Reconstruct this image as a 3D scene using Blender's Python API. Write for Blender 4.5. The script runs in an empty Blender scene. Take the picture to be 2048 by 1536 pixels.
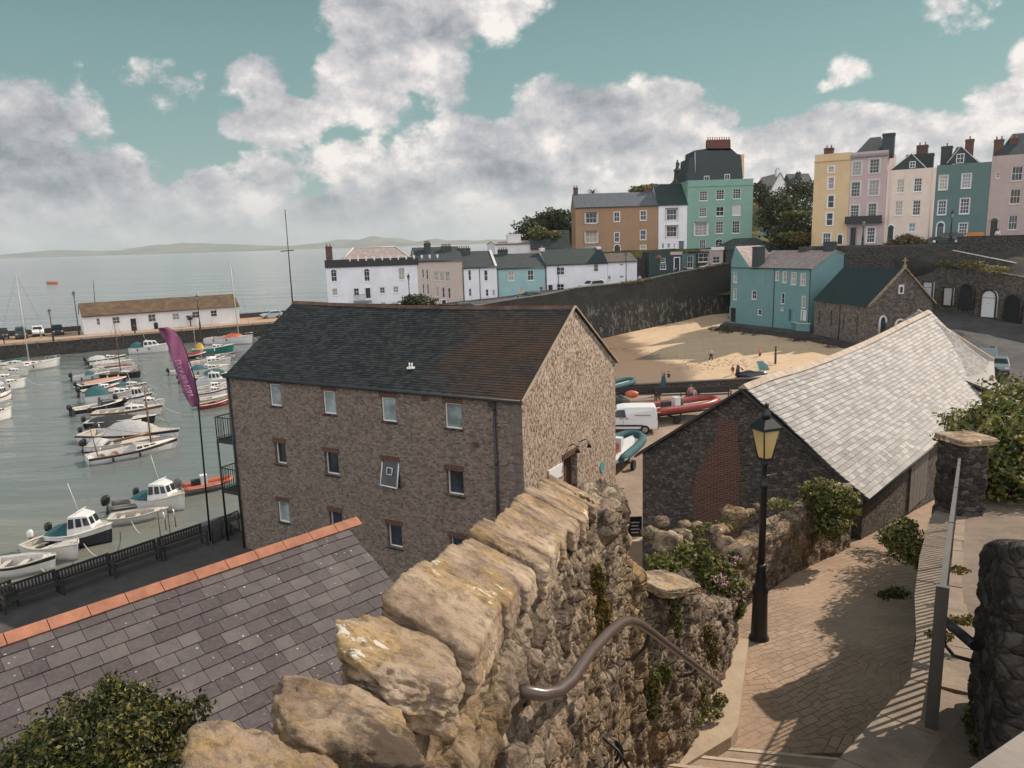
import bpy, math, random
import numpy as np
from mathutils import Vector, Matrix, noise
random.seed(7)
SC = bpy.context.scene
COL = SC.collection
# ---------------- camera and measuring helpers ----------------
F = 1507.0; PIT = math.radians(10.7); ROLL = math.radians(1.75); CZ = 16.0
_cp, _sp, _ca, _sa = math.cos(PIT), math.sin(PIT), math.cos(ROLL), math.sin(ROLL)
FW = Vector((0, _cp, -_sp)); U0 = Vector((0, _sp, _cp)); X0 = Vector((1, 0, 0))
RT = X0*_ca - U0*_sa; UP = X0*_sa + U0*_ca
EYE = Vector((0, 0, CZ))
cam = bpy.data.cameras.new('camera'); cam_o = bpy.data.objects.new('camera', cam); COL.objects.link(cam_o)
cam.sensor_width = 36; cam.lens = 36*F/2048; cam.clip_start = 0.05; cam.clip_end = 40000
M = Matrix((RT, UP, -FW)).transposed().to_4x4(); M.translation = EYE; cam_o.matrix_world = M
SC.camera = cam_o
def ray(x, y): return FW + RT*((x-1024)/F) + UP*((768-y)/F)
def Zp(x, y, z): d = ray(x, y); return EYE + d*((z-CZ)/d.z)       # point of a level plane
def Dp(x, y, D): d = ray(x, y); return EYE + d*(D/d.y)            # point of a plane at a distance
def Lp(x, y, p, g):                                               # point of a vertical plane through p along g
    d = ray(x, y); n = Vector((-g[1], g[0])); t = (n[0]*p[0]+n[1]*p[1])/(n[0]*d[0]+n[1]*d[1]); return EYE + d*t
def z1(x, y): return (x/3.2, 500+y/3.2)
def z2(x, y): return (x/3.2, 900+y/3.2)
def z3(x, y): return (620+x/3.2, 400+y/3.2)
def z4(x, y): return (1100+x/3.657, 260+y/3.657)
def z5(x, y): return (1560+x/4.197, 240+y/4.197)
def zA(x, y): return (1160+x/4.267, 640+y/4.267)
def zB(x, y): return (1400+x/3.16, 460+y/3.16)
def zW(x, y): return (440+x/2.56, 580+y/2.56)
# ---------------- objects ----------------
def tag(o, label=None, cat=None, group=None, kind=None):
    if label: o['label'] = label
    if cat: o['category'] = cat
    if group: o['group'] = group
    if kind: o['kind'] = kind
    return o
def thing(name, label, cat, loc=(0,0,0), rz=0, group=None):
    o = bpy.data.objects.new(name, None); COL.objects.link(o); o.location = loc; o.rotation_euler = (0,0,rz)
    o.empty_display_size = .2
    return tag(o, label, cat, group)
def children(o): return [c for c in bpy.data.objects if c.parent is o]
def copy_tree(o, loc=None, rz=None, label=None, parent=None):
    c = o.copy(); COL.objects.link(c)
    if parent: c.parent = parent
    if loc is not None: c.location = loc
    if rz is not None: c.rotation_euler = (0,0,rz)
    if label: c['label'] = label
    for ch in children(o): copy_tree(ch, parent=c)
    return c
class MB:
    def __init__(s): s.v = []; s.f = []; s.m = []; s.sm = []
    def add(s, vs, fs, m=0, smooth=False):
        b = len(s.v); s.v += [tuple(v) for v in vs]
        for f in fs: s.f.append([i+b for i in f]); s.m.append(m); s.sm.append(smooth)
        return s
    def quad(s, a, b, c, d, m=0): return s.add([a,b,c,d], [(0,1,2,3)], m)
    def poly(s, pts, m=0): return s.add(pts, [tuple(range(len(pts)))], m)
    def box(s, c, size, m=0, rz=0, fr=None):
        hx, hy, hz = size[0]/2, size[1]/2, size[2]/2
        co, si = math.cos(rz), math.sin(rz); vs = []
        for dz in (-hz, hz):
            for dx, dy in ((-hx,-hy),(hx,-hy),(hx,hy),(-hx,hy)):
                vs.append((c[0]+dx*co-dy*si, c[1]+dx*si+dy*co, c[2]+dz))
        return s.add(vs, [(0,3,2,1),(4,5,6,7),(0,1,5,4),(1,2,6,5),(2,3,7,6),(3,0,4,7)], m)
    def obox(s, o, ax, ay, az, m=0):   # box from corner with three edge vectors
        o, ax, ay, az = map(Vector, (o, ax, ay, az))
        vs = [o, o+ax, o+ax+ay, o+ay, o+az, o+ax+az, o+ax+ay+az, o+ay+az]
        fs = [(0,3,2,1),(4,5,6,7),(0,1,5,4),(1,2,6,5),(2,3,7,6),(3,0,4,7)]
        if ax.cross(ay).dot(az) < 0: fs = [f[::-1] for f in fs]
        return s.add(vs, fs, m)
    def prism(s, pts, h, m=0):         # pts (x,y,z) outline extruded up by h or vector
        h = Vector((0,0,h)) if not hasattr(h, '__len__') else Vector(h)
        n = len(pts); a = [Vector(p) for p in pts]; b = [p+h for p in a]
        nn = Vector((0,0,0))
        for i in range(n): nn += a[i].cross(a[(i+1)%n])
        fl = nn.dot(h) > 0
        fs = [tuple(range(n)), tuple(range(n, 2*n))[::-1]] + [((i+1)%n, i, i+n, (i+1)%n+n) for i in range(n)]
        if fl: fs = [f[::-1] for f in fs]
        return s.add(a+b, fs, m)
    def tube(s, pts, r, m=0, n=8, cap=True, smooth=True):
        pts = [Vector(p) for p in pts]; rs = r if hasattr(r, '__len__') else [r]*len(pts)
        vs = []; prev = None
        for i, p in enumerate(pts):
            t = (pts[min(i+1, len(pts)-1)] - pts[max(i-1, 0)]).normalized()
            if prev is None:
                a = t.cross(Vector((0,0,1)))
                if a.length < 1e-3: a = Vector((1,0,0))
            else: a = prev - t*prev.dot(t)
            a.normalize(); b = t.cross(a); prev = a
            for k in range(n):
                an = 2*math.pi*k/n; vs.append(p + (a*math.cos(an)+b*math.sin(an))*rs[i])
        fs = []
        for i in range(len(pts)-1):
            for k in range(n): fs.append((i*n+k, i*n+(k+1)%n, (i+1)*n+(k+1)%n, (i+1)*n+k))
        s.add(vs, fs, m, smooth)
        if cap:
            b = len(s.v)-len(vs)
            s.f.append([b+k for k in range(n)][::-1]); s.m.append(m); s.sm.append(False)
            s.f.append([b+(len(pts)-1)*n+k for k in range(n)]); s.m.append(m); s.sm.append(False)
        return s
    def lathe(s, c, prof, m=0, n=16, smooth=True):
        c = Vector(c); vs = []
        for r, z in prof:
            for k in range(n):
                a = 2*math.pi*k/n; vs.append((c.x+r*math.cos(a), c.y+r*math.sin(a), c.z+z))
        fs = [(i*n+k, i*n+(k+1)%n, (i+1)*n+(k+1)%n, (i+1)*n+k) for i in range(len(prof)-1) for k in range(n)]
        fs += [tuple(range(n))[::-1], tuple((len(prof)-1)*n+k for k in range(n))]
        return s.add(vs, fs, m, smooth)
    def ball(s, c, r, m=0, n=10, sq=(1,1,1)):
        pr = [(math.sin(math.pi*i/n)*r, -math.cos(math.pi*i/n)*r) for i in range(n+1)]
        vs = []; k2 = n+2
        for rr, z in pr:
            for k in range(k2):
                a = 2*math.pi*k/k2; vs.append((c[0]+max(rr,.0005)*math.cos(a)*sq[0], c[1]+max(rr,.0005)*math.sin(a)*sq[1], c[2]+z*sq[2]))
        fs = [(i*k2+k, i*k2+(k+1)%k2, (i+1)*k2+(k+1)%k2, (i+1)*k2+k) for i in range(n) for k in range(k2)]
        return s.add(vs, fs, m, True)
    def build(s, name, mats, parent=None, world=False):
        me = bpy.data.meshes.new(name); me.from_pydata(s.v, [], s.f)
        if not isinstance(mats, (list, tuple)): mats = [mats]
        for mt in mats: me.materials.append(mt)
        if len(s.f):
            me.polygons.foreach_set('material_index', s.m); me.polygons.foreach_set('use_smooth', s.sm)
        me.update()
        auto_uv(me)
        o = bpy.data.objects.new(name, me); COL.objects.link(o)
        if parent:
            o.parent = parent
            if world: o.matrix_parent_inverse = abs_mat(parent).inverted()
        return o
def abs_mat(p):
    m = Matrix.Translation(p.location) @ p.rotation_euler.to_matrix().to_4x4()
    if p.parent: return abs_mat(p.parent) @ p.matrix_parent_inverse @ m
    return m
def auto_uv(me):
    uv = me.uv_layers.new(name='UVMap')
    nv = len(me.vertices); co = np.empty(nv*3); me.vertices.foreach_get('co', co); co = co.reshape(-1,3)
    nl = len(me.loops); li = np.empty(nl, dtype=np.int32); me.loops.foreach_get('vertex_index', li)
    npoly = len(me.polygons); no = np.empty(npoly*3); me.polygons.foreach_get('normal', no); no = no.reshape(-1,3)
    lt = np.empty(npoly, dtype=np.int32); me.polygons.foreach_get('loop_total', lt)
    n = np.repeat(no, lt, axis=0)
    u = np.stack([-n[:,1], n[:,0], np.zeros(len(n))], 1); L = np.linalg.norm(u, axis=1); flat = L < .02
    u[flat] = (1,0,0); L[flat] = 1; u /= L[:,None]
    v = np.cross(n, u); c = co[li]
    out = np.stack([(c*u).sum(1), (c*v).sum(1)], 1).ravel()
    uv.data.foreach_set('uv', out)
# ---------------- materials ----------------
def s2l(c):
    return tuple((x/12.92 if x <= .04045 else ((x+.055)/1.055)**2.4) for x in c[:3]) + (1,)
def rgb(r, g, b): return s2l((r/255, g/255, b/255))
MATS = {}
class NT:
    def __init__(s, name):
        s.mat = bpy.data.materials.new(name); s.mat.use_nodes = True; s.t = s.mat.node_tree; s.t.nodes.clear()
        s.out = s.n('ShaderNodeOutputMaterial'); s.b = s.n('ShaderNodeBsdfPrincipled'); s.l(s.b.outputs[0], s.out.inputs[0])
        s.tc = s.n('ShaderNodeTexCoord')
    def n(s, t, **k):
        x = s.t.nodes.new(t)
        for a, b in k.items(): setattr(x, a, b)
        return x
    def l(s, a, b): s.t.links.new(a, b)
    def inp(s, sock, v):
        if hasattr(v, 'is_output') or hasattr(v, 'links'): s.l(v, sock)
        else: sock.default_value = v
    def noise(s, scale, detail=4, rough=.6, vec=None, dist=0):
        x = s.n('ShaderNodeTexNoise'); x.inputs['Scale'].default_value = scale; x.inputs['Detail'].default_value = detail
        x.inputs['Roughness'].default_value = rough; x.inputs['Distortion'].default_value = dist
        s.l(vec or s.tc.outputs['Object'], x.inputs['Vector']); return x.outputs['Fac']
    def voro(s, scale, feat='F1', vec=None, out=0, rnd=1):
        x = s.n('ShaderNodeTexVoronoi'); x.feature = feat; x.inputs['Scale'].default_value = scale
        x.inputs['Randomness'].default_value = rnd
        s.l(vec or s.tc.outputs['Object'], x.inputs['Vector']); return x.outputs[out]
    def ramp(s, f, *stops, interp='LINEAR'):
        x = s.n('ShaderNodeValToRGB'); s.l(f, x.inputs[0]); e = x.color_ramp.elements; x.color_ramp.interpolation = interp
        while len(e) < len(stops): e.new(.5)
        for k, (p, c) in enumerate(stops):
            e[k].position = p; e[k].color = c if hasattr(c, '__len__') else (c,c,c,1)
        return x.outputs[0]
    def mix(s, f, a, b, mode='MIX'):
        x = s.n('ShaderNodeMix'); x.data_type = 'RGBA'; x.blend_type = mode
        s.inp(x.inputs[0], f); s.inp(x.inputs[6], a); s.inp(x.inputs[7], b); return x.outputs[2]
    def math(s, op, a, b=0, c=None):
        x = s.n('ShaderNodeMath', operation=op); s.inp(x.inputs[0], a); s.inp(x.inputs[1], b)
        if c is not None: s.inp(x.inputs[2], c)
        return x.outputs[0]
    def map(s, scale=(1,1,1), rot=(0,0,0), src=None, loc=(0,0,0)):
        x = s.n('ShaderNodeMapping'); x.inputs['Scale'].default_value = scale; x.inputs['Rotation'].default_value = rot
        x.inputs['Location'].default_value = loc
        s.l(src or s.tc.outputs['Object'], x.inputs['Vector']); return x.outputs[0]
    def bump(s, h, st=.5, dist=.02, prev=None):
        x = s.n('ShaderNodeBump'); x.inputs['Strength'].default_value = st; x.inputs['Distance'].default_value = dist
        s.l(h, x.inputs['Height'])
        if prev: s.l(prev, x.inputs['Normal'])
        s.l(x.outputs[0], s.b.inputs['Normal']); return x.outputs[0]
    def col(s, c): s.inp(s.b.inputs['Base Color'], c)
    def set(s, **k):
        for a, v in k.items(): s.inp(s.b.inputs[a.replace('_', ' ')], v)
def mul(c, k): return (c[0]*k, c[1]*k, c[2]*k, 1)
def plain(name, c, rough=.6, var=.25, scale=3, metal=0, bump=.0, spec=.4, bscale=30):
    if name in MATS: return MATS[name]
    t = NT(name)
    f = t.noise(scale, 5, .65)
    f2 = t.noise(scale*9, 3, .6)
    c1 = t.mix(t.ramp(f, (.3,0), (.7,1)), mul(c, 1-var), mul(c, 1+var*.6))
    t.col(t.mix(t.math('MULTIPLY', f2, .35), c1, mul(c, 1-var*1.2)))
    t.set(Roughness=rough, Metallic=metal, Specular_IOR_Level=spec)
    if bump: t.bump(t.noise(bscale, 4), bump, .02)
    MATS[name] = t.mat; return t.mat
def render_wall(name, c, dirt=.35):
    if name in MATS: return MATS[name]
    t = NT(name)
    streak = t.noise(1.2, 6, .7, t.map((2.2,2.2,.25)))
    blot = t.noise(.5, 5, .6)
    c1 = t.mix(t.ramp(blot, (.35,0), (.65,1)), mul(c, .93), mul(c, 1.04))
    t.col(t.mix(t.math('MULTIPLY', t.ramp(streak, (.5,0), (.75,1)), dirt), c1, mul((c[0]*.9, c[1]*.88, c[2]*.85), .62)))
    t.set(Roughness=.85, Specular_IOR_Level=.2); t.bump(t.noise(14, 5), .25, .02)
    MATS[name] = t.mat; return t.mat
def rubble(name, cols, mortar, scale=3.2, vert=(1,1,1.5), bst=.8, bdist=.05, warm=None, mort=.06, rough=.9):
    """rubble stone: distorted voronoi cells, each with its own tone, rough faces and recessed joints"""
    if name in MATS: return MATS[name]
    t = NT(name)
    v = t.map(vert)
    dn = t.n('ShaderNodeTexNoise'); dn.inputs['Scale'].default_value = 1.7*scale/3; t.l(v, dn.inputs['Vector'])
    vm = t.n('ShaderNodeVectorMath', operation='MULTIPLY_ADD'); t.l(dn.outputs['Color'], vm.inputs[0]); vm.inputs[1].default_value = (.35/scale*3,)*3; t.l(v, vm.inputs[2])
    vec = vm.outputs[0]
    cell = t.voro(scale, 'F1', vec, 1); edge = t.voro(scale, 'DISTANCE_TO_EDGE', vec, 0)
    sx = t.n('ShaderNodeSeparateColor'); t.l(cell, sx.inputs[0])
    n = len(cols); base = t.ramp(sx.outputs[0], *[((k+.5)/n, cols[k]) for k in range(n)])
    f = t.noise(scale*5, 7, .72, v)
    base = t.mix(t.ramp(f, (.3,.0), (.72,1)), t.mix(.55, base, (.012,.011,.01,1)), base)
    base = t.mix(t.math('MULTIPLY', t.ramp(t.noise(scale*2.3, 5, .7), (.55,0), (.7,1)), .5), base, mul(cols[-1], 1.35))
    if warm: base = t.mix(t.math('MULTIPLY', t.ramp(t.noise(.55, 5, .7), (.48,0), (.66,1)), .75), base, warm)
    if warm: st_ = t.noise(1, 8, .75, t.map((7,7,2.2))); base = t.mix(t.math('MULTIPLY', t.ramp(st_, (.40,1), (.50,0)), .8), base, (.055,.04,.028,1)); base = t.mix(t.math('MULTIPLY', t.ramp(st_, (.56,0), (.68,1)), .5), base, (.5,.4,.3,1))
    m = t.ramp(edge, (0,1), (mort,0))
    t.col(t.mix(m, base, mortar)); t.set(Roughness=rough, Specular_IOR_Level=.15)
    h = t.math('ADD', t.math('MULTIPLY', t.ramp(edge, (0,0), (.14,1)), .8), t.math('MULTIPLY', f, .9))
    h = t.math('ADD', h, t.math('MULTIPLY', sx.outputs[1], .5))
    t.bump(h, bst, bdist)
    MATS[name] = t.mat; return t.mat
def slate(name, cols, rough=.55, moss=None, spot=0, bst=.35):
    """one slate per mesh island, each of its own tone"""
    if name in MATS: return MATS[name]
    t = NT(name); g = t.n('ShaderNodeNewGeometry')
    n = len(cols); base = t.ramp(g.outputs['Random Per Island'], *[((k+.5)/n, cols[k]) for k in range(n)])
    f = t.noise(4, 7, .7); base = t.mix(t.math('MULTIPLY', t.ramp(f, (.35,0), (.7,1)), .5), base, mul(cols[0], .6))
    base = t.mix(t.math('MULTIPLY', t.ramp(t.noise(22, 5, .7), (.45,0), (.7,1)), .35), base, mul(cols[-1], 1.25))
    if moss:
        mm = t.ramp(t.noise(moss[1], 6, .65, dist=.6), (.45,0), (.62,1)); base = t.mix(t.math('MULTIPLY', mm, .8), base, moss[0])
    if spot:
        sp = t.ramp(t.voro(9, 'F1'), (.0,1), (.055*spot,1), (.08*spot,0)); sp2 = t.ramp(t.noise(2.5,2), (.45,0), (.6,1))
        base = t.mix(t.math('MULTIPLY', t.math('MULTIPLY', sp, sp2), .8), base, (.6,.58,.55,1))
    t.col(base); t.set(Roughness=rough, Specular_IOR_Level=.35); t.bump(t.noise(18, 7, .7), bst, .01)
    MATS[name] = t.mat; return t.mat
def tiles(name, c, w=.3, h=.2, var=.35, rough=.7, joint=.25, warm=None):
    """far slate roof drawn by a running-bond pattern in the roof's own plane"""
    if name in MATS: return MATS[name]
    t = NT(name); b = t.n('ShaderNodeTexBrick'); t.l(t.tc.outputs['UV'], b.inputs['Vector'])
    b.inputs['Scale'].default_value = 1; b.inputs['Brick Width'].default_value = w; b.inputs['Row Height'].default_value = h
    b.inputs['Mortar Size'].default_value = .012; b.inputs['Color1'].default_value = mul(c, 1+var*.5); b.inputs['Color2'].default_value = mul(c, 1-var*.5)
    b.inputs['Mortar'].default_value = mul(c, joint)
    f = t.noise(1.3, 6, .7); base = t.mix(t.math('MULTIPLY', t.ramp(f, (.4,0), (.65,1)), .45), b.outputs[0], mul(c, .55))
    if warm: base = t.mix(t.math('MULTIPLY', t.ramp(t.noise(.8, 6, .7), (.45,0), (.6,1)), .7), base, warm)
    t.col(base); t.set(Roughness=rough, Specular_IOR_Level=.3); t.bump(b.outputs[1], -.3, .02)
    MATS[name] = t.mat; return t.mat
def leafmat(name, cols):
    if name in MATS: return MATS[name]
    t = NT(name); g = t.n('ShaderNodeNewGeometry'); n = len(cols)
    base = t.ramp(g.outputs['Random Per Island'], *[((k+.5)/n, cols[k]) for k in range(n)])
    base = t.mix(t.ramp(t.noise(1.7, 3), (.4,0), (.65,.6)), base, mul(cols[0], .8))
    t.col(base); t.set(Roughness=.55, Specular_IOR_Level=.35)
    tr = t.n('ShaderNodeBsdfTranslucent'); t.l(base, tr.inputs[0]); ms = t.n('ShaderNodeMixShader'); ms.inputs[0].default_value = .3
    t.l(t.b.outputs[0], ms.inputs[1]); t.l(tr.outputs[0], ms.inputs[2]); t.l(ms.outputs[0], t.out.inputs[0])
    MATS[name] = t.mat; return t.mat
def glass(name, c=(.02,.025,.03,1), rough=.08):
    if name in MATS: return MATS[name]
    t = NT(name); t.col(t.mix(t.ramp(t.noise(1.1, 3), (.4,0), (.62,1)), c, mul(c, 2.2))); t.set(Roughness=rough, Specular_IOR_Level=.4)
    MATS[name] = t.mat; return t.mat
# shared materials
m_white = plain('white_paint', (.72,.72,.72,1), .45, .1); m_black = plain('black_metal', (.012,.013,.014,1), .4, .3, spec=.5)
m_dark = plain('dark_paint', (.03,.032,.034,1), .5, .3); m_rubber = plain('rubber', (.015,.015,.016,1), .8, .2)
m_glass = glass('window_glass'); m_glassg = glass('frosted_glass', (.13,.16,.16,1), .25); m_chrome = plain('steel', (.5,.5,.5,1), .3, .1, metal=.9)
m_brick = None
def brickmat(name, c1, c2, mortar):
    t = NT(name); b = t.n('ShaderNodeTexBrick'); t.l(t.tc.outputs['UV'], b.inputs['Vector'])
    b.inputs['Scale'].default_value = 1; b.inputs['Brick Width'].default_value = .225; b.inputs['Row Height'].default_value = .075
    b.inputs['Mortar Size'].default_value = .012; b.inputs['Color1'].default_value = c1; b.inputs['Color2'].default_value = c2; b.inputs['Mortar'].default_value = mortar
    t.col(t.mix(t.math('MULTIPLY', t.noise(12, 6, .7), .6), b.outputs[0], mul(c2, .4))); t.set(Roughness=.9, Specular_IOR_Level=.15)
    h = t.math('ADD', t.math('MULTIPLY', b.outputs[1], -1), t.noise(20, 5)); t.bump(h, .8, .02); return t.mat
m_brick = brickmat('old_brick', (.17,.062,.04,1), (.085,.036,.027,1), (.2,.16,.13,1))
m_brickwall = brickmat('chimney_brick', (.2,.1,.075,1), (.12,.06,.05,1), (.2,.17,.15,1))
m_foliage = leafmat('hedge_leaves', [(.02,.03,.01,1), (.045,.06,.016,1), (.1,.105,.026,1), (.2,.17,.045,1)])
m_foliage_dark = leafmat('dark_leaves', [(.012,.02,.01,1), (.025,.038,.015,1), (.05,.06,.022,1), (.12,.115,.04,1)])
m_foliage_lime = leafmat('bright_leaves', [(.035,.05,.014,1), (.09,.11,.025,1), (.19,.19,.05,1), (.34,.29,.085,1)])
m_bark = plain('bark', (.06,.045,.032,1), .9, .4, bump=.6)
# ---------------- generators ----------------
def leaves(name, blobs, n, size, mat, parent=None, world=True, seed=1, flat=.0, shell=.55):
    """many small leaf faces through the volume of several uneven blobs; blobs = (cx,cy,cz,rx,ry,rz)"""
    rng = np.random.default_rng(seed); B = np.array(blobs, float)
    vol = (B[:,3]*B[:,4]*B[:,5])**(2/3); idx = rng.choice(len(B), n, p=vol/vol.sum())
    d = rng.normal(size=(n,3)); d /= np.linalg.norm(d, axis=1)[:,None]
    r = shell + (1-shell)*rng.random(n)**.6
    lump = 1 + .22*np.sin(d[:,0]*7+idx*1.7)*np.cos(d[:,1]*6-idx)+.15*np.sin(d[:,2]*9+d[:,0]*5+idx*.7)
    p = B[idx,:3] + d*B[idx,3:6]*(r*lump)[:,None]
    a = rng.normal(size=(n,3)); a /= np.linalg.norm(a, axis=1)[:,None]
    nn = d*.8 + rng.normal(size=(n,3))*.7; b = np.cross(nn, a); b /= np.linalg.norm(b, axis=1)[:,None]+1e-6
    a2 = np.cross(b, nn); a2 /= np.linalg.norm(a2, axis=1)[:,None]+1e-6
    s = size*(.5+rng.random(n))[:,None]
    v = np.stack([p-a2*s, p+b*s*.5, p+a2*s, p-b*s*.5], 1).reshape(-1,3)
    me = bpy.data.meshes.new(name); me.vertices.add(4*n); me.vertices.foreach_set('co', v.ravel())
    me.loops.add(4*n); me.loops.foreach_set('vertex_index', np.arange(4*n, dtype=np.int32))
    me.polygons.add(n); me.polygons.foreach_set('loop_start', np.arange(n, dtype=np.int32)*4)
    me.polygons.foreach_set('loop_total', np.full(n, 4, dtype=np.int32))
    me.update(calc_edges=True); me.materials.append(mat)
    o = bpy.data.objects.new(name, me); COL.objects.link(o)
    if parent:
        o.parent = parent
        if world: o.matrix_parent_inverse = abs_mat(parent).inverted()
    return o
def twigs(base, blobs, k, r, mat, parent, seed=3):
    rnd = random.Random(seed); mb = MB()
    for i in range(k):
        b = rnd.choice(blobs); tip = Vector((b[0]+rnd.uniform(-.8,.8)*b[3], b[1]+rnd.uniform(-.8,.8)*b[4], b[2]+rnd.uniform(.2,.95)*b[5]))
        mid = (Vector(base)+tip)/2 + Vector((rnd.uniform(-.1,.1), rnd.uniform(-.1,.1), .1))*b[3]
        mb.tube([base, mid, tip], [r, r*.6, r*.25], n=5)
    return mb.build('branches', mat, parent, True)
def bush(name, label, cat, base, blobs, n, size, mat, seed=1, group=None, tw=8, twr=.02):
    t = thing(name, label, cat, base, 0, group)
    leaves('foliage', blobs, n, size, mat, t, True, seed)
    if tw: twigs(base, blobs, tw, twr, m_bark, t, seed)
    return t
def tree(label, base, h, blobs, n, size, mat, seed=1, group=None, name='tree', r=.18):
    t = thing(name, label, 'tree', base, 0, group)
    mb = MB(); b = Vector(base); mb.tube([b+Vector((0,0,-.5)), b+Vector((.05*h,0,h*.3)), b+Vector((0,.03*h,h*.6))], [r, r*.75, r*.5], n=8)
    rnd = random.Random(seed)
    for i in range(7):
        c = rnd.choice(blobs); mb.tube([b+Vector((0,0,h*(.25+.05*i))), Vector((c[0]+rnd.uniform(-.5,.5)*c[3], c[1]+rnd.uniform(-.5,.5)*c[4], c[2]))], [r*.45, r*.15], n=6)
    mb.build('trunk', m_bark, t, True)
    leaves('crown', blobs, n, size, mat, t, True, seed); return t
def slates(mb, o, e, s, nrm, W, H, sw, sh, rnd, thick=.009, fn=None, clip=None):
    """rows of overlapping slates; o = bottom-left corner at the eave, e along, s up the slope"""
    rows = int(math.ceil(H/sh)); 
    for r in range(rows):
        off = (r % 2)*.5*sw + rnd.uniform(-.02,.02)
        k = -1
        x = -off
        while x < W:
            w = sw*rnd.uniform(.86,1.14); a = max(x, 0); b = min(x+w-.006, W); x += w
            if b-a < .03: continue
            j = rnd.uniform(-.012,.012)*sh*4; y0 = r*sh + j*.3; y1 = min(y0 + sh*1.12, H)
            if clip and not clip((a+b)/2, (y0+y1)/2): continue
            l0 = thick*2.1+rnd.uniform(0,.004); l1 = thick*.6; t2 = rnd.uniform(-.002,.002)
            P = lambda u, v, h: o+e*u+s*v+nrm*(h+(fn(u,v) if fn else 0))
            A,B,C,D = P(a,y0,l0+t2),P(b,y0,l0-t2),P(b,y1,l1),P(a,y1,l1)
            A2,B2 = P(a,y0,l0-thick),P(b,y0,l0-thick)
            mb.add([A,B,C,D,A2,B2,P(a,y1,-.01),P(b,y1,-.01)], [(0,1,2,3),(4,5,1,0),(4,0,3,6),(1,5,7,2)], 0)
def holes(mb, o, e, W, z0, z1_, rects, n, depth=.14, m=0, mr=None):
    """upright wall panel from z0 to z1 with rectangular openings (u0,v0,u1,v1 metres, v absolute z) and their reveals"""
    o = Vector(o); e = Vector(e); n = Vector(n); mr = m if mr is None else mr
    us = sorted({0, W, *[x for r in rects for x in (r[0], r[2])]}); vs = sorted({z0, z1_, *[x for r in rects for x in (r[1], r[3])]})
    P = lambda u, v, d=0: Vector((o.x, o.y, 0)) + e*u + Vector((0,0,v)) - n*d
    flip = e.cross(Vector((0,0,1))).dot(n) < 0
    for i in range(len(us)-1):
        for j in range(len(vs)-1):
            cu, cv = (us[i]+us[i+1])/2, (vs[j]+vs[j+1])/2
            if any(r[0] < cu < r[2] and r[1] < cv < r[3] for r in rects): continue
            q = [P(us[i],vs[j]),P(us[i+1],vs[j]),P(us[i+1],vs[j+1]),P(us[i],vs[j+1])]
            mb.quad(*(q[::-1] if flip else q), m)
    for r in rects:
        a = [(r[0],r[1]),(r[2],r[1]),(r[2],r[3]),(r[0],r[3])]
        for k in range(4):
            p, q = a[k], a[(k+1)%4]; mb.quad(P(*p), P(*p, depth), P(*q, depth), P(*q), mr)
def window(parent, o, e, n, u0, v0, u1, v1, depth=.1, nx=2, ny=2, fw=.06, fm=None, gm=None, name='window', sill=True, world=True, out=.0, arch=False, surround=0, label=None):
    """frame, bars and sill as one part, its pane as a sub-part"""
    o = Vector((o[0], o[1], 0)); e = Vector(e).to_3d(); n = Vector(n).to_3d(); Z = Vector((0,0,1)); fm = fm or m_white; gm = gm or m_glass
    P = lambda u, v, d: o + e*u + Z*v - n*d
    mb = MB(); w, h = u1-u0, v1-v0; d0 = depth-.05-out
    def bar(a, b, c, d_, th=.05): mb.obox(P(a,b,d0+th), e*(c-a), n*th, Z*(d_-b))
    bar(u0, v0, u0+fw, v1); bar(u1-fw, v0, u1, v1); bar(u0+fw, v0, u1-fw, v0+fw); bar(u0+fw, v1-fw, u1-fw, v1)
    iw = w-2*fw; ih = h-2*fw; bw = max(fw*.45, .022)
    for k in range(1, nx): c = u0+fw+iw*k/nx; mb.obox(P(c-bw/2, v0+fw, d0+.04), e*bw, n*.03, Z*ih)
    for k in range(1, ny):
        c = v0+fw+ih*k/ny; b2 = bw*(1.6 if ny % 2 == 0 and k == ny//2 else 1); mb.obox(P(u0+fw, c-b2/2, d0+.045), e*iw, n*.04, Z*b2)
    if sill: mb.obox(P(u0-.07, v0-.09, depth-.02), e*(w+.14), n*(depth+.06), Z*.085)
    if surround:
        g = surround
        for a in ((u0-g, v0-.003, u0-.003, v1+g), (u1+.003, v0-.003, u1+g, v1+g), (u0-.003, v1+.003, u1+.003, v1+g)): mb.obox(P(a[0], a[1], .02), e*(a[2]-a[0]), n*.055, Z*(a[3]-a[1]))
    fr = mb.build(name, fm, parent, world)
    if label: fr['label'] = label
    g = MB(); q = [P(u0+.01, v0+.01, depth-.015-out), P(u1-.01, v0+.01, depth-.015-out), P(u1-.01, v1-.01, depth-.015-out), P(u0+.01, v1-.01, depth-.015-out)]
    g.quad(*q); p = g.build('pane', gm); p.parent = fr
    return fr
def chimney(parent, c, w, d, h, mat, rz=0, pots=2, pm=None, name='chimney'):
    mb = MB(); mb.box((c[0],c[1],c[2]+h/2), (w,d,h), 0, rz); mb.box((c[0],c[1],c[2]+h-.14), (w+.12,d+.12,.12), 0, rz)
    mb.box((c[0],c[1],c[2]+h+.04), (w+.05,d+.05,.08), 0, rz)
    o = mb.build(name, mat, parent, True)
    mp = MB()
    for k in range(pots):
        u = (k+.5)/pots*w - w/2; mp.lathe((c[0]+u*math.cos(rz), c[1]+u*math.sin(rz), c[2]+h+.08), [(.11,0),(.13,.05),(.1,.1),(.09,.32),(.115,.36),(.1,.4)], 0, 8)
    if pots:
        q = mp.build('chimney_pots', pm or m_pot); q.parent = o
    return o
m_pot = plain('terracotta_pot', (.32,.16,.1,1), .8, .3)
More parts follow.
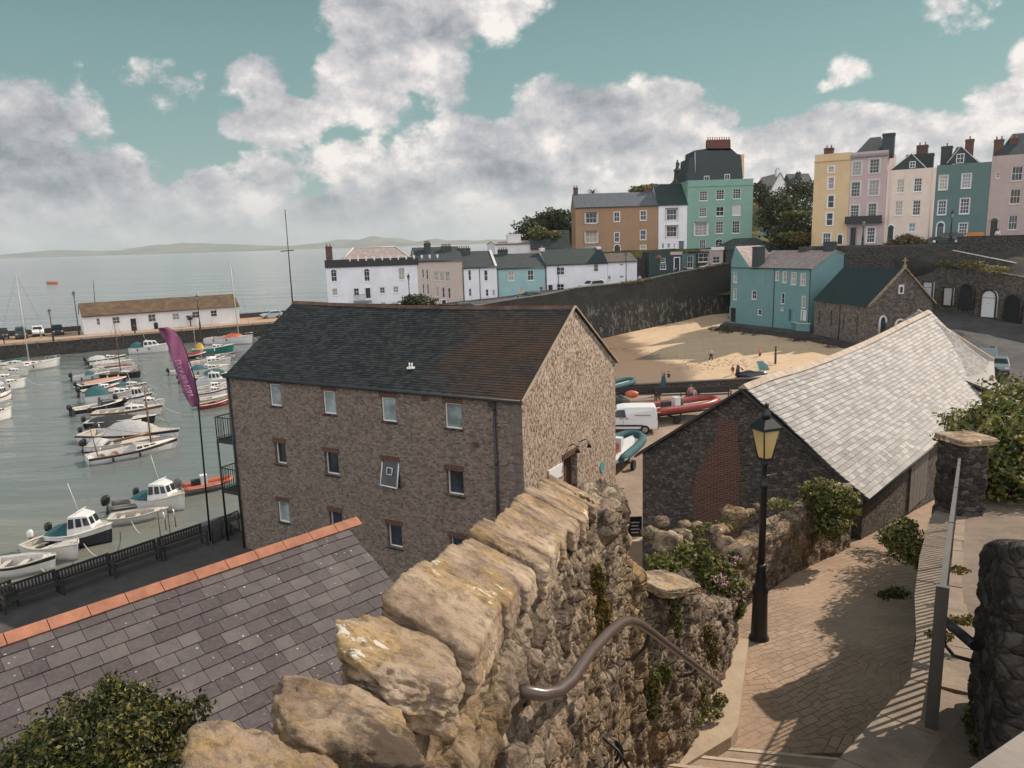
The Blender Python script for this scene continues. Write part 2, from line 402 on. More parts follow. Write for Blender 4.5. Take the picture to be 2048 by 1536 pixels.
# ================= light, sky, air =================
SAZ = math.atan2(.86, .51); SEL = math.radians(38)
SDIR = Vector((math.sin(SAZ)*math.cos(SEL), math.cos(SAZ)*math.cos(SEL), math.sin(SEL)))
sl = bpy.data.lights.new('sun', 'SUN'); sl.energy = 5.0; sl.angle = math.radians(.5); sl.color = (1, .86, .72)
so = bpy.data.objects.new('sun', sl); COL.objects.link(so); so.rotation_euler = SDIR.to_track_quat('Z', 'Y').to_euler()
def make_world():
    w = bpy.data.worlds.new('World'); SC.world = w; w.use_nodes = True; t = w.node_tree; t.nodes.clear()
    N = lambda ty, **k: (lambda x: ([setattr(x, a, b) for a, b in k.items()], x)[1])(t.nodes.new(ty)); L = t.links.new
    def mth(op, a, b=None, c=None):
        x = N('ShaderNodeMath', operation=op)
        for i, v in enumerate((a, b, c)):
            if v is None: continue
            if hasattr(v, 'links'): L(v, x.inputs[i])
            else: x.inputs[i].default_value = v
        return x.outputs[0]
    tc = N('ShaderNodeTexCoord'); nv = N('ShaderNodeVectorMath', operation='NORMALIZE'); L(tc.outputs['Generated'], nv.inputs[0])
    sp = N('ShaderNodeSeparateXYZ'); L(nv.outputs[0], sp.inputs[0]); X, Y, Z = sp.outputs
    az = mth('ARCTAN2', X, Y); el = mth('ARCSINE', Z)
    def angles(x, y):
        d = ray(x, y).normalized(); return math.atan2(d.x, d.y), math.asin(d.z)
    blobs = [(40,250,190,150,1),(150,360,200,120,1.4),(60,230,170,110,1.1),(20,420,260,70,1),(330,420,200,50,.9),(450,370,90,60,1),(250,330,70,30,.7),
        (840,30,215,120,1.1),(880,170,90,70,.9),(740,190,110,90,.85),(290,150,110,60,.45),(520,150,60,50,.4),(560,230,90,45,.55),(640,330,150,60,.95),(760,380,300,80,1.1),(930,310,90,60,1),
        (1160,230,130,85,1.1),(1310,210,140,90,1.1),(1100,330,360,115,1.6),(1300,300,260,100,1.4),(1700,320,420,60,1.5),(640,400,380,60,1.4),(1450,200,50,40,.6),(1400,300,230,80,1),
        (1620,270,160,55,1),(1800,280,190,60,1.1),(1980,230,110,80,1.1),(2030,140,60,70,1),(1690,150,60,40,.35),(1660,175,40,20,.3),(1870,60,60,70,.62),(1900,20,60,40,.6),
        (1000,440,1300,60,1.1),(2500,250,400,120,1),(-400,300,300,130,1)]
    wn = N('ShaderNodeTexNoise'); wn.inputs['Scale'].default_value = 5; wn.inputs['Detail'].default_value = 4; L(nv.outputs[0], wn.inputs['Vector'])
    ws = N('ShaderNodeSeparateColor'); L(wn.outputs['Color'], ws.inputs[0])
    az2 = mth('ADD', az, mth('MULTIPLY', mth('SUBTRACT', ws.outputs[0], .5), .16)); el2 = mth('ADD', el, mth('MULTIPLY', mth('SUBTRACT', ws.outputs[1], .5), .10))
    cur = None
    for x, y, rx, ry, k in blobs:
        a, e = angles(x, y); a1, _ = angles(x+rx, y); _, e1 = angles(x, y-ry)
        da = mth('MULTIPLY', mth('SUBTRACT', az2, a), 1/abs(a1-a)); de = mth('MULTIPLY', mth('SUBTRACT', el2, e), 1/abs(e1-e))
        q = mth('SUBTRACT', 1, mth('ADD', mth('MULTIPLY', da, da), mth('MULTIPLY', de, de))); q = mth('MULTIPLY', q, k)
        cur = q if cur is None else mth('SMOOTH_MAX', cur, q, .25)
    def fbm(off, sc=7, det=9, r=.6):
        mp = N('ShaderNodeMapping'); L(nv.outputs[0], mp.inputs[0]); mp.inputs['Location'].default_value = off; mp.inputs['Scale'].default_value = (1,1,1.35)
        n = N('ShaderNodeTexNoise'); n.inputs['Scale'].default_value = sc; n.inputs['Detail'].default_value = det; n.inputs['Roughness'].default_value = r
        L(mp.outputs[0], n.inputs['Vector']); return n.outputs['Fac']
    f0 = fbm((0,0,0), 5, 9, .56); f1 = fbm((-.02,.0,-.04), 5, 9, .56); g0 = fbm((3,1,2), 20, 10, .64); g1 = fbm((2.993,1,1.986), 20, 10, .64)
    m0 = mth('ADD', cur, mth('ADD', mth('MULTIPLY', mth('SUBTRACT', f0, .5), 4.4), mth('MULTIPLY', mth('SUBTRACT', g0, .5), 1.9)))
    ss = N('ShaderNodeMapRange', interpolation_type='SMOOTHSTEP'); L(m0, ss.inputs[0]); ss.inputs[1].default_value = -.18; ss.inputs[2].default_value = .36
    mask = ss.outputs[0]
    # lit side towards the sun, grey bases
    sh = mth('ADD', mth('MULTIPLY', mth('SUBTRACT', f0, f1), 2.5), mth('MULTIPLY', mth('SUBTRACT', g0, g1), 1.0))
    dens = mth('MULTIPLY', m0, -.10)
    lit = mth('ADD', mth('ADD', .70, sh), dens)
    lit = mth('ADD', lit, mth('MULTIPLY', az, .17))
    cr = N('ShaderNodeValToRGB'); L(lit, cr.inputs[0]); e = cr.color_ramp.elements
    e[0].position = .15; e[0].color = rgb(132,139,145); e[1].position = .90; e[1].color = rgb(240,233,228)
    e2 = e.new(.42); e2.color = rgb(168,170,176); e3 = e.new(.68); e3.color = rgb(203,200,201)
    sc10 = N('ShaderNodeVectorMath', operation='SCALE'); L(cr.outputs[0], sc10.inputs[0]); sc10.inputs[3].default_value = 10
    sky = N('ShaderNodeTexSky', sky_type='NISHITA', sun_disc=False); sky.sun_elevation = SEL; sky.sun_rotation = SAZ; sky.altitude = 10; sky.air_density = 1.0; sky.dust_density = .6; sky.ozone_density = 1
    tint = N('ShaderNodeMix', data_type='RGBA', blend_type='MULTIPLY'); tint.inputs[0].default_value = 1; L(sky.outputs[0], tint.inputs[6]); tint.inputs[7].default_value = (.50,.655,.50,1)
    tl = N('ShaderNodeMapRange'); L(el, tl.inputs[0]); tl.inputs[1].default_value = 0; tl.inputs[2].default_value = .42
    tr = N('ShaderNodeValToRGB'); L(tl.outputs[0], tr.inputs[0]); e = tr.color_ramp.elements; e[0].color = rgb(150,176,176); e[1].color = rgb(84,116,122)
    e_ = e.new(.55); e_.color = rgb(122,156,157); ts = N('ShaderNodeVectorMath', operation='SCALE'); L(tr.outputs[0], ts.inputs[0]); ts.inputs[3].default_value = 10
    t2 = N('ShaderNodeMix', data_type='RGBA'); t2.inputs[0].default_value = .72; L(tint.outputs[2], t2.inputs[6]); L(ts.outputs[0], t2.inputs[7]); tint = t2
    # thin veil towards the horizon
    hz = N('ShaderNodeMapRange', interpolation_type='SMOOTHSTEP'); L(el, hz.inputs[0]); hz.inputs[1].default_value = -.02; hz.inputs[2].default_value = .10; hz.inputs[3].default_value = 1; hz.inputs[4].default_value = 0
    mx = N('ShaderNodeMix', data_type='RGBA'); L(mask, mx.inputs[0]); L(tint.outputs[2], mx.inputs[6]); L(sc10.outputs[0], mx.inputs[7])
    mh = N('ShaderNodeMix', data_type='RGBA'); L(mth('MULTIPLY', hz.outputs[0], .75), mh.inputs[0]); L(mx.outputs[2], mh.inputs[6]); c = rgb(163,172,175); mh.inputs[7].default_value = (c[0]*10, c[1]*10, c[2]*10, 1)
    bk = N('ShaderNodeMapRange', interpolation_type='SMOOTHSTEP'); L(Y, bk.inputs[0]); bk.inputs[1].default_value = .15; bk.inputs[2].default_value = -.55
    lv = N('ShaderNodeMapRange'); L(f0, lv.inputs[0]); lv.inputs[1].default_value = .3; lv.inputs[2].default_value = .6; lv.inputs[3].default_value = .35; lv.inputs[4].default_value = .95
    mb = N('ShaderNodeMix', data_type='RGBA'); L(mth('MULTIPLY', bk.outputs[0], lv.outputs[0]), mb.inputs[0]); L(mh.outputs[2], mb.inputs[6]); mb.inputs[7].default_value = (17.5,17.1,17.4,1)   # unseen bright cloud behind the camera, added to fill the shaded facades
    bg = N('ShaderNodeBackground'); L(mb.outputs[2], bg.inputs[0]); bg.inputs[1].default_value = .1
    o = N('ShaderNodeOutputWorld'); L(bg.outputs[0], o.inputs[0])
make_world()
SC.view_settings.view_transform = 'Standard'; SC.view_settings.look = 'None'; SC.view_settings.exposure = 0.16; SC.view_settings.gamma = 1
SC.render.engine = 'CYCLES'; SC.cycles.max_bounces = 6; SC.cycles.transparent_max_bounces = 4; SC.cycles.volume_bounces = 0
hz = MB(); hz.box((-500, 5600, 90), (12500, 12000, 300))
def haze():
    mt = bpy.data.materials.new('sea_air'); mt.use_nodes = True; t = mt.node_tree; t.nodes.clear()
    o = t.nodes.new('ShaderNodeOutputMaterial'); v = t.nodes.new('ShaderNodeVolumePrincipled'); v.inputs['Density'].default_value = 9e-5
    v.inputs['Color'].default_value = (.80,.88,.92,1); v.inputs['Anisotropy'].default_value = .1; t.links.new(v.outputs[0], o.inputs['Volume'])
    return mt
tag(hz.build('haze', haze()), 'thin pale sea haze over the bay', kind='stuff')
# ================= setting =================
def struct(name, mb, mats): return tag(mb.build(name, mats), kind='structure')
def sea():
    t = NT('sea_water')
    g = t.tc.outputs['Object']
    far = t.noise(.004, 4, .6, t.map((1,.35,1)))
    c = t.mix(t.ramp(far, (.35,0), (.65,1)), (.115,.13,.125,1), (.155,.172,.165,1))
    sx = t.n('ShaderNodeSeparateXYZ'); t.l(g, sx.inputs[0])
    shal = t.n('ShaderNodeMapRange'); t.l(sx.outputs[1], shal.inputs[0]); shal.inputs[1].default_value = 33; shal.inputs[2].default_value = 52; shal.inputs[3].default_value = .8; shal.inputs[4].default_value = 0
    # shallow water over sand by the near quay
    c = t.mix(t.math('MULTIPLY', shal.outputs[0], t.ramp(t.noise(.12, 4), (.35,.35), (.6,1))), c, (.2,.175,.115,1))
    t.col(c); t.set(Roughness=.11, Specular_IOR_Level=.5, IOR=1.33)
    r = t.noise(.9, 5, .6, t.map((1,2.2,1), (0,0,.5)), .4); r2 = t.noise(.12, 5, .65, t.map((.5,1.6,1), (0,0,.3)))
    r3 = t.noise(.012, 5, .7, t.map((.5,2.0,1)))
    h = t.math('ADD', t.math('MULTIPLY', r, .085), t.math('ADD', t.math('MULTIPLY', r2, .35), t.math('MULTIPLY', r3, 3.2)))
    t.bump(h, .55, 1.0)
    return t.mat
m = MB(); m.quad((-9000,-300,0), (9000,-300,0), (9000,11400,0), (-9000,11400,0)); struct('sea', m, sea())
# far coast
m = MB(); n = 140; rows = []
pts = []
for i in range(n+1):
    x = -5600 + 6600*i/n
    h = 150*(.55+.45*noise.noise(Vector((x*.0009, 3, 0)))+.25*noise.noise(Vector((x*.004, 7, 0))))
    h *= min(1, max(0, (900-x)/2500))**.6; h = max(h, 3)
    pts.append((x, 8200+500*noise.noise(Vector((x*.0012, 0, 4))), h))
for i in range(n):
    a, b = pts[i], pts[i+1]
    for (d0, k0), (d1, k1) in (((0,0),(60,.12)), ((60,.12),(420,.6)), ((420,.6),(1200,1.0)), ((1200,1.0),(2300,.7))):
        m.quad((a[0],a[1]+d0,a[2]*k0), (b[0],b[1]+d0,b[2]*k0), (b[0],b[1]+d1,b[2]*k1), (a[0],a[1]+d1,a[2]*k1))
t = NT('far_fields'); t.col(t.mix(t.ramp(t.voro(.004, 'F1', None, 1), (.3,0), (.7,1)), (.05,.06,.04,1), (.13,.12,.08,1))); t.set(Roughness=1, Specular_IOR_Level=0)
struct('distant_hills', m, t.mat)
# quay yard, one sheet at 2.6 m
t = NT('quay_paving'); f = t.noise(.35, 6, .65); f2 = t.noise(6, 6, .7)
t.col(t.mix(t.ramp(f2, (.35,0), (.65,.5)), t.mix(t.ramp(f, (.4,0), (.6,1)), (.27,.2,.15,1), (.34,.26,.2,1)), (.14,.11,.09,1))); t.set(Roughness=.9, Specular_IOR_Level=.2); t.bump(f2, .3, .02)
m_pave = t.mat
t = NT('dark_asphalt'); f = t.noise(.5, 6, .6); t.col(t.mix(t.ramp(f, (.4,0), (.62,1)), (.055,.053,.055,1), (.085,.08,.08,1))); t.set(Roughness=.9, Specular_IOR_Level=.2); t.bump(t.noise(25, 3), .3, .01)
m_road = t.mat
YARD = [(-40,8),(-22.9,25.5),(-20.9,28.4),(-14.9,36.2),(-13.6,37.6),(-12.7,39.6),(-8,43.5),(-1,50.5),(4,58),(7.5,63.6),(27,66),(30,66),(60,66),(60,30),(30,-10),(-40,-10)]
m = MB(); m.prism([(x,y,-3) for x, y in YARD], 5.6); struct('quay', m, m_pave)
m = MB(); m.poly([(x,y,2.606) for x, y in [(-39,7.5),(-22.6,25.6),(-20.6,28.5),(-14.7,36.2),(-12.2,33.4),(-6,27),(-12,14),(-24,7.5)]]); struct('promenade_shade', m, plain('promenade_shade_tone', (.07,.062,.058,1), .85, .35, 1.5, bump=.3))  # dark sheet over the quay, the warehouse's shade put into its colour
# sloping beach
def sand():
    t = NT('beach_sand'); sx = t.n('ShaderNodeSeparateXYZ'); t.l(t.tc.outputs['Object'], sx.inputs[0])
    wob = t.noise(.09, 5, .6, dist=.8)
    w = t.math('ADD', sx.outputs[0], t.math('MULTIPLY', t.math('SUBTRACT', wob, .5), 14))
    wet = t.n('ShaderNodeMapRange', interpolation_type='SMOOTHSTEP'); t.l(w, wet.inputs[0]); wet.inputs[1].default_value = 17; wet.inputs[2].default_value = 20.5
    f = t.noise(1.4, 7, .7); f2 = t.noise(.25, 5)
    dry = t.mix(t.ramp(f, (.35,0), (.7,1)), (.42,.295,.185,1), (.53,.39,.25,1))
    dry = t.mix(t.ramp(f2, (.4,0), (.7,.5)), dry, (.58,.44,.3,1))
    t.col(t.mix(wet.outputs[0], (.24,.165,.115,1), dry)); rr = t.n('ShaderNodeMapRange'); t.l(wet.outputs[0], rr.inputs[0]); rr.inputs[3].default_value = .33; rr.inputs[4].default_value = .95
    t.set(Roughness=rr.outputs[0], Specular_IOR_Level=.35); t.bump(f, .5, .12); return t.mat
m = MB(); nx, ny = 60, 70
def bz(x, y):
    z = -.55 + (x-5)*.095 + .05*noise.noise(Vector((x*.2, y*.2, 0)))
    z += .35*math.exp(-((x-13)**2+(y-92)**2)/40) - .28*math.exp(-((x-16)**2+(y-80)**2)/60)
    return min(z, 2.3)
vs = [(-2+52*i/nx, 60+90*j/ny, bz(-2+52*i/nx, 60+90*j/ny)) for j in range(ny+1) for i in range(nx+1)]
m.add(vs, [(j*(nx+1)+i, j*(nx+1)+i+1, (j+1)*(nx+1)+i+1, (j+1)*(nx+1)+i) for j in range(ny) for i in range(nx)], 0, True)
struct('beach', m, sand())
# beach edge: paved lane in front of the blue house and chapel, slip way, road climbing to the arches
def sst(a, b, x): x = min(1, max(0, (x-a)/(b-a))); return x*x*(3-2*x)
def road_z(x, y):
    s = (x-45)*.35 + (y-70)*.94
    return 2.78 + max(0, s)*.112*sst(45, 51, x)
m = MB(); nx, ny = 44, 66
LANE = [(31.5,113),(38,98),(41,86.5),(40,78),(36,66),(34,50),(80,50),(80,118),(40,132),(36,120)]
def inside(x, y, P):
    c = False; j = len(P)-1
    for i in range(len(P)):
        if (P[i][1] > y) != (P[j][1] > y) and x < (P[j][0]-P[i][0])*(y-P[i][1])/(P[j][1]-P[i][1])+P[i][0]: c = not c
        j = i
    return c
LE = [(50,36.5),(62,36.5),(66,36.4),(78,40.2),(86.5,41.4),(98,38.3),(113,31.8),(121,35),(134,39.5)]     # left edge x at y
def edge_x(y):
    for (a, xa), (b, xb) in zip(LE, LE[1:]):
        if a <= y <= b: return xa+(xb-xa)*(y-a)/(b-a)
    return 36
vs = []
for j in range(ny+1):
    y = 50+84*j/ny; x0 = edge_x(y)
    for i in range(nx+1):
        x = x0+(84-x0)*(i/nx)**1.3; vs.append((x, y, road_z(x, y)))
m.add(vs, [(j*(nx+1)+i, j*(nx+1)+i+1, (j+1)*(nx+1)+i+1, (j+1)*(nx+1)+i) for j in range(ny) for i in range(nx)])
for j in range(ny): a = vs[j*(nx+1)]; b = vs[(j+1)*(nx+1)]; m.quad(a, b, (b[0],b[1],-1), (a[0],a[1],-1))
struct('road', m, m_road)
# bay lines on the road
m = MB()
for a, b in (((2005,745),(2013,757)), ((2013,757),(2003,762))):
    p, q = Zp(a[0], a[1], 2.8), Zp(b[0], b[1], 2.8); d = (q-p).normalized(); s = Vector((-d.y, d.x, 0))*.06
    m.prism([(v.x, v.y, 2.75) for v in (p-s, q-s, q+s, p+s)], .045+.0)
struct('road_markings', m, m_white)
# harbour wall line and the road above it
W0 = Vector((11.76,118.3,0)); W1 = Vector((39.04,134.9,0)); WD = (W1-W0).normalized(); WN = Vector((-WD.y, WD.x, 0))
WTOP = [(-60,4.2),(-40,5.2)]
for px_ in ((1000,604),(1100,589),(1150,577),(1275,564),(1340,549),(1400,538),(1456,527)):
    p = Lp(px_[0], px_[1], W0, WD); WTOP.append(((p-W0).dot(WD), p.z))
def wtop(s):
    if s <= WTOP[0][0]: return WTOP[0][1]
    for (a, za), (b, zb) in zip(WTOP, WTOP[1:]):
        if a <= s <= b: return za+(zb-za)*(s-a)/(b-a)
    return WTOP[-1][1]
m = MB()
for i in range(42):
    s0, s1 = -42+i*1.8, -42+(i+1)*1.8
    z0, z1q = wtop(s0)-.85, wtop(s1)-.85
    a, b = W0+WD*s0, W0+WD*s1
    m.quad((a.x,a.y+.5,z0), (b.x,b.y+.5,z1q), (b+WN*16).to_tuple()[:2]+(z1q+.1,), (a+WN*16).to_tuple()[:2]+(z0+.1,))
struct('harbour_road', m, m_road)
# hillside behind the houses
def hill_z(x, y):
    z = 5.6 + 8.1*sst(4, 13, x)*sst(131, 137, y+ (x-20)*-.15)
    z += 4.5*math.exp(-((x-9)**2/90+(y-176)**2/420)) + 17*math.exp(-((x-50)**2/900+(y-226)**2/900)) + 3*math.exp(-((x-26)**2/160+(y-200)**2/500))
    z += 2*math.exp(-((x-84)**2/900+(y-215)**2/2500))
    z = z*sst(-3, 4, x) + (1-sst(-3, 4, x))*(5.6-7.6*sst(142, 158, y))
    if x < 18: z -= 9*sst(196, 215, y)*(1-sst(10, 18, x))
    z -= 20*sst(255, 300, y)
    return z + .5*noise.noise(Vector((x*.15, y*.15, 1)))
m = MB(); nx, ny = 84, 84
vs = []
for j in range(ny+1):
    for i in range(nx+1):
        x = -29+199*i/nx; y0 = 131+max(0, x)*.05 + (x<0)*(x*.22)
        if x > 46: y0 = 131-19*sst(46,56,x)-(x-56)*.55*(x > 56)
        y = y0+(300-y0)*(j/ny)**1.25; z = hill_z(x, y)
        if x > 44: k = sst(44, 50, x)*(1-sst(128, 150, y)); z = z*(1-k)+14.0*k
        vs.append((x, y, z))
m.add(vs, [(j*(nx+1)+i, j*(nx+1)+i+1, (j+1)*(nx+1)+i+1, (j+1)*(nx+1)+i) for j in range(ny) for i in range(nx)], 0, True)
t = NT('hill_grass'); f = t.noise(.12, 6, .7); f2 = t.noise(1.5, 6, .7)
t.col(t.mix(t.ramp(f2, (.35,0), (.7,.6)), t.mix(t.ramp(f, (.42,0), (.56,1)), (.035,.04,.018,1), (.13,.125,.04,1)), (.07,.06,.035,1))); t.set(Roughness=1, Specular_IOR_Level=.1); t.bump(f2, 1, .4)
m_grass = t.mat
struct('hillside', m, m_grass)
# ================= foreground =================
m_stone = rubble('warm_tan_rubble', [(.2,.15,.11,1), (.29,.22,.16,1), (.38,.29,.21,1), (.45,.36,.27,1)], (.17,.125,.085,1), 5.2, (1,1,1.5), 1.0, .04, warm=(.3,.19,.075,1), mort=.035)  # warm tan rubble with ochre patches and dark streaks
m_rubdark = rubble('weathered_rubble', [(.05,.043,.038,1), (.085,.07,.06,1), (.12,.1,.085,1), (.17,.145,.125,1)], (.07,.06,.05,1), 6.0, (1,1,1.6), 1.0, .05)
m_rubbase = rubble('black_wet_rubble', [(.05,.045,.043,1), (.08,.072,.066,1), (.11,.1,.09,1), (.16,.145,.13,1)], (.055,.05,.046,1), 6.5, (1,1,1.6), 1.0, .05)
def cope_mat():
    t = NT('lichened_cope_stone')
    f = t.noise(2.2, 8, .68); f2 = t.noise(14, 8, .75)
    c = t.ramp(f, (.34,(.13,.092,.066,1)), (.5,(.33,.245,.175,1)), (.66,(.47,.37,.27,1)))
    c = t.mix(t.math('MULTIPLY', t.ramp(t.noise(3.1, 6, .7), (.5,0), (.62,1)), .7), c, (.40,.26,.09,1))          # ochre lichen
    c = t.mix(t.math('MULTIPLY', t.ramp(f2, (.46,0), (.66,1)), .75), c, (.075,.055,.042,1))
    c = t.mix(t.ramp(t.noise(3.1, 8, .7), (.62,0), (.645,1)), c, (.60,.57,.52,1)); c = t.mix(t.ramp(t.noise(1.6, 9, .75, t.map((1,1,1), loc=(2,7,3))), (.36,.85), (.44,0)), c, (.06,.045,.035,1))                      # white lichen
    c = t.mix(t.ramp(t.noise(6.3, 5, .6, t.map((1,1,1), loc=(5,2,1))), (.66,0), (.72,1)), c, (.12,.085,.015,1))     # moss
    t.col(c); t.set(Roughness=.93, Specular_IOR_Level=.15)
    cr = t.ramp(t.noise(1.3, 6, .6, t.map((1,2.2,1)), .2), (.47,1), (.495,0), (.52,1))
    h = t.math('ADD', t.math('MULTIPLY', f2, .35), t.math('MULTIPLY', f, .9)); h = t.math('ADD', h, t.math('MULTIPLY', cr, .12)); h = t.math('ADD', h, t.math('MULTIPLY', t.noise(45, 6, .8), .12)); t.bump(h, 1.0, .06)
    return t.mat
m_cope = cope_mat()
def cellrock(p, sc, amp):
    q = Vector((p.x*sc[0], p.y*sc[1], p.z*sc[2])); q += Vector((noise.noise(q*.8), noise.noise(q*.8+Vector((9,0,0))), noise.noise(q*.8+Vector((0,9,0)))))*.45
    d, pts = noise.voronoi(q); e = min(1, (d[1]-d[0])*3.2)
    r = math.sin(pts[0].x*12.9+pts[0].y*78.2+pts[0].z*37.7)*.5+.5
    return amp*(e**.5*.75 + r*.7 - .8) + amp*.55*noise.fractal(p*5, .8, 2.0, 4)+ amp*.25*noise.noise(p*23)
def rough_box(mb, P0, P1, T, z0, t0, t1, res=.08, amp=.05, sc=(2.6,2.6,5), m=0, r=.12, under=False):
    """block from P0 to P1 (front edge, outward normal on the right of P0->P1 turned to -perp), thickness T behind it"""
    P0 = Vector((P0[0], P0[1], 0)); P1 = Vector((P1[0], P1[1], 0)); L = (P1-P0).length; e = (P1-P0)/L; b = Vector((-e.y, e.x, 0)); H = max(t0, t1)-z0
    def pos(u, w, v):       # local 0..L, 0..T, 0..H
        cu = min(max(u, r), L-r) if L > 2*r else L/2; cw = min(max(w, r), T-r) if T > 2*r else T/2; cv = min(v, H-r)
        n = e*(u-cu)+b*(w-cw)+Vector((0,0,v-cv)); 
        if n.length > 1e-6:
            n.normalize(); core = P0+e*cu+b*cw+Vector((0,0,cv))
            p = core + n*r if (u-cu)**2+(w-cw)**2+(v-cv)**2 > r*r*1.0001 else P0+e*u+b*w+Vector((0,0,v))
        else: p = P0+e*u+b*w+Vector((0,0,v))
        top = t0+(t1-t0)*u/L; q = Vector((p.x, p.y, z0+p.z/H*(top-z0)))
        return q + n*cellrock(q, sc, amp)
    def grid(f, A, B):
        na = max(1, int(A/res)); nb = max(1, int(B/res)); vs = [f(A*i/na, B*j/nb) for j in range(nb+1) for i in range(na+1)]
        mb.add(vs, [(j*(na+1)+i, j*(na+1)+i+1, (j+1)*(na+1)+i+1, (j+1)*(na+1)+i) for j in range(nb) for i in range(na)], m, True)
    grid(lambda a, c: pos(a, 0, c), L, H); grid(lambda a, c: pos(L-a, T, c), L, H)
    grid(lambda a, c: pos(L, a, c), T, H); grid(lambda a, c: pos(0, T-a, c), T, H); grid(lambda a, c: pos(a, c, H), L, T)
def rock(mb, c, s, rz=0, seed=0, m=0, n=12, amp=.22, sq=4):
    """irregular boulder or slab: a superellipsoid broken up by noise; s = half sizes"""
    k2 = 2*n; vs = []
    co, si = math.cos(rz), math.sin(rz)
    for i in range(n+1):
        th = math.pi*i/n
        for k in range(k2):
            ph = 2*math.pi*k/k2; d = Vector((math.sin(th)*math.cos(ph), math.sin(th)*math.sin(ph), -math.cos(th)))
            q = (abs(d.x)**sq+abs(d.y)**sq+abs(d.z)**sq)**(-1/sq)
            q *= 1+amp*noise.fractal(d*1.3+Vector((seed*3.1, seed, 0)), .7, 2, 4) + (amp*.3+.012)*noise.noise(d*7+Vector((seed,0,0))) + ((.05 if n > 30 else 0)*(abs(noise.noise(d*5.3+Vector((0,seed,0))))**.6-.4) + (.022*noise.fractal(d*19, .6, 2, 4) if n > 30 else 0))
            x, y, z = d.x*q*s[0], d.y*q*s[1], d.z*q*s[2]
            vs.append((c[0]+x*co-y*si, c[1]+x*si+y*co, c[2]+z+ (s[3]*x if len(s) > 3 else 0) + (s[4]*y if len(s) > 4 else 0)))
    mb.add(vs, [(i*k2+k, i*k2+(k+1)%k2, (i+1)*k2+(k+1)%k2, (i+1)*k2+k) for i in range(n) for k in range(k2)], m, True)
# --- the big garden wall beside the steps
def ridge(D): return Vector((.35-.17*(7-D), D, 13.72+.24*(7-D)))
def cw_(D): return .17+.035*D
gw = thing('stone_wall', 'tall sunlit rubble wall with lichened slab coping running down beside the steps', 'wall', (0,4,9))
m = MB(); ns, nh = 330, 230; vs = []
for i in range(ns+1):
    D = .35+6.75*(i/ns)**1.35; R = ridge(D)
    for j in range(nh+1):
        v = j/nh; top = R.z-.30; z = top-(top-8.2)*v**1.3
        p = Vector((R.x+cw_(D)-.05+.24*v**.6, D, z)); d = cellrock(p, (1, 4.2, 2.5), .075*min(1, .25+v*9)) + .03*noise.fractal(Vector((p.y*9, p.z*3.2, 1)), .7, 2.1, 5)*min(1, .25+v*9)
        vs.append(p+Vector((1,-.17,0))*(d+.01))
m.add(vs, [(i*(nh+1)+j, (i+1)*(nh+1)+j, (i+1)*(nh+1)+j+1, i*(nh+1)+j+1) for i in range(ns) for j in range(nh)], 0, True)
for k in range(24):   # left face, end and top core
    D0, D1 = .35+6.75*k/24, .35+6.75*(k+1)/24; a, b = ridge(D0), ridge(D1)
    m.quad((b.x+.04,D1,b.z-.22), (a.x+.04,D0,a.z-.22), (a.x-.0,D0,6), (b.x-.0,D1,6)); m.quad((a.x+.04,D0,a.z-.22), (b.x+.04,D1,b.z-.22), (b.x+cw_(D1)-.03,D1,b.z-.32), (a.x+cw_(D0)-.03,D0,a.z-.32))
m.build('wall_body', m_stone, gw, True)
rnd = random.Random(11)
def cw_(D): return .17+.035*D
cs = [(.55,.40),(.93,.38),(1.3,.38),(1.68,.4),(2.1,.46),(2.6,.56),(3.1,.46),(3.5,.40),(3.93,.44),(4.36,.42),(4.8,.46),(5.26,.46),(5.72,.46),(6.18,.46),(6.66,.5),(7.0,.3)]
for k, (D, ln) in enumerate(cs):
    R = ridge(D); near = k < 5; cw2 = cw_(D); mb = MB()
    if near:
        rock(mb, (R.x+cw2*.5, D, R.z-.17-.02*(k%2)), (cw2*.5+.045, ln*.52, .085, -.5, -.2), .1+.22*(k%2), k+2, 0, 64, .15, 6)
    else:
        rock(mb, (R.x+cw2*.5, D, R.z-.16+rnd.uniform(-.02,.02)), (cw2*.5+.03+rnd.uniform(-.015,.02), ln*.505, .07+rnd.uniform(0,.025), -.55, -.08-rnd.uniform(.0,.2)), -.16+rnd.uniform(-.08,.08), k+2, 0, 48, .055, 15)
    mb.build('coping_stone', m_cope, gw, True)
# grass tuft and valerian on the wall
# --- far pier of that wall and the lower walls stepping down to the lamp
t = thing('stone_pier', 'rough flat-topped stone pier at the low end of the garden wall', 'pier', (1.1,7.8,9))
m = MB(); rough_box(m, (.45,7.3), (.95,7.12), 1.0, 8.2, 13.36, 13.3, .035, .07, (3.6,3.6,2.4)); m.build('pier_body', m_stone, t, True)
t = thing('stone_wall', 'narrow rounded rubble wall between the flat-topped pier and the slab-topped wall', 'wall', (1.7,8.6,9))
m = MB(); rough_box(m, (.9,7.75), (1.55,8.35), .6, 8.2, 12.4, 12.15, .035, .07, (3.6,3.6,2.4)); m.build('wall_body', m_stone, t, True)
t = thing('stone_wall', 'low rubble wall with one broad tilted slab on top behind the dark handrail', 'wall', (2.2,9.4,9))
m = MB(); rough_box(m, (1.5,8.65), (2.5,9.7), .55, 8.2, 11.6, 11.3, .035, .07, (3.6,3.6,2.4)); m.build('wall_body', m_stone, t, True)
mb = MB(); rock(mb, (1.92,9.25,11.52), (.48,.3,.07,-.3,.1), .8, 5, 0, 40, .06, 12); mb.build('coping_stone', m_cope, t, True)
t = thing('stone_wall', 'lowest ragged rubble wall dropping to the path beside the lamp post', 'wall', (3.3,11.3,9))
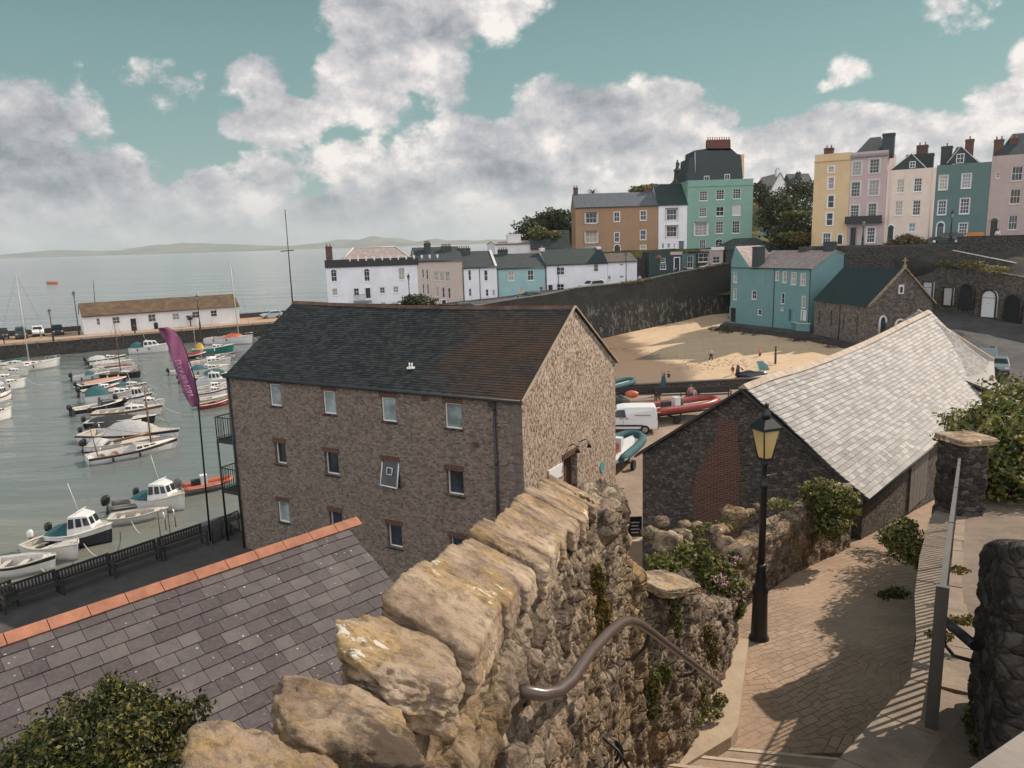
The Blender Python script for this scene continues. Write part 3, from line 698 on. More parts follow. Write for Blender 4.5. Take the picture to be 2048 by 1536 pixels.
m = MB(); rough_box(m, (2.45,9.7), (3.92,12.45), .5, 8.2, 11.05, 9.6, .04, .07, (3.6,3.6,2.4)); m.build('wall_body', m_stone, t, True)
# --- path, kerb and steps
def path_z(x, y): return 8.5-.14*max(0, y-12.5)+.02*max(0, 12.5-y) - .05*max(0, y-20)
def paving():
    t = NT('brick_paving'); mp = t.map((1,1,1), (0,0,math.radians(-28)), t.tc.outputs['UV'])
    b = t.n('ShaderNodeTexBrick'); t.l(mp, b.inputs['Vector']); b.inputs['Scale'].default_value = 1; b.inputs['Brick Width'].default_value = .30; b.inputs['Row Height'].default_value = .15
    b.inputs['Mortar Size'].default_value = .009; b.inputs['Mortar Smooth'].default_value = .3; b.inputs['Color1'].default_value = (.37,.265,.185,1); b.inputs['Color2'].default_value = (.30,.215,.15,1); b.inputs['Mortar'].default_value = (.12,.085,.06,1)
    f = t.noise(.7, 6, .7); g = t.noise(9, 6, .7)
    worn = t.ramp(t.noise(.35, 4, .6, t.map((1,1,1), loc=(3,1,0))), (.48,0), (.6,.75))
    c = t.mix(worn, b.outputs[0], (.36,.26,.185,1)); c = t.mix(t.ramp(f, (.3,.55), (.6,0)), c, (.2,.14,.1,1)); c = t.mix(t.ramp(g, (.45,0), (.75,.45)), c, (.15,.11,.08,1))
    t.col(c); t.set(Roughness=.85, Specular_IOR_Level=.25)
    h = t.math('ADD', t.math('MULTIPLY', b.outputs[1], -.7), t.math('MULTIPLY', g, .6)); t.bump(h, .6, .012); return t.mat
m = MB(); nx, ny = 40, 44
def px_l(y): return 2.2+(y-9)*.47 if y < 13 else 4.08+(y-13)*.86
vs = []
for j in range(ny+1):
    y = 9.75+17.5*j/ny; x0 = px_l(y)-.9
    for i in range(nx+1): x = x0+(17-x0)*i/nx; vs.append((x, y, path_z(x, y)+.012*noise.noise(Vector((x*.8, y*.8, 0)))))
m.add(vs, [(j*(nx+1)+i, j*(nx+1)+i+1, (j+1)*(nx+1)+i+1, (j+1)*(nx+1)+i) for j in range(ny) for i in range(nx)])
m.quad(vs[0], vs[nx], (17,9.75,2), (vs[0][0],9.75,2))
struct('path', m, paving())
m_conc = plain('worn_concrete', (.40,.31,.22,1), .85, .22, 1.6, bump=.5, bscale=12)
m = MB()
K = [(1.35,9.35),(2.2,9.25),(3.05,9.85),(3.22,10.1),(4.15,12.55),(3.75,12.55),(2.7,10.35),(1.4,9.75)]
m.prism([(x,y,8.2) for x, y in K], .60); struct('kerb', m, m_conc)
m = MB()
ST = [(9.95-.42*k, 8.60+.15*k) for k in range(6)]+[(7.6-.25*k, 9.53+.186*k) for k in range(24)]
for i, (D, z) in enumerate(ST):
    xl = .55+.17*(D-7)+.2; xr = max(xl+1.2, 4.6-(9.9-D)*.62)
    if i < 6: xl += .25
    A = Vector((xl, D+.2, z)); Bq = Vector((xr, D-.42, z)); ed_ = Bq-A
    m.obox(A-Vector((0,.62,.5)), ed_, Vector((0,.62,0)), Vector((0,0,.5)))
    m.obox(A+Vector((0,-.045,0)), ed_, Vector((0,.06,0)), Vector((0,0,.012)), 1)
m.quad((-.9,-1.5,14.3),(1.6,-1.5,14.3),(1.6,1.75,14.3),(-.5,1.75,14.3))
struct('stairs', m, [plain('worn_step', (.33,.25,.18,1), .9, .35, 1.8, bump=.7, bscale=9), plain('pale_nosing', (.5,.41,.31,1), .8, .3, 6, bump=.5)])
# --- handrail on the left
hr = thing('handrail', 'dark brown tubular handrail bending down beside the steps from the rubble wall', 'handrail', (.3,3.4,13.6))
def rp(x, y, D): p = Dp(x, y, D); return p
pts = [rp(1022,1372,3.0), rp(1052,1384,2.98), rp(1085,1389,3.0), rp(1115,1384,3.08), rp(1142,1362,3.2), rp(1160,1335,3.35), rp(1182,1304,3.6), rp(1215,1268,3.95), rp(1240,1247,4.2), rp(1256,1241,4.4), rp(1276,1246,4.6), rp(1300,1262,4.9), rp(1350,1300,5.7), rp(1400,1338,6.8), rp(1440,1370,8.0)]
m = MB(); m.tube(pts, .03, n=14); m.build('rail', plain('brown_tube', (.075,.05,.042,1), .32, .15, spec=.6), hr, True)
for x, y, D, tx, ty in ((1300,1262,4.9,1268,1318), (1395,1334,6.7,1372,1352), (1050,1384,2.98,1045,1410)):
    a = Dp(x, y, D); b = Dp(tx, ty, D+.15); w = Dp(tx-24 if D > 3 else tx-6, ty+2, D+.5 if D > 3 else D+.1)
    m = MB(); m.tube([a, (a+b)/2+Vector((.02,0,-.02)), b, b.lerp(w, .6)], .014, n=8); m.build('bracket', m_black, hr, True)
# coiled hose on a wall reel, lower left of the steps
t = thing('hose_reel', 'black coiled hose reel standing in the corner below the handrail', 'hose reel', (.8,4.6,11.5))
c = Dp(1213,1508,7.2); m = MB()
for k in range(3):
    m.tube([c+Vector((math.cos(a)*(.17-.03*k), math.sin(a)*.04+.05*k, math.sin(a)*(.17-.03*k))) for a in [i*math.pi/12 for i in range(25)]], .018, n=8)
m.build('hose', m_black, t, True)
m = MB(); m.tube([Dp(1188,1440,6.3), Dp(1200,1470,6.3), Dp(1235,1500,6.2), Dp(1262,1545,6.1)], .014, n=7); m.build('hose_end', m_black, t, True)
# --- street lamp by the path
LB = Vector((4.56,13.2,8.40))
def make_lamp(name, label, base, H, s=1.0, yellow=True, group=None):
    t = thing(name, label, 'street lamp', base, 0, group)
    m = MB(); m.lathe((0,0,0), [(.19,0),(.19,.05),(.16,.09),(.155,.14),(.145,.5),(.135,.95),(.15,1.0),(.15,1.06),(.105,1.13),(.11,1.3),(.085,1.42),(.095,1.5),(.07,1.55)], 0, 12); m.build('base', m_black, t)
    m = MB(); m.lathe((0,0,0), [(.065,1.55),(.058,H-1.5),(.075,H-1.47),(.075,H-1.4),(.05,H-1.36),(.045,H-1.05),(.09,H-1.0),(.05,H-.96),(.05,H-.92)], 0, 12); m.tube([(-.28,0,H-1.25),(.28,0,H-1.25)], .014); m.build('column', m_black, t)
    m = MB(); z0, z1_, z2_ = H-.92, H-.34, H; a, b = .085, .172
    m.box((0,0,z0), (a*2+.03,a*2+.03,.05)); m.box((0,0,z1_), (b*2+.05,b*2+.05,.05))
    for sx in (-1,1):
        for sy in (-1,1): m.tube([(sx*a,sy*a,z0),(sx*b,sy*b,z1_)], .014, n=6)
    A = [(-b-.03,-b-.03,z1_+.025),(b+.03,-b-.03,z1_+.025),(b+.03,b+.03,z1_+.025),(-b-.03,b+.03,z1_+.025)]; B = [(x*.42,y*.42,z1_+.17) for x, y, _ in A]
    m.add(A+B, [(0,1,5,4),(1,2,6,5),(2,3,7,6),(3,0,4,7),(4,5,6,7)])
    m.lathe((0,0,0), [(.085,z1_+.17),(.075,z1_+.27),(.045,z1_+.31),(.035,z1_+.4),(.05,z1_+.42),(.005,z1_+.47)], 0, 10)
    lf = m.build('lantern_frame', m_black, t)
    for k in range(4):
        m = MB(); q = [(-a,-a-.002,z0+.03),(a,-a-.002,z0+.03),(b,-b-.002,z1_-.03),(-b,-b-.002,z1_-.03)]; c, s_ = math.cos(k*math.pi/2), math.sin(k*math.pi/2)
        m.poly([(x*c-y*s_, x*s_+y*c, z) for x, y, z in q]); g = m.build('lantern_pane', m_lampglass if yellow else m_glassg); g.parent = lf
    return t
def lampglass():
    t = NT('cream_lamp_glass'); t.col(t.mix(t.ramp(t.noise(3,3), (.3,0), (.7,1)), (.55,.42,.2,1), (.75,.62,.36,1))); t.set(Roughness=.35)
    tr = t.n('ShaderNodeBsdfTranslucent'); tr.inputs[0].default_value = (.85,.7,.42,1); ms = t.n('ShaderNodeMixShader'); ms.inputs[0].default_value = .5
    t.l(t.b.outputs[0], ms.inputs[1]); t.l(tr.outputs[0], ms.inputs[2]); t.l(ms.outputs[0], t.out.inputs[0]); return t.mat
m_lampglass = lampglass()
lamp0 = make_lamp('street_lamp', 'tall black cast-iron lamp post with cream lantern on the brick path', LB, 4.5); lamp0.rotation_euler = (0,0,math.radians(20))
# --- rubble-faced bed left of the path, with loose stones on top
BA, BB = Zp(1478,1175,8.35), Zp(1700,1083,7.75)
t = thing('stone_wall', 'sunlit rubble retaining wall climbing along the left edge of the path', 'wall', (BA.x,BA.y,8))
za, zb_ = Lp(1480,1105,BA,(BB-BA)).z, Lp(1700,975,BA,(BB-BA)).z
m = MB(); rough_box(m, (BA.x-.15,BA.y-.15), (BB.x+.1,BB.y+.1), .6, 6.6, za, zb_, .07, .06, (3.2,3.2,5)); m.build('wall_body', m_stone, t, True)
m = MB(); q = [(3.3,13.2,9.6),(BA.x-.3,BA.y+.2,za-.2),(BB.x-.3,BB.y+.3,zb_-.15),(9.3,20.2,7.7),(5.2,23.4,5.6),(3.6,16.5,8.0)]
m.prism([(x,y,2.7) for x, y, z in q][:], (0,0,.01)); m.v[-6:] = [tuple(v) for v in q]; struct('planted_bank', m, plain('bank_soil', (.09,.065,.045,1), 1, .4, 2, bump=1, bscale=8))
rnd = random.Random(5)
for i, (x, y, D, s, tint) in enumerate(((1308,1072,14,.22,0),(1335,1082,13.4,.25,1),(1362,1070,14.4,.2,0),(1395,1058,15,.16,0),(1416,1054,15.2,.15,0),(1440,1060,14.6,.2,1),(1466,1034,16,.3,0),(1497,1028,16.6,.18,0),(1520,1014,17.4,.16,0),(1548,1006,18,.16,0),(1322,1045,14.4,.16,0),(1370,1050,15.2,.14,1),(1452,1092,13.6,.25,1),(1475,1110,13.2,.3,1))):
    p = Dp(x, y, D); m = MB(); rock(m, (p.x,p.y,p.z), (s,s*rnd.uniform(.6,.9),s*rnd.uniform(.45,.8)), rnd.uniform(0,3), i+30, 0, 9, .35, 3)
    where = ['left end of the row','behind the dark slab','under the gable corner','beside the brick patch','right of the brick patch foot','in front of the brick patch','broad and flat behind the lamp post','left of the lamp post','just behind the lamp column','right of the lamp post','highest at the left end','small dark behind the row','above the shrub','lowest beside the shrub'][i]
    tag(m.build('boulder', m_cope if tint else m_stone), 'loose grey boulder on the bank, '+where, 'boulder', 'loose boulders on the planted bank')
# --- right side: upper walk, retaining wall, railing, pillar, dark wall
def Up(x, y): d = ray(x, y); tt = (13.3-CZ)/(d.z+.19*d.y); return EYE+d*tt
def uz(D): return 13.3-.19*D
edge = [Up(*q) for q in ((1560,1700),(1700,1536),(1838,1374),(1848,1290),(1842,1200),(1850,1120),(1868,1045),(1885,1015))]
e2 = Dp(1905,985,16); edge.append(Vector((e2.x, 16, uz(16)))); edge.append(Vector((13.5,21,uz(21))))
m = MB()
for a, b in zip(edge, edge[1:]):
    ra, rb = Vector((14+a.y*.3,a.y-2,uz(a.y-2))), Vector((14+b.y*.3,b.y-2,uz(b.y-2)))
    m.quad(a, ra, rb, b)
struct('upper_walk', m, plain('trodden_stone', (.18,.135,.1,1), .9, .4, 1.5, bump=1, bscale=9))
m_copeslab = plain('worn_slab', (.235,.18,.135,1), .9, .4, 2.5, bump=.8, bscale=10)
t = thing('retaining_wall', 'shaded rubble retaining wall with flat coping under the metal railing', 'wall', (edge[3].x, edge[3].y, 8))
m = MB()
for a, b in zip(edge, edge[1:]):
    n = max(2, int((b-a).length/.12)); nz = 26; vs = []
    ee = (b-a).normalized(); nn = Vector((-ee.y, ee.x, 0))
    for i in range(n+1):
        p = a+(b-a)*i/n
        for j in range(nz+1):
            z = p.z-.02-(p.z-6)*j/nz; q = Vector((p.x,p.y,z)); vs.append(q+nn*cellrock(q, (2.4,2.4,4), .07))
    m.add(vs, [(i*(nz+1)+j, i*(nz+1)+j+1, (i+1)*(nz+1)+j+1, (i+1)*(nz+1)+j) for i in range(n) for j in range(nz)], 0, True)
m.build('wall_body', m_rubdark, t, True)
rnd = random.Random(4)
for a, b in list(zip(edge, edge[1:]))[:7]:
    ee = (b-a); L = ee.length; ee.normalize(); nn = Vector((ee.y, -ee.x, 0)); k = max(1, round(L/.8))
    for i in range(k):
        m = MB(); o_ = a+ee*(L*i/k+.005)-nn*.07; m.obox(o_+Vector((0,0,-.01)), ee*(L/k-.012), nn*(.52+rnd.uniform(-.03,.03)), Vector((0,0,.055+rnd.uniform(0,.012)))); m.build('coping_slab', m_copeslab, t, True)
f0, f1 = Up(1862,1462), Up(1912,1012)
rl = thing('railing', 'grey flat-bar metal railing with thin balusters seen end on along the coping', 'railing', f0)
m_grey = plain('galvanised_grey', (.10,.095,.09,1), .5, .2, metal=.2)
RH = 1.12; dv = (f1-f0); RL = dv.length; de = dv/RL; dn = Vector((de.y,-de.x,0)).normalized()
for k, w in ((0,.085),(1,.05),(2,.05),(3,.05),(4,.05)):
    m = MB(); c = f0+dv*(k/4); m.obox(c-dn*w/2, dn*w, Vector((de.x,de.y,0))*.012*(4 if k == 0 else 3), Vector((0,0,RH+.02))); m.build('post', m_grey, rl, True)
m = MB(); m.obox(f0+Vector((0,0,RH))-dn*.022, dn*.044, dv, Vector((0,0,.012))); m.build('top_bar', m_grey, rl, True)
m = MB(); m.obox(f0+Vector((0,0,.12))-dn*.02, dn*.04, dv, Vector((0,0,.012))); m.build('bottom_bar', m_grey, rl, True)
nb = int(RL/.15)
for i in range(1, nb):
    m = MB(); c = f0+dv*(i/nb); m.obox(c+Vector((0,0,.13))-dn*.011, dn*.022, de*.022, Vector((0,0,RH-.13))); m.build('baluster', m_grey, rl, True)
t = thing('handrail', 'short black tubular handrail curving from the grey railing to the dark wall', 'handrail', Up(1900,1440))
a, b = Dp(1884,1236,5.3), Dp(1950,1292,4.75); m = MB(); m.tube([a, a+(b-a)*.5, b], .036, n=12); m.ball(a, .037); m.build('rail', m_black, t, True)
m = MB(); m.tube([Dp(1886,1240,5.3), Dp(1890,1290,5.3), Dp(1908,1312,5.2), Dp(1945,1322,4.9)], .014, n=8); m.build('bracket', m_black, t, True)
pl = thing('stone_pillar', 'squat stone pillar with a pale flat capstone beside the hedge', 'pillar', (8.2,13.2,10.8))
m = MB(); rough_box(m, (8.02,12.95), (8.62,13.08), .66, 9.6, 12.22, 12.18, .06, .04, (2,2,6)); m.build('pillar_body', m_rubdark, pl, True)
m = MB(); rock(m, (8.3,13.36,12.2), (.39,.37,.06,-.02), .18, 3, 0, 20, .07, 9); m.build('capstone', m_cope, pl, True)
t = thing('stone_wall', 'dark blackened stone wall end rising at the right beside the upper walk', 'wall', (4,5.2,12.2))
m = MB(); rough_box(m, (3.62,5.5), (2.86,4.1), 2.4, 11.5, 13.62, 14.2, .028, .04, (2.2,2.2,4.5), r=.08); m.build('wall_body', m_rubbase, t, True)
t = thing('stone_kerb', 'smooth grey stone kerb slab cutting the bottom right corner', 'kerb', (2.2,2.6,13.9))
m = MB(); a, b = Dp(1905,1560,2.6), Dp(2080,1440,2.9); m.obox(a, b-a, Vector((.4,-.25,-.02)), Vector((0,0,-.6))); m.build('slab', plain('grey_slab', (.22,.19,.17,1), .8, .2, bump=.4, bscale=9), t, True)
# --- planting
def B(x, y, D, r, ry=None, rz=None): p = Dp(x, y, D); return (p.x, p.y, p.z, r, ry or r, rz or r)
bl = [B(2015,905,16,1.2,1.5,1.0), B(1975,880,18,.9,1.4,.7), B(2060,865,18,1.3,1.6,.9), B(2060,950,14.5,1.2,1.4,1.0), B(1950,850,20,.6,1.2,.35), B(2120,850,18,1.8,2,1.2), B(2010,960,15.5,.7,.9,.7), B(2005,815,17,.35,.4,.35), B(2045,800,17,.4,.4,.35)]
bush('hedge', 'broad yellow-green hedge growing behind the stone pillar', 'hedge', (10.5,16,10.2), bl, 26000, .055, m_foliage_lime, 2, tw=14, twr=.03)
bl = [B(1806,1085,14.6,.42,.42,.42), B(1785,1075,14.8,.3,.3,.25), B(1832,1105,14.2,.3,.3,.35), B(1810,1050,15,.25,.25,.18)]
bush('shrub', 'wiry green shrub spilling over the retaining wall onto the path', 'shrub', Dp(1835,1130,14.4), bl, 3800, .035, m_foliage_lime, 3, tw=22, twr=.012)
bl = [B(1795,1186,13.6,.22,.2,.1), B(1770,1190,13.6,.14,.12,.08)]
bush('weed', 'low dark weed sprouting at the shaded path edge', 'weed', Dp(1795,1192,13.6), bl, 700, .03, m_foliage, 4, tw=4, twr=.006)
bl = [B(1425,1145,12.6,.34), B(1460,1180,12.4,.27), B(1385,1110,12.8,.33,.33,.2), B(1430,1215,12.2,.2,.2,.3), B(1330,1125,12.6,.32,.3,.14), B(1465,1120,12.9,.16), B(1478,1215,12.3,.12,.12,.2), B(1405,1095,12.8,.12,.12,.16)]
bush('shrub', 'bright green rambling shrub over the low walls beside the lamp post', 'shrub', (3.4,12.4,9.4), bl, 9500, .04, m_foliage_lime, 5, tw=14, twr=.012)
fl = [B(1478,1190,12.1,.16,.1,.1), B(1466,1120,12.3,.18,.1,.1), B(1440,1160,12,.15,.1,.15)]
m_pink = leafmat('pink_petals', [(.5,.2,.28,1), (.6,.35,.42,1), (.7,.55,.58,1)])
tag(leaves('flowers', fl, 160, .022, m_pink), 'pale pink flowers dotted over the shrub beside the lamp post', 'flowers', kind='stuff')
bl = [B(1650,1000,17.6,.55,.5,.5), B(1685,1010,18,.45,.4,.45), B(1625,985,17.8,.35,.3,.25), B(1660,1050,17.3,.4,.35,.35)]
bush('shrub', 'yellow-green shrub on the bank under the barn roof corner', 'shrub', (8.0,17.9,8.8), bl, 7000, .045, m_foliage_lime, 6, tw=20, twr=.014)
bl = [B(1560,1010,17,.4,.25,.12), B(1440,1055,15,.35,.2,.12), B(1400,1062,14.8,.25,.2,.1)]
bush('weed', 'straggling grass tufts among the loose boulders', 'weed', Dp(1450,1070,15), bl, 900, .04, m_foliage_lime, 7, tw=16, twr=.006)
bl = [B(1268,1428,9.2,.2,.2,.2), B(1285,1400,9.3,.12,.12,.2), B(1250,1445,9.1,.16,.15,.1), B(1300,1440,9.4,.2,.15,.08)]
bush('weed', 'pale green leafy weed on the kerb at the foot of the low wall', 'weed', Dp(1268,1452,9.2), bl, 1300, .045, m_foliage_lime, 8, tw=3, twr=.006)
bl = [B(1360,1446,9.8,.35,.12,.07), B(1420,1428,10.2,.2,.1,.08), B(1440,1400,10.6,.12,.1,.1)]
bush('weed', 'thin line of yellow-green weeds where wall meets kerb', 'weed', Dp(1360,1450,9.8), bl, 1000, .028, m_foliage_lime, 9, tw=2, twr=.004)
bl = [B(1198,1165,6.1,.06,.05,.2), B(1206,1225,6.1,.07,.05,.18), B(1196,1260,6.0,.06,.05,.15), B(1160,1010,6.6,.1,.08,.1)]
bush('ivy', 'rusty yellow ivy clinging to the garden wall pier', 'ivy', Dp(1198,1290,6.95), bl, 1600, .022, leafmat('rusty_leaves', [(.05,.05,.012,1), (.16,.11,.02,1), (.25,.17,.03,1)]), 10, tw=3, twr=.006)
bl = [B(1305,1370,8.55,.1,.06,.25), B(1330,1350,8.7,.1,.06,.15), B(1300,1420,8.5,.1,.06,.12)]
bush('ivy', 'yellow-green ivy patch on the lower wall below the handrail bracket', 'ivy', Dp(1305,1440,8.55), bl, 1500, .026, m_foliage_lime, 11, tw=3, twr=.006)
bl = [B(230,1440,4.6,.26,.3,.25), B(150,1500,4.4,.35,.4,.3), B(280,1490,4.2,.3,.3,.25), B(222,1385,4.8,.1,.1,.15), B(330,1440,4.4,.18,.2,.14), B(395,1420,4.4,.1,.12,.08), B(90,1500,4.6,.2,.3,.18), B(60,1560,4.4,.3,.3,.3), B(200,1600,4,.5,.4,.3), B(265,1400,4.7,.1,.1,.1)]
bush('ivy', 'dense small-leaved ivy bush in the bottom left corner against the slate roof', 'ivy', Dp(180,1600,4.2), bl, 26000, .016, leafmat('ivy_leaves', [(.01,.018,.006,1), (.03,.042,.01,1), (.085,.09,.02,1), (.26,.22,.05,1)]), 12, tw=10, twr=.008)
bl = [B(2000,905,15.5,.7,.9,.7), B(1960,930,15,.6,.7,.6), B(2010,850,16.5,.8,.9,.6)]
hd = bpy.data.objects['hedge']; bl += [(10.4,14.8,11.5,.8,.9,1.0),(11.2,16.2,11.5,.9,1,1.0),(12.0,17.6,11.4,.9,1,1.0),(13,16,11.3,1.2,1.5,1)]; leaves('shadow_foliage', bl, 16000, .07, m_foliage_lime, hd, True, 51, shell=.1)  # dense, mostly unseen leaf blobs added to make the path shadow solid
for k, (x, y, D, r, h, lab) in enumerate(((1240,1180,8.3,.08,.28,'on the narrow wall just right of the pier'),(1262,1290,8.5,.1,.25,'half way down the narrow wall'),(1350,1230,9.1,.09,.22,'hanging below the tilted slab'),(1420,1290,10.0,.12,.3,'draping the lowest ragged wall'),(1400,1380,10.1,.12,.2,'low on the ragged wall near the kerb'),(1232,1350,8.0,.08,.3,'in the joint beside the handrail bend'))):
    bl = [B(x,y,D,r,.05,h), B(x+8,y+25,D,r*.7,.05,h*.7), B(x-6,y-25,D,r*.6,.05,h*.5)]
    bush('ivy', 'small yellow-green ivy patch '+lab, 'ivy', Dp(x,y+50,D), bl, 650, .024, MATS['rusty_leaves'] if k % 2 else m_foliage_lime, 60+k, tw=2, twr=.004)
bl = [B(1945,1440,4.9,.07,.05,.14), B(1960,1490,4.6,.08,.05,.1), B(1935,1500,4.8,.08,.06,.05)]
bush('ivy', 'dark creeper climbing the foot of the blackened wall', 'ivy', Dp(1945,1500,4.8), bl, 420, .022, m_foliage, 70, tw=8, twr=.004)
for k, (x, y, D) in enumerate(((1880,1270,6.2),(1925,1240,6.5),(1915,1140,8.0))):
    bl = [B(x,y,D,.12,.1,.02)]
    tag(leaves('moss', bl, 260, .02, MATS['rusty_leaves'], None, True, 80+k), ['yellow moss cushion on the coping by the grey post','yellow moss on the walk beyond the black handrail','yellow moss far along the upper walk'][k], 'moss', kind='stuff')
# --- slate roofed outbuilding on the left
RA, RB = Dp(0,1285,8), Dp(685,1040,11.3); RA.z = RB.z = 11.71
re = (RB-RA).normalized(); rp_ = Vector((re.y, -re.x, 0)); pit = math.radians(26.5)
ho = thing('slate_roofed_house', 'low building with grey slate roof and terracotta ridge below the garden wall', 'building', (RB.x,RB.y,3))
o_ = RA-re*7; W = (RB-o_).length; Hs = 4.1; dn_ = rp_*math.cos(pit)-Vector((0,0,1))*math.sin(pit); nr = rp_*math.sin(pit)+Vector((0,0,1))*math.cos(pit)
m = MB(); rnd = random.Random(2); slates(m, o_+dn_*Hs, re, -dn_, nr, W, Hs, .29, .20, rnd, .011, lambda u, v: .008*noise.noise(Vector((u*2.3,v*2.3,0)))+.004*noise.noise(Vector((u*9,v*9,0))))
m.quad(o_-nr*.03, o_+dn_*Hs-nr*.03, RB+dn_*Hs-nr*.03, RB-nr*.03)
dl = -rp_*math.cos(pit)-Vector((0,0,1))*math.sin(pit); m.quad(RB, RB+dl*2.2, o_+dl*2.2, o_)
m_sl1 = slate('purple_grey_slate', [(.07,.056,.058,1), (.088,.072,.075,1), (.1,.085,.086,1), (.125,.106,.105,1)], .55, spot=1.6)
rf = m.build('roof', m_sl1, ho, True)
m_terra = plain('terracotta', (.35,.15,.09,1), .8, .4, 3.5, bump=.3)
k = 0; x = 0
while x < W:
    m = MB(); a = o_+re*x; L = .44; nrr = nr; 
    P = lambda u, s, h: a+re*u+dn_*s+nrr*h if s >= 0 else a+re*u+dl*(-s)+(-rp_*math.sin(pit)+Vector((0,0,1))*math.cos(pit))*h
    vs = []
    for u in (.004, L-.006):
        for s_, h in ((.17,.022),(.17,.042),(0,.055),(-.17,.042),(-.17,.022)): vs.append(P(u, s_, h))
    m.add(vs, [(0,5,6,1),(1,6,7,2),(2,7,8,3),(3,8,9,4),(0,1,2,3,4),(9,8,7,6,5)]); m.build('ridge_tile', m_terra, ho, True); x += L
m = MB(); wl = [o_+dn_*(Hs-.15), RB-re*.12+dn_*(Hs-.15), RB-re*.12+dl*2.1, o_+dl*2.1]
m.quad(*[Vector((p.x,p.y,2.6)) for p in (wl[0],wl[1])], wl[1], wl[0]); m.add([(wl[1].x,wl[1].y,2.6),(wl[2].x,wl[2].y,2.6),wl[2],RB-re*.12-Vector((0,0,.03)),wl[1]], [(0,1,2,3,4)])
m.quad(*[Vector((p.x,p.y,2.6)) for p in (wl[2],wl[3])], wl[3], wl[2]); m.build('wall', m_rubdark, ho, True)
# ================= warehouse =================
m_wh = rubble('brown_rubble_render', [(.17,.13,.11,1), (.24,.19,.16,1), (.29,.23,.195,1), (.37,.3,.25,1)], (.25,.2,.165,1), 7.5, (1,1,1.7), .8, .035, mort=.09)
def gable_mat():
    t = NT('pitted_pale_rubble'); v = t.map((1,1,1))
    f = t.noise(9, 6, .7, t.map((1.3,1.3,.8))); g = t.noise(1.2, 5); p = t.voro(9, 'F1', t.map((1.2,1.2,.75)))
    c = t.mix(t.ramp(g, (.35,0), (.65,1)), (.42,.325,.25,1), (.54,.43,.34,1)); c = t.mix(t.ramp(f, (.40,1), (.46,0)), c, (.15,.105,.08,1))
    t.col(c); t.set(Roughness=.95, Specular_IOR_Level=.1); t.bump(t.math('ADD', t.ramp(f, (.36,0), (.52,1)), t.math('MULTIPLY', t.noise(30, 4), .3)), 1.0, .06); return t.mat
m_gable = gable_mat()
WP0, WP1 = Vector((-12.45,32.59,0)), Vector((.31,25.40,0)); WE = (WP1-WP0).normalized(); WNn = Vector((WE.y,-WE.x,0)); WL = (WP1-WP0).length; WDp = 8.75; ZE = 10.63; ZR = 13.42
wh = thing('warehouse', 'big brown rubble warehouse with dark slate roof and small white windows on the quay', 'building', (WP1.x,WP1.y,2.6))
def wf(x, y): p = Lp(*zW(x, y), WP0, WE); return ((p-WP0).dot(WE), p.z)
wins = [((250,488),(316,588),1),((526,522),(594,630),1),((824,555),(904,670),1),((1149,588),(1240,703),1),
        ((280,780),(340,895),0),((532,830),(612,950),0),((832,875),(922,998),2),((1158,922),(1250,1056),0),
        ((294,1078),(358,1195),1),((557,1135),(632,1250),0),((854,1198),(936,1328),0),((1175,1262),(1265,1400),0)]
R = []
for a, b, k in wins:
    u0, v1 = wf(*a); u1, v0 = wf(*b); cu, cv = (u0+u1)/2, (v0+v1)/2
    w = min(.9, max(.66, u1-u0)); h = min(1.25, max(.95, v1-v0)); R.append((cu-w/2, cv-h/2, cu+w/2, cv+h/2, k))
m = MB(); holes(m, WP0, WE, WL, 2.6, ZE-.02, [r[:4] for r in R], WNn, .28); 
bk = -WNn*WDp
def v3(p, z): return Vector((p.x, p.y, z))
m.quad(v3(WP1+bk,2.6), v3(WP0+bk,2.6), v3(WP0+bk,ZE), v3(WP1+bk,ZE)); m.poly([v3(WP0+bk,2.6), v3(WP0,2.6), v3(WP0,ZE-.02), v3(WP0+bk*.5,ZR-.04), v3(WP0+bk,ZE-.02)])
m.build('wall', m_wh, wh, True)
# sunlit gable with its doorway
gE = -WNn; DU0, DU1, DV0, DV1 = 4.3, 5.15, 2.6, 0
def gf(x, y): p = Lp(*zW(x, y), WP1, gE); return ((p-WP1).dot(gE), p.z)
du0, dv1 = gf(1758, 870); du1, _ = gf(1828, 840); dv0 = gf(1790, 1010)[1]-.9
m = MB(); o1 = WP1+WE*.004; n_rows = 60
dr = (max(du0,.3), dv0-1.2, du1, dv1)
holes(m, o1, gE, WDp, 2.6, ZE-.02, [dr], WE, .35)
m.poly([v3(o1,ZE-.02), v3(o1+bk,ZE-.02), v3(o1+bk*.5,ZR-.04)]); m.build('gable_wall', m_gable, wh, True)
m = MB(); m.obox(v3(o1+gE*dr[0]-WE*.33,dr[1]), gE*(dr[2]-dr[0]), WE*.06, Vector((0,0,dr[3]-dr[1]))); m.build('door', plain('brown_door', (.09,.05,.035,1), .6, .3), wh, True)
m = MB(); m.obox(v3(o1+gE*(dr[0]-.12)+WE*.001,dr[3]+.003), gE*(dr[2]-dr[0]+.24), WE*.03, Vector((0,0,.22))); m.build('door_lintel', m_brick, wh, True)
for u, v in (gf(1783,800), gf(1843,775)):
    m = MB(); p = v3(o1+gE*u, v); m.tube([p, p+WE*.25+Vector((0,0,.12)), p+WE*.4+Vector((0,0,.02))], .02); m.lathe(p+WE*.4+Vector((0,0,-.2)), [(.11,0),(.06,.12),(.03,.2)], 0, 10); m.build('wall_lamp', m_black, wh, True)
u, v = gf(1955, 905); m = MB(); p = v3(o1+gE*(u), v); ring = [p+WE*.03+gE*(math.cos(a)*.24)+Vector((0,0,math.sin(a)*.24)) for a in [k*math.pi/14 for k in range(28)]]; m.prism([tuple(q) for q in ring], WE*-.028); m.build('round_plaque', plain('teal_plaque', (.09,.3,.32,1), .5), wh, True)
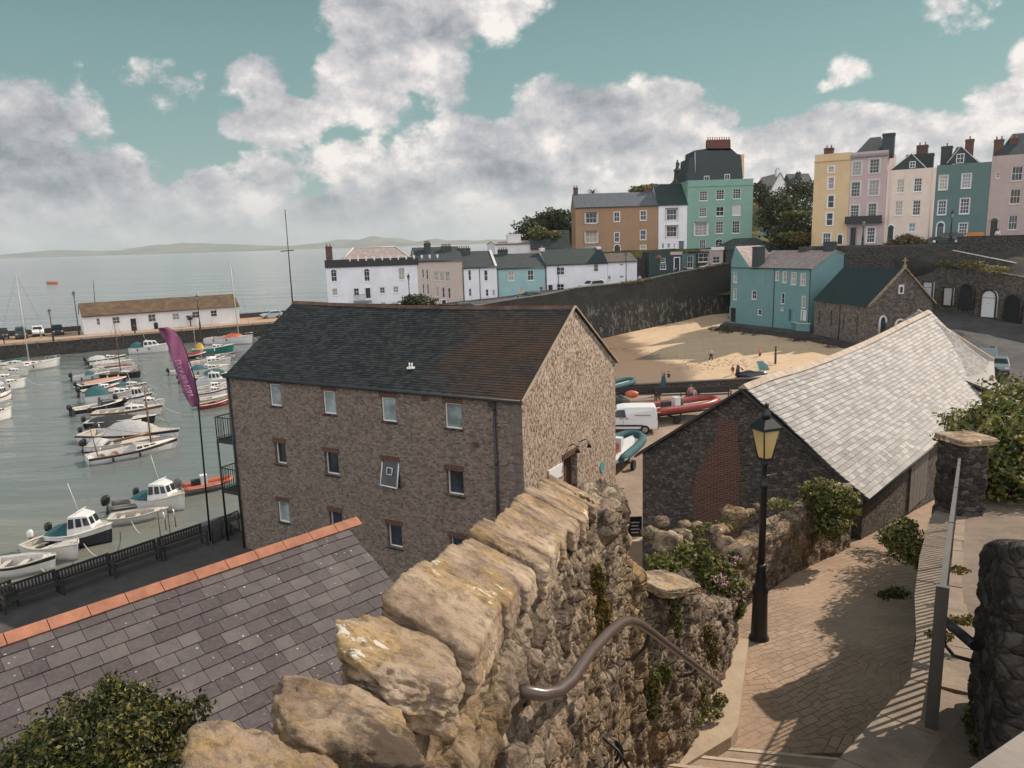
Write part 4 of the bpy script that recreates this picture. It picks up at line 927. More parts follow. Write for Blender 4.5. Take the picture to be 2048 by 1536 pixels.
m = MB(); a = gf(1700, 955); m.obox(v3(o1+gE*(du0-1.35),dv1-.55)+WE*.01, gE*1.15, WE*.05, Vector((0,0,.5))); m.build('sign_board', m_white, wh, True)
for i, (u0, v0, u1, v1, k) in enumerate(R):
    fm = m_white; 
    if k == 2:
        window(wh, WP0, WE, WNn, u0, v0, u1, v1, .2, 1, 1, .045, sill=False)
        # sash tilted open with a small hatch
        m = MB(); q = lambda u, v, d: v3(WP0+WE*(u)+WNn*d, v); bot = .26
        A, B_, C_, D_ = q(u0+.03,v0+.02,bot), q(u1+.05,v0-.02,bot), q(u1-.03,v1,-.05), q(u0-.03,v1,-.05)
        for s_, e_ in ((A,B_),(B_,C_),(C_,D_),(D_,A)): m.tube([s_, e_], .028, n=5)
        c = (A+B_+C_+D_)/4+Vector((0,0,.1)); h = .13; ux = (B_-A).normalized()*h; uy = (D_-A).normalized()*h
        for s_, e_ in ((c-ux-uy,c+ux-uy),(c+ux-uy,c+ux+uy),(c+ux+uy,c-ux+uy),(c-ux+uy,c-ux-uy)): m.tube([s_+WNn*.01, e_+WNn*.01], .016, n=5)
        f = m.build('window', m_white, wh, True); f['label'] = 'tilted open window with small square hatch'
        g = MB(); g.quad(A, B_, C_, D_); g = g.build('pane', m_glass); g.parent = f
    else: window(wh, WP0, WE, WNn, u0, v0, u1, v1, .2 if k == 0 else .12, 1, 1, .045, gm=m_glassg if k == 1 else m_glass, sill=False)
    m = MB(); m.obox(v3(WP0+WE*(u0-.08)+WNn*.001, v1+.003), WE*(u1-u0+.14), WNn*.022, Vector((0,0,.2))); m.build('brick_lintel', m_brick, wh, True)
    m = MB(); m.obox(v3(WP0+WE*(u0-.05)-WNn*.1, v0-.08), WE*(u1-u0+.1), WNn*.14, Vector((0,0,.075))); m.build('sill', m_rubdark, wh, True)
for x, y, mt in ((1046,555,m_brick),(1386,587,m_dark),(1310,793,m_brick),(1075,686,m_cope)):
    u, v = wf(x, y); m = MB(); m.obox(v3(WP0+WE*(u-.13)+WNn*.001, v-.1), WE*.26, WNn*.012, Vector((0,0,.2))); m.build('vent_block', mt, wh, True)
# quoins at the right corner
m = MB(); rnd = random.Random(8); z = 2.7
while z < ZE-.4:
    h = rnd.uniform(.3,.42); w = rnd.choice((.35,.6)); m.obox(v3(WP1-WE*w+WNn*.001, z), WE*(w-.0), WNn*.02, Vector((0,0,h-.03))); z += h
m.build('quoins', plain('corner_stone', (.16,.13,.115,1), .9, .45, 4, bump=.8, bscale=9), wh, True)
m = MB(); u, _ = wf(1420, 900); p = WP0+WE*u+WNn*.09; m.tube([v3(p,ZE-.12), v3(p,2.6)], .05, n=8); [m.lathe(v3(p, zz), [(.06,0),(.065,.02),(.065,.1),(.05,.12)], 0, 8) for zz in (4.5,6.3,8.2,10.2)]
m.tube([v3(WP0-WE*.15+WNn*.12,ZE-.03), v3(WP1+WE*.02+WNn*.12,ZE-.05)], .055, n=8); m.build('gutter_and_downpipe', m_dark, wh, True)
m = MB(); p = WP0+WNn*.08+WE*.05; m.tube([v3(p,ZE-.1), v3(p,2.6)], .05, n=8); m.build('downpipe', m_dark, wh, True)
# roof: separate slates on both slopes
m = MB(); hw = WDp/2+.18; ph = math.atan2(ZR-ZE, WDp/2); H = hw/math.cos(ph); up = -WNn*math.cos(ph)+Vector((0,0,1))*math.sin(ph); nr = WNn*math.sin(ph)+Vector((0,0,1))*math.cos(ph)
eo = v3(WP0+WNn*.18-WE*.12, ZE-.18*math.tan(ph)+.02); sag = lambda u, v: -.10*math.sin(math.pi*min(1,max(0,u/(WL+.2))))*(v/H)+.015*noise.noise(Vector((u*.7,v*.7,0)))
slates(m, eo, WE, up, nr, WL+.2, H, .23, .135, random.Random(3), .010, sag)
nx = 20
for i in range(nx):
    for j in range(8):
        P = lambda a, b: eo+WE*((WL+.2)*a/nx)+up*(H*b/8)+nr*(sag((WL+.2)*a/nx, H*b/8)-.012)
        m.quad(P(i,j), P(i+1,j), P(i+1,j+1), P(i,j+1))
up2 = WNn*math.cos(ph)+Vector((0,0,1))*math.sin(ph); nr2 = -WNn*math.sin(ph)+Vector((0,0,1))*math.cos(ph); eo2 = v3(WP0-WNn*(WDp+.18)-WE*.12, eo.z)
m.quad(eo2+WE*(WL+.2), eo2, eo2+up2*H, eo2+WE*(WL+.2)+up2*H)
t = NT('dark_mossy_slate'); g = t.n('ShaderNodeNewGeometry')
c = t.ramp(g.outputs['Random Per Island'], (.1,(.017,.019,.020,1)), (.5,(.026,.028,.029,1)), (.85,(.04,.042,.042,1)))
sx = t.n('ShaderNodeSeparateXYZ'); t.l(t.tc.outputs['Object'], sx.inputs[0])
mo = t.math('ADD', t.math('MULTIPLY', t.math('SUBTRACT', sx.outputs[0], -3.8), .16), t.noise(.33, 5, .6)); mo = t.ramp(mo, (.62,0), (.95,1))
mz = t.n('ShaderNodeMapRange'); t.l(sx.outputs[2], mz.inputs[0]); mz.inputs[1].default_value = 13.35; mz.inputs[2].default_value = 12.7; 
c = t.mix(t.math('MULTIPLY', t.math('MULTIPLY', mo, mz.outputs[0]), t.ramp(t.noise(1.1,6,.7), (.35,.2), (.6,.85))), c, (.075,.04,.024,1))
c = t.mix(t.math('MULTIPLY', t.ramp(t.noise(7,6,.7), (.6,0), (.75,1)), .35), c, (.11,.11,.10,1)); t.col(c); t.set(Roughness=.6, Specular_IOR_Level=.3); t.bump(t.noise(9,6,.7), .6, .03)
m.build('roof', t.mat, wh, True)
m = MB(); xx = 0
while xx < WL+.15:
    L = .45; a = v3(WP0-WNn*(WDp/2)-WE*.12, ZR+.05)+WE*xx+Vector((0,0,sag(xx, H)))
    m.prism([tuple(a+WNn*.16-Vector((0,0,.10))), tuple(a+Vector((0,0,.04))), tuple(a-WNn*.16-Vector((0,0,.10)))], WE*(L-.015)); xx += L
m.build('ridge_tiles', plain('dull_red_ridge', (.13,.075,.055,1), .9, .6, 1.2), wh, True)
u, v = (7.9, 0); sp_ = eo+WE*9.4+up*1.35+nr*.03; m = MB()
for dx in (-.06,.06): m.tube([sp_+WE*dx, sp_+WE*dx+Vector((0,0,.22))], .025, n=8)
m.box(tuple(sp_+Vector((0,0,.02))), (.3,.2,.06)); m.build('roof_vent', m_white, wh, True)
for sgn in (1,):   # pale verge mortar
    m = MB()
    for a, b in ((v3(WP1+WNn*.1,ZE-.05), v3(WP1-WNn*WDp/2,ZR+.03)), (v3(WP1-WNn*WDp/2,ZR+.03), v3(WP1-WNn*(WDp+.1),ZE-.05))):
        d = b-a; m.obox(a+WE*.05, d, WE*.08, Vector((0,0,.05)))
    m.build('verge', m_conc, wh, True)
# balconies on the harbour side (left gable)
lo = WP0-WE*.0; bn = -WE
for k, zf in enumerate((7.35,4.95)):
    t_ = MB(); o_ = v3(WP0+gE*.25, zf); t_.obox(o_+bn*.02, gE*3.4, bn*1.45, Vector((0,0,.16))); s = t_.build('balcony', m_dark, wh, True)
    r = MB()
    pts = [o_+bn*.1+Vector((0,0,.16)), o_+bn*1.42+Vector((0,0,.16)), o_+bn*1.42+gE*3.35+Vector((0,0,.16)), o_+bn*.1+gE*3.35+Vector((0,0,.16))]
    for a, b in zip(pts, pts[1:]):
        n = int((b-a).length/.13); r.tube([a+Vector((0,0,1.05)), b+Vector((0,0,1.05))], .025, n=6); r.tube([a+Vector((0,0,.08)), b+Vector((0,0,.08))], .015, n=6)
        for i in range(n+1): q = a+(b-a)*i/n; r.tube([q, q+Vector((0,0,1.05))], .011 if 0 < i < n else .025, n=5)
    rr = r.build('balcony_railing', m_black); rr.parent = s
r = MB()
for q in (o_+bn*1.42, o_+bn*1.42+gE*3.35): r.tube([v3(q,2.6), v3(q,7.4)], .05, n=8)
r.build('balcony_post', m_black, wh, True)
m = MB(); m.obox(v3(WP0+gE*1.0, 2.62)+bn*.003, gE*2.4, bn*.05, Vector((0,0,2.0))); m.obox(v3(WP0+gE*.8, 5.15)+bn*.003, gE*2.6, bn*.05, Vector((0,0,2.0))); m.build('balcony_door', m_glass, wh, True)
# feather flag fixed to the upper balcony
fb = v3(WP0+gE*.3+bn*1.5, 8.1)
def flag():
    t = NT('magenta_flag_cloth'); sx = t.n('ShaderNodeSeparateXYZ'); t.l(t.tc.outputs['Object'], sx.inputs[0])
    c = t.mix(t.ramp(t.noise(1.1, 3, .5, t.map((1,1,.5))), (.42,0), (.55,1)), (.52,.20,.34,1), (.26,.09,.2,1)); t.col(c); t.set(Roughness=.7)
    tr = t.n('ShaderNodeBsdfTranslucent'); t.l(c, tr.inputs[0]); ms = t.n('ShaderNodeMixShader'); ms.inputs[0].default_value = .4
    t.l(t.b.outputs[0], ms.inputs[1]); t.l(tr.outputs[0], ms.inputs[2]); t.l(ms.outputs[0], t.out.inputs[0]); return t.mat
fo = Zp(421,1082,2.6); ff = thing('feather_flag', 'tall magenta feather flag leaning out above the balcony', 'flag', fo)
cl = [(396,814),(397,800),(394,788),(387,751),(379,727),(370,699),(362,681),(349,663),(335,655),(318,656)]; cr_ = [(386,813),(377,806),(364,786),(354,749),(349,731),(341,707),(335,694),(328,681),(322,668),(317,656)]
m = MB(); N_ = 24
def interp(P, t):
    t *= len(P)-1; i = min(int(t), len(P)-2); f = t-i; return (P[i][0]*(1-f)+P[i+1][0]*f, P[i][1]*(1-f)+P[i+1][1]*f)
vs = []
for i in range(N_+1):
    a, b = interp(cl, i/N_), interp(cr_, i/N_)
    for j in range(7):
        f = j/6; q = Dp(a[0]*(1-f)+b[0]*f, a[1]*(1-f)+b[1]*f, fo.y); q.y += .09*math.sin(i*.5+j*.9)+.1*math.sin(f*3.1); vs.append(q)
m.add(vs, [(i*7+j, i*7+j+1, (i+1)*7+j+1, (i+1)*7+j) for i in range(N_) for j in range(6)], 0, True)
fl_o = m.build('cloth', flag(), ff, True); sm_ = fl_o.modifiers.new('thickness', 'SOLIDIFY'); sm_.thickness = .012
m = MB(); m.tube([Vector(fo)]+[Dp(x+1, y, fo.y) for x, y in cl], [.045]+[.035-.0028*i for i in range(len(cl))], n=7); m.build('pole', m_black, ff, True)
m = MB(); rq = random.Random(31)
for k in range(11):
    f = k/10; x = 356+25*f; y = 722+70*f; c = Dp(x, y, fo.y-.19); ux = Vector((.10,0,.035)); uy = Vector((-.03,0,.09))
    for (a, b_) in rq.sample([((-1,-1),(-1,1)),((-1,1),(1,1)),((1,1),(1,-1)),((-1,0),(1,0)),((-1,-1),(1,-1)),((-1,1),(1,-1))], 3): m.tube([c+ux*a[0]+uy*a[1]*.6, c+ux*b_[0]+uy*b_[1]*.6], .018, n=4)
m.build('lettering', plain('pink_print', (.55,.3,.42,1), .7), ff, True)
# ================= barn =================
bR, bL, bA = Vector((9.7,20.0,8.85)), Vector((4.38,24.8,8.9)), Vector((6.42,22.97,11.4))
bL = Vector((4.38,24.8,8.85)); bc = (bR+bL)/2; bA = Vector((bc.x, bc.y, 11.42)); bE = Vector((.67,.74,0)).normalized(); bN = (bR-bL); bN.z = 0; bw = bN.length/2; bN.normalize()
bN = Vector((bE.y,-bE.x,0)) 
barn = thing('slate_barn', 'old stone barn with wavy pale slate roof and a brick patch in its dark gable', 'building', (bc.x,bc.y,2.6))
m = MB(); LB_ = 21.5
m.poly([v3(bc-bN*bw,2.0), v3(bc+bN*bw,2.0), v3(bc+bN*bw,8.85), v3(bc,11.42), v3(bc-bN*bw,8.85)])
m.quad(v3(bc+bN*bw,2), v3(bc+bN*bw+bE*LB_,2), v3(bc+bN*bw+bE*LB_,8.85), v3(bc+bN*bw,8.85))
m.quad(v3(bc-bN*bw+bE*LB_,2), v3(bc-bN*bw,2), v3(bc-bN*bw,8.85), v3(bc-bN*bw+bE*LB_,8.85))
m.poly([v3(bc+bN*bw+bE*LB_,2.0), v3(bc-bN*bw+bE*LB_,2.0), v3(bc-bN*bw+bE*LB_,8.85), v3(bc+bE*LB_,11.42), v3(bc+bN*bw+bE*LB_,8.85)])
m_barn = rubble('dark_barn_rubble', [(.09,.076,.068,1), (.13,.108,.095,1), (.17,.142,.124,1), (.22,.185,.16,1)], (.11,.092,.08,1), 6.5, (1,1,1.5), 1.0, .06)
m.build('wall', m_barn, barn, True)
def bf(x, y): p = Lp(x, y, bc, bN); return p-bE*.012
bp = [(1437,838),(1474,842),(1482,930),(1480,1010),(1480,1085),(1388,1085),(1386,990),(1392,945),(1415,905),(1432,880)]
rnd = random.Random(9); P2 = []
for a, b in zip(bp, bp[1:]+bp[:1]):
    for k in range(6): f = k/6; P2.append(bf(a[0]+(b[0]-a[0])*f+rnd.uniform(-3,3), a[1]+(b[1]-a[1])*f+rnd.uniform(-2,2)))
m = MB(); m.prism([tuple(p) for p in P2], bE*.012-bE*.0); o = m.build('brick_patch', m_brick, barn, True)
# roof with a sagging, rising ridge
ph = math.atan2(11.42-8.85, bw); H = (bw+.2)/math.cos(ph); up = -bN*math.cos(ph)+Vector((0,0,1))*math.sin(ph); nr = bN*math.sin(ph)+Vector((0,0,1))*math.cos(ph)
eo = v3(bc+bN*(bw+.2)-bE*.2, 8.85-.2*math.tan(ph)+.03)
wav = lambda u, v: .09*math.sin(u*.55+1)*(v/H)+.07*noise.noise(Vector((u*.5,v*.5,2)))+.03*noise.noise(Vector((u*1.7,v*1.7,5)))+(.9*sst(11,19,u)*max(0,v/H)**1.2)
m = MB(); slates(m, eo, bE, up, nr, LB_-2.2, H, .30, .165, random.Random(6), .018, wav)
for i in range(30):
    for j in range(10):
        P = lambda a, b: eo+bE*((LB_-2.2)*a/30)+up*(H*b/10)+nr*(wav((LB_-2.2)*a/30, H*b/10)-.015)
        m.quad(P(i,j), P(i+1,j), P(i+1,j+1), P(i,j+1))
up2 = bN*math.cos(ph)+Vector((0,0,1))*math.sin(ph); eo2 = v3(bc-bN*(bw+.2)-bE*.2, eo.z)
m.quad(eo2+bE*(LB_-2), eo2, eo2+up2*H, eo2+bE*(LB_-2)+up2*H)
m_bs = slate('pale_weathered_slate', [(.17,.155,.147,1), (.22,.203,.193,1), (.26,.243,.232,1), (.33,.31,.298,1)], .68, bst=.6)
m.build('roof', m_bs, barn, True)
m = MB(); xx = 0
while xx < LB_-2.6:
    a = eo+bE*xx+up*H+nr*(wav(xx, H)+.03); b = eo+bE*(xx+.5)+up*H+nr*(wav(xx+.5, H)+.03)
    q = bN*.17-Vector((0,0,.09)); r_ = -bN*.17-Vector((0,0,.09)); c = Vector((0,0,.05)); d = b-a
    m.add([a+q, a+c, a+r_, b+q-d*.03, b+c-d*.03, b+r_-d*.03], [(0,3,4,1),(1,4,5,2),(0,1,2),(5,4,3)]); xx += .5
m.build('ridge_tiles', plain('buff_ridge', (.40,.32,.25,1), .8, .35), barn, True)
for a, b in ((v3(bc+bN*(bw+.2),8.85-.2*math.tan(ph)), v3(bc,11.45)), (v3(bc,11.45), v3(bc-bN*(bw+.2),8.85-.2*math.tan(ph)))):
    m = MB(); m.obox(a-bE*.22-Vector((0,0,.08)), b-a, bE*.2, Vector((0,0,.075))); m.build('verge_board', m_dark, barn, True)
m = MB(); g0 = eo+up*0-nr*.06; m.tube([g0+bN*.03, g0+bN*.03+bE*(LB_-2.3)], .05, n=7); m.build('gutter', m_dark, barn, True)
# boarded door bay under the eave
for k in range(5): 
    m = MB(); o_ = v3(bc+bN*(bw+.02)+bE*(4.6+k*.42), 6.9); m.obox(o_, bE*.40, bN*.05, Vector((0,0,1.85))); m.build('door_board', plain('grey_timber', (.12,.1,.085,1), .85, .35, 5), barn, True)
# steeper cross wing at the far end
def wing():
    A = Dp(1835,622,36.0)
    eR = Dp(1988,722,0.1+34.0); v0 = Dp(1735,686,35.5); v1_ = Dp(1992,784,31.0)
    m = MB()
    s0 = A; rows = 26; rnd = random.Random(12)
    # slope facing the viewer, ruled between the ridge/verge edge (A -> eR) and the valley (v0 -> v1)
    nrm = (eR-A).cross(v0-A); nrm = nrm if nrm.z > 0 else -nrm; nrm.normalize()
    for r in range(rows):
        f0, f1 = r/rows, (r+1.12)/rows; f1 = min(f1, 1)
        p0, q0 = v0.lerp(A, f0), v1_.lerp(eR, f0); p1, q1 = v0.lerp(A, f1), v1_.lerp(eR, f1); n = 34
        for c in range(n):
            a, b = (c+.5*(r%2)*0+rnd.uniform(-.05,.05))/n, (c+.94)/n; off = .5*(r%2)/n
            a = min(1, max(0, a+off)); b = min(1, b+off)
            if b-a < .004: continue
            w = lambda s_: Vector((0,0,.10*math.sin(s_*5)*1))
            A1, B1, C1, D1 = p0.lerp(q0,a)+w(a)+nrm*.03, p0.lerp(q0,b)+w(b)+nrm*.03, p1.lerp(q1,b)+w(b)+nrm*.012, p1.lerp(q1,a)+w(a)+nrm*.012
            m.add([A1,B1,C1,D1,A1-nrm*.012,B1-nrm*.012], [(0,1,2,3),(4,5,1,0)])
    m.poly([v0, v1_, eR, A]); m.build('wing_roof', m_bs, barn, True)
    m = MB(); lo_ = [v3(A,2.8), v3(eR,2.8)]
    back = (A+bE*5, eR+bE*5-bN*0)
    m.quad(v3(v1_,2.8), v3(eR,2.8), eR-Vector((0,0,.05)), v1_-Vector((0,0,.05))); m.quad(v3(v0,2.8), v3(A,2.8), A-Vector((0,0,.05)), v0-Vector((0,0,.05)))
    m.quad(v3(eR,2.8), v3(A,2.8), A-Vector((0,0,.05)), eR-Vector((0,0,.05))); m.build('wing_wall', m_barn, barn, True)
    m = MB(); d = eR-A; m.obox(A+Vector((0,0,.0)), d, (Vector((d.y,-d.x,0)).normalized())*-.16, Vector((0,0,.09))); m.build('verge_board', m_conc, barn, True)
wing()
# ================= buildings across the harbour and on the hill =================
def cc(r, g, b, k=1.0): c = rgb(r, g, b); return (c[0]*k, c[1]*k, c[2]*k, 1)
w_tan = render_wall('ochre_brown_render', (.32,.205,.13,1), .25); w_wht = render_wall('white_render', (.74,.74,.77,1), .22); w_grn = render_wall('mint_green_render', (.21,.345,.285,1), .18)
w_beige = render_wall('pinkish_beige_render', (.52,.43,.38,1), .22); w_pale = render_wall('pale_blue_render', (.30,.46,.46,1), .2); w_yel = render_wall('butter_yellow_render', (.60,.45,.27,1), .18)
w_pink = render_wall('dusty_pink_render', (.47,.37,.36,1), .2); w_cream = render_wall('pale_cream_render', (.68,.56,.48,1), .22); w_teal = render_wall('teal_render', (.115,.18,.175,1), .18)
w_pink2 = render_wall('greyed_pink_render', (.42,.335,.315,1), .25); w_blue = render_wall('turquoise_render', (.16,.285,.29,1), .22); w_dkgrey = render_wall('slate_hung_grey', (.055,.068,.072,1), .3)
w_bw = render_wall('bright_white_render', (.74,.73,.72,1), .2)
r_dark = tiles('dark_slate_far', (.045,.055,.058,1), .35, .25, .3, .7); r_green = tiles('greenish_slate_far', (.028,.045,.045,1), .35, .25, .2, .75); r_pale = tiles('pale_patched_slate', (.33,.27,.25,1), .4, .28, .4, .75, .35)
r_brown = tiles('brown_mossy_tiles', (.10,.066,.048,1), .35, .25, .4, .85, .4, warm=(.15,.1,.04,1)); r_warm = tiles('pale_warm_slate', (.28,.22,.18,1), .35, .25, .3, .7, .4)  # mossy brown tiles, then slate in a pale warm tone
m_ltrim = plain('pale_trim', (.58,.55,.52,1), .6, .15); m_gtrim = plain('grey_trim', (.25,.24,.26,1), .7, .15); m_ddoor = plain('dark_green_door', (.02,.035,.03,1), .4, .2)
class Bld:
    """a house standing behind its facade line A->B (plan), facade rising from zb to ze"""
    def __init__(s, name, label, A, B, zb, ze, depth, wall, group=None, cat='house', side=None, front_ang=None):
        s.A = Vector((A[0],A[1],0)); s.B = Vector((B[0],B[1],0)); s.e = (s.B-s.A).normalized(); s.W = (s.B-s.A).length
        s.n = Vector((s.e.y,-s.e.x,0)); s.zb, s.ze, s.d = zb, ze, depth; s.rects = []; s.wall = wall; s.side = side or wall
        s.t = thing(name, label, cat, ((s.A.x+s.B.x)/2,(s.A.y+s.B.y)/2,zb), 0, group); s.wl = []; s.top = []
    def f(s, x, y): p = Lp(x, y, s.A, s.e); return (p-s.A).dot(s.e), p.z
    def P(s, u, w, z): p = s.A+s.e*u-s.n*w; return Vector((p.x,p.y,z))
    def win(s, zf, x0, y0, x1, y1, nx=2, ny=2, surround=0, fm=None, gm=None, arch=False, sill=True, label=None, name='window', depth=.12, proud=0):
        xm, ym = zf((x0+x1)/2, (y0+y1)/2); a = zf(x0, (y0+y1)/2); b = zf(x1, (y0+y1)/2); c = zf((x0+x1)/2, y0); d = zf((x0+x1)/2, y1)
        u0, _ = s.f(*a); u1, _ = s.f(*b); _, v1 = s.f(*c); _, v0 = s.f(*d); u0 = max(.06, u0); u1 = min(s.W-.06, u1); v0 = max(v0, s.zb+.02)
        v1 = min(v1, s.ze-.1)
        if u1-u0 < .2 or v1-v0 < .2: return
        for r in s.rects:
            if not (u1 < r[0] or u0 > r[2] or v1 < r[1] or v0 > r[3]): return
        s.rects.append((u0,v0,u1,v1)); s.wl.append(dict(nx=nx, ny=ny, surround=surround, fm=fm, gm=gm, sill=sill, label=label, name=name, depth=depth, arch=arch, proud=proud))
    def finish(s):
        rw = random.Random(int(abs(s.A.x*31+s.W*17))); cur = [None, None, None, plain('net_curtain', (.34,.33,.33,1), .6, .5, 5), plain('dark_curtain', (.09,.07,.065,1), .6, .5, 5), plain('cream_blind', (.42,.37,.3,1), .6, .4, 3)]
        for k in s.wl:
            if k['gm'] is None and k['name'] != 'door': k['gm'] = rw.choice(cur)
        m = MB(); holes(m, s.P(0,0,0), s.e, s.W, s.zb-1.5, s.ze, s.rects, s.n, .16)
        m.quad(s.P(s.W,0,s.zb-1.5), s.P(s.W,s.d,s.zb-1.5), s.P(s.W,s.d,s.ze), s.P(s.W,0,s.ze)); m.quad(s.P(0,s.d,s.zb-1.5), s.P(0,0,s.zb-1.5), s.P(0,0,s.ze), s.P(0,s.d,s.ze))
        m.quad(s.P(s.W,s.d,s.zb-1.5), s.P(0,s.d,s.zb-1.5), s.P(0,s.d,s.ze), s.P(s.W,s.d,s.ze))
        for pts in s.top: m.poly(pts)
        s.wo = m.build('wall', s.wall, s.t, True)
        for (u0,v0,u1,v1), k in zip(s.rects, s.wl):
            if k['name'] == 'door': s.door(u0, v0, u1, v1, k); continue
            w = window(s.t, s.A, s.e, s.n, u0, v0, u1, v1, k['depth'], k['nx'], k['ny'], max(.06, min(.09,(u1-u0)*.09)), k['fm'], k['gm'], 'window', k['sill'], surround=k['surround'], label=k['label'])
            if k['arch']:
                m = MB(); c = (u0+u1)/2; r = (u1-u0)/2; pts = [s.P(c+math.cos(a)*r, -.012, v1+math.sin(a)*r*.9) for a in [math.pi*i/10 for i in range(11)]]; m.poly(pts[::-1]); g = m.build('arched_light', k['gm'] or m_glass); g.parent = w
                m = MB(); m.tube([s.P(c+math.cos(a)*r, -.02, v1+math.sin(a)*r*.9) for a in [math.pi*i/10 for i in range(11)]], .05, n=5); m.tube([s.P(c,-.02,v1), s.P(c,-.02,v1+r*.85)], .025, n=4); g = m.build('arch_frame', k['fm'] or m_white); g.parent = w
            if k['proud']:
                m = MB(); q = k['proud']
                m.prism([tuple(s.P(u0-.28,-.01,v1+.12)), tuple(s.P(u1+.28,-.01,v1+.12)), tuple(s.P(u1+.1,-q-.12,v1+.12)), tuple(s.P(u0-.1,-q-.12,v1+.12))], .12)
                g = m.build('bay_hood', m_gtrim); g.parent = w
                m = MB()
                for a, b in ((u0-.25,u0-.08),(u1+.08,u1+.25)): m.obox(s.P(a,-.005,v0-.05), s.e*(b-a), s.n*q*.7, Vector((0,0,v1-v0+.15)))
                g = m.build('bay_cheek', m_ltrim); g.parent = w
    def door(s, u0, v0, u1, v1, k):
        m = MB(); m.obox(s.P(u0+.06,.12,v0), s.e*(u1-u0-.12), s.n*.05, Vector((0,0,v1-v0-.06))); d = m.build('door', k['gm'] or m_ddoor, s.t, True)
        m = MB(); m.ball(tuple(s.P(u1-.2,.05,v0+1.0)), .035, n=5); h = m.build('handle', m_chrome); h.parent = d
        m = MB(); fm = k['fm'] or m_white; g = .16
        for a, b in ((u0-g,u0),(u1,u1+g)): m.obox(s.P(a,-.003,v0), s.e*(b-a), s.n*.07, Vector((0,0,v1-v0)))
        if k['arch']:
            c = (u0+u1)/2; r = (u1-u0)/2+g/2; m.tube([s.P(c+math.cos(a)*r, -.04, v1+math.sin(a)*r) for a in [math.pi*i/12 for i in range(13)]], .1, n=5)
            q = MB(); q.poly([s.P(c+math.cos(a)*r, -.012, v1+math.sin(a)*r) for a in [math.pi*i/10 for i in range(11)]][::-1]); fl = q.build('fanlight', m_glass); fl.parent = d
        else: m.obox(s.P(u0-g,-.003,v1), s.e*(u1-u0+2*g), s.n*.1, Vector((0,0,.16)))
        o = m.build('door_surround', fm); o.parent = d
    def gable(s, hr, mat, over=.2, u0=None, u1=None, z=None, front=0, asym=.5):
        """ridge parallel to the facade"""
        u0 = -.1 if u0 is None else u0; u1 = s.W+.1 if u1 is None else u1; z = s.ze if z is None else z; m = MB(); D = s.d
        th = Vector((0,0,.14)); a, b = s.P(u0,-over,z-.05), s.P(u1,-over,z-.05); c, d = s.P(u0,D*asym,z+hr), s.P(u1,D*asym,z+hr); e, f = s.P(u0,D+over,z-.05), s.P(u1,D+over,z-.05)
        m.quad(a+th,b+th,d+th,c+th); m.quad(c+th,d+th,f+th,e+th); m.quad(a,b,b+th,a+th); m.quad(e,f,f+th,e+th); m.poly([a,a+th,c+th,e+th,e,c]); m.poly([b,d,f,f+th,d+th,b+th])
        s.top.append([s.P(0,0,z),s.P(0,D*asym,z+hr),s.P(0,D,z)]); s.top.append([s.P(s.W,0,z),s.P(s.W,D,z),s.P(s.W,D*asym,z+hr)])
        s.roof = m.build('roof', mat, s.t, True)
        m = MB(); m.tube([s.P(0,-over-.05,z-.02), s.P(s.W,-over-.05,z-.02)], .06, n=6); m.build('gutter', m_dark, s.t, True); return s.roof
    def hip(s, hr, mat, z=None, inset=.4, over=.15, ridge=.35):
        z = s.ze if z is None else z; m = MB(); i = -over if over else inset
        a, b, c, d = s.P(-over,-over,z), s.P(s.W+over,-over,z), s.P(s.W+over,s.d+over,z), s.P(-over,s.d+over,z); k = min(s.d/2, s.W*ridge)
        e, f = s.P(k,s.d/2,z+hr), s.P(s.W-k,s.d/2,z+hr); m.quad(a,b,f,e); m.poly([b,c,f]); m.quad(c,d,e,f); m.poly([d,a,e]); m.quad(d,c,b,a)
        s.roof = m.build('roof', mat, s.t, True); return s.roof
    def flat(s, mat, par=.0): 
        m = MB(); m.quad(s.P(0,0,s.ze-.3), s.P(s.W,0,s.ze-.3), s.P(s.W,s.d,s.ze-.3), s.P(0,s.d,s.ze-.3)); s.roof = m.build('roof', mat, s.t, True)
    def cornice(s, z, h=.25, out=.18, mat=None, u0=-.05, u1=None):
        m = MB(); m.obox(s.P(u0,-.004,z), s.e*((u1 or s.W+.05)-u0), s.n*out, Vector((0,0,h))); m.build('cornice', mat or s.wall, s.t, True)
    def pipe(s, u, mat=None):
        m = MB(); m.tube([s.P(u,-.08,s.zb), s.P(u,-.08,s.ze-.05)], .05, n=6); m.build('downpipe', mat or m_dark, s.t, True)
    def chim(s, u, w, z, W, D, h, mat, pots=3, rz=None): chimney(s.t, tuple(s.P(u,w,z)), W, D, h, mat, math.atan2(s.e.y, s.e.x), pots)
# ---- row along the harbour road
L0, L1 = Vector((-29,118,0)), Vector((22.5,131,0)); LD = (L1-L0).normalized()
def on_row(x, y=560): p = Lp(x, y, L0, LD); return (p.x, p.y)
def ztop(x, y, A=L0, e=LD): return Lp(x, y, A, e).z
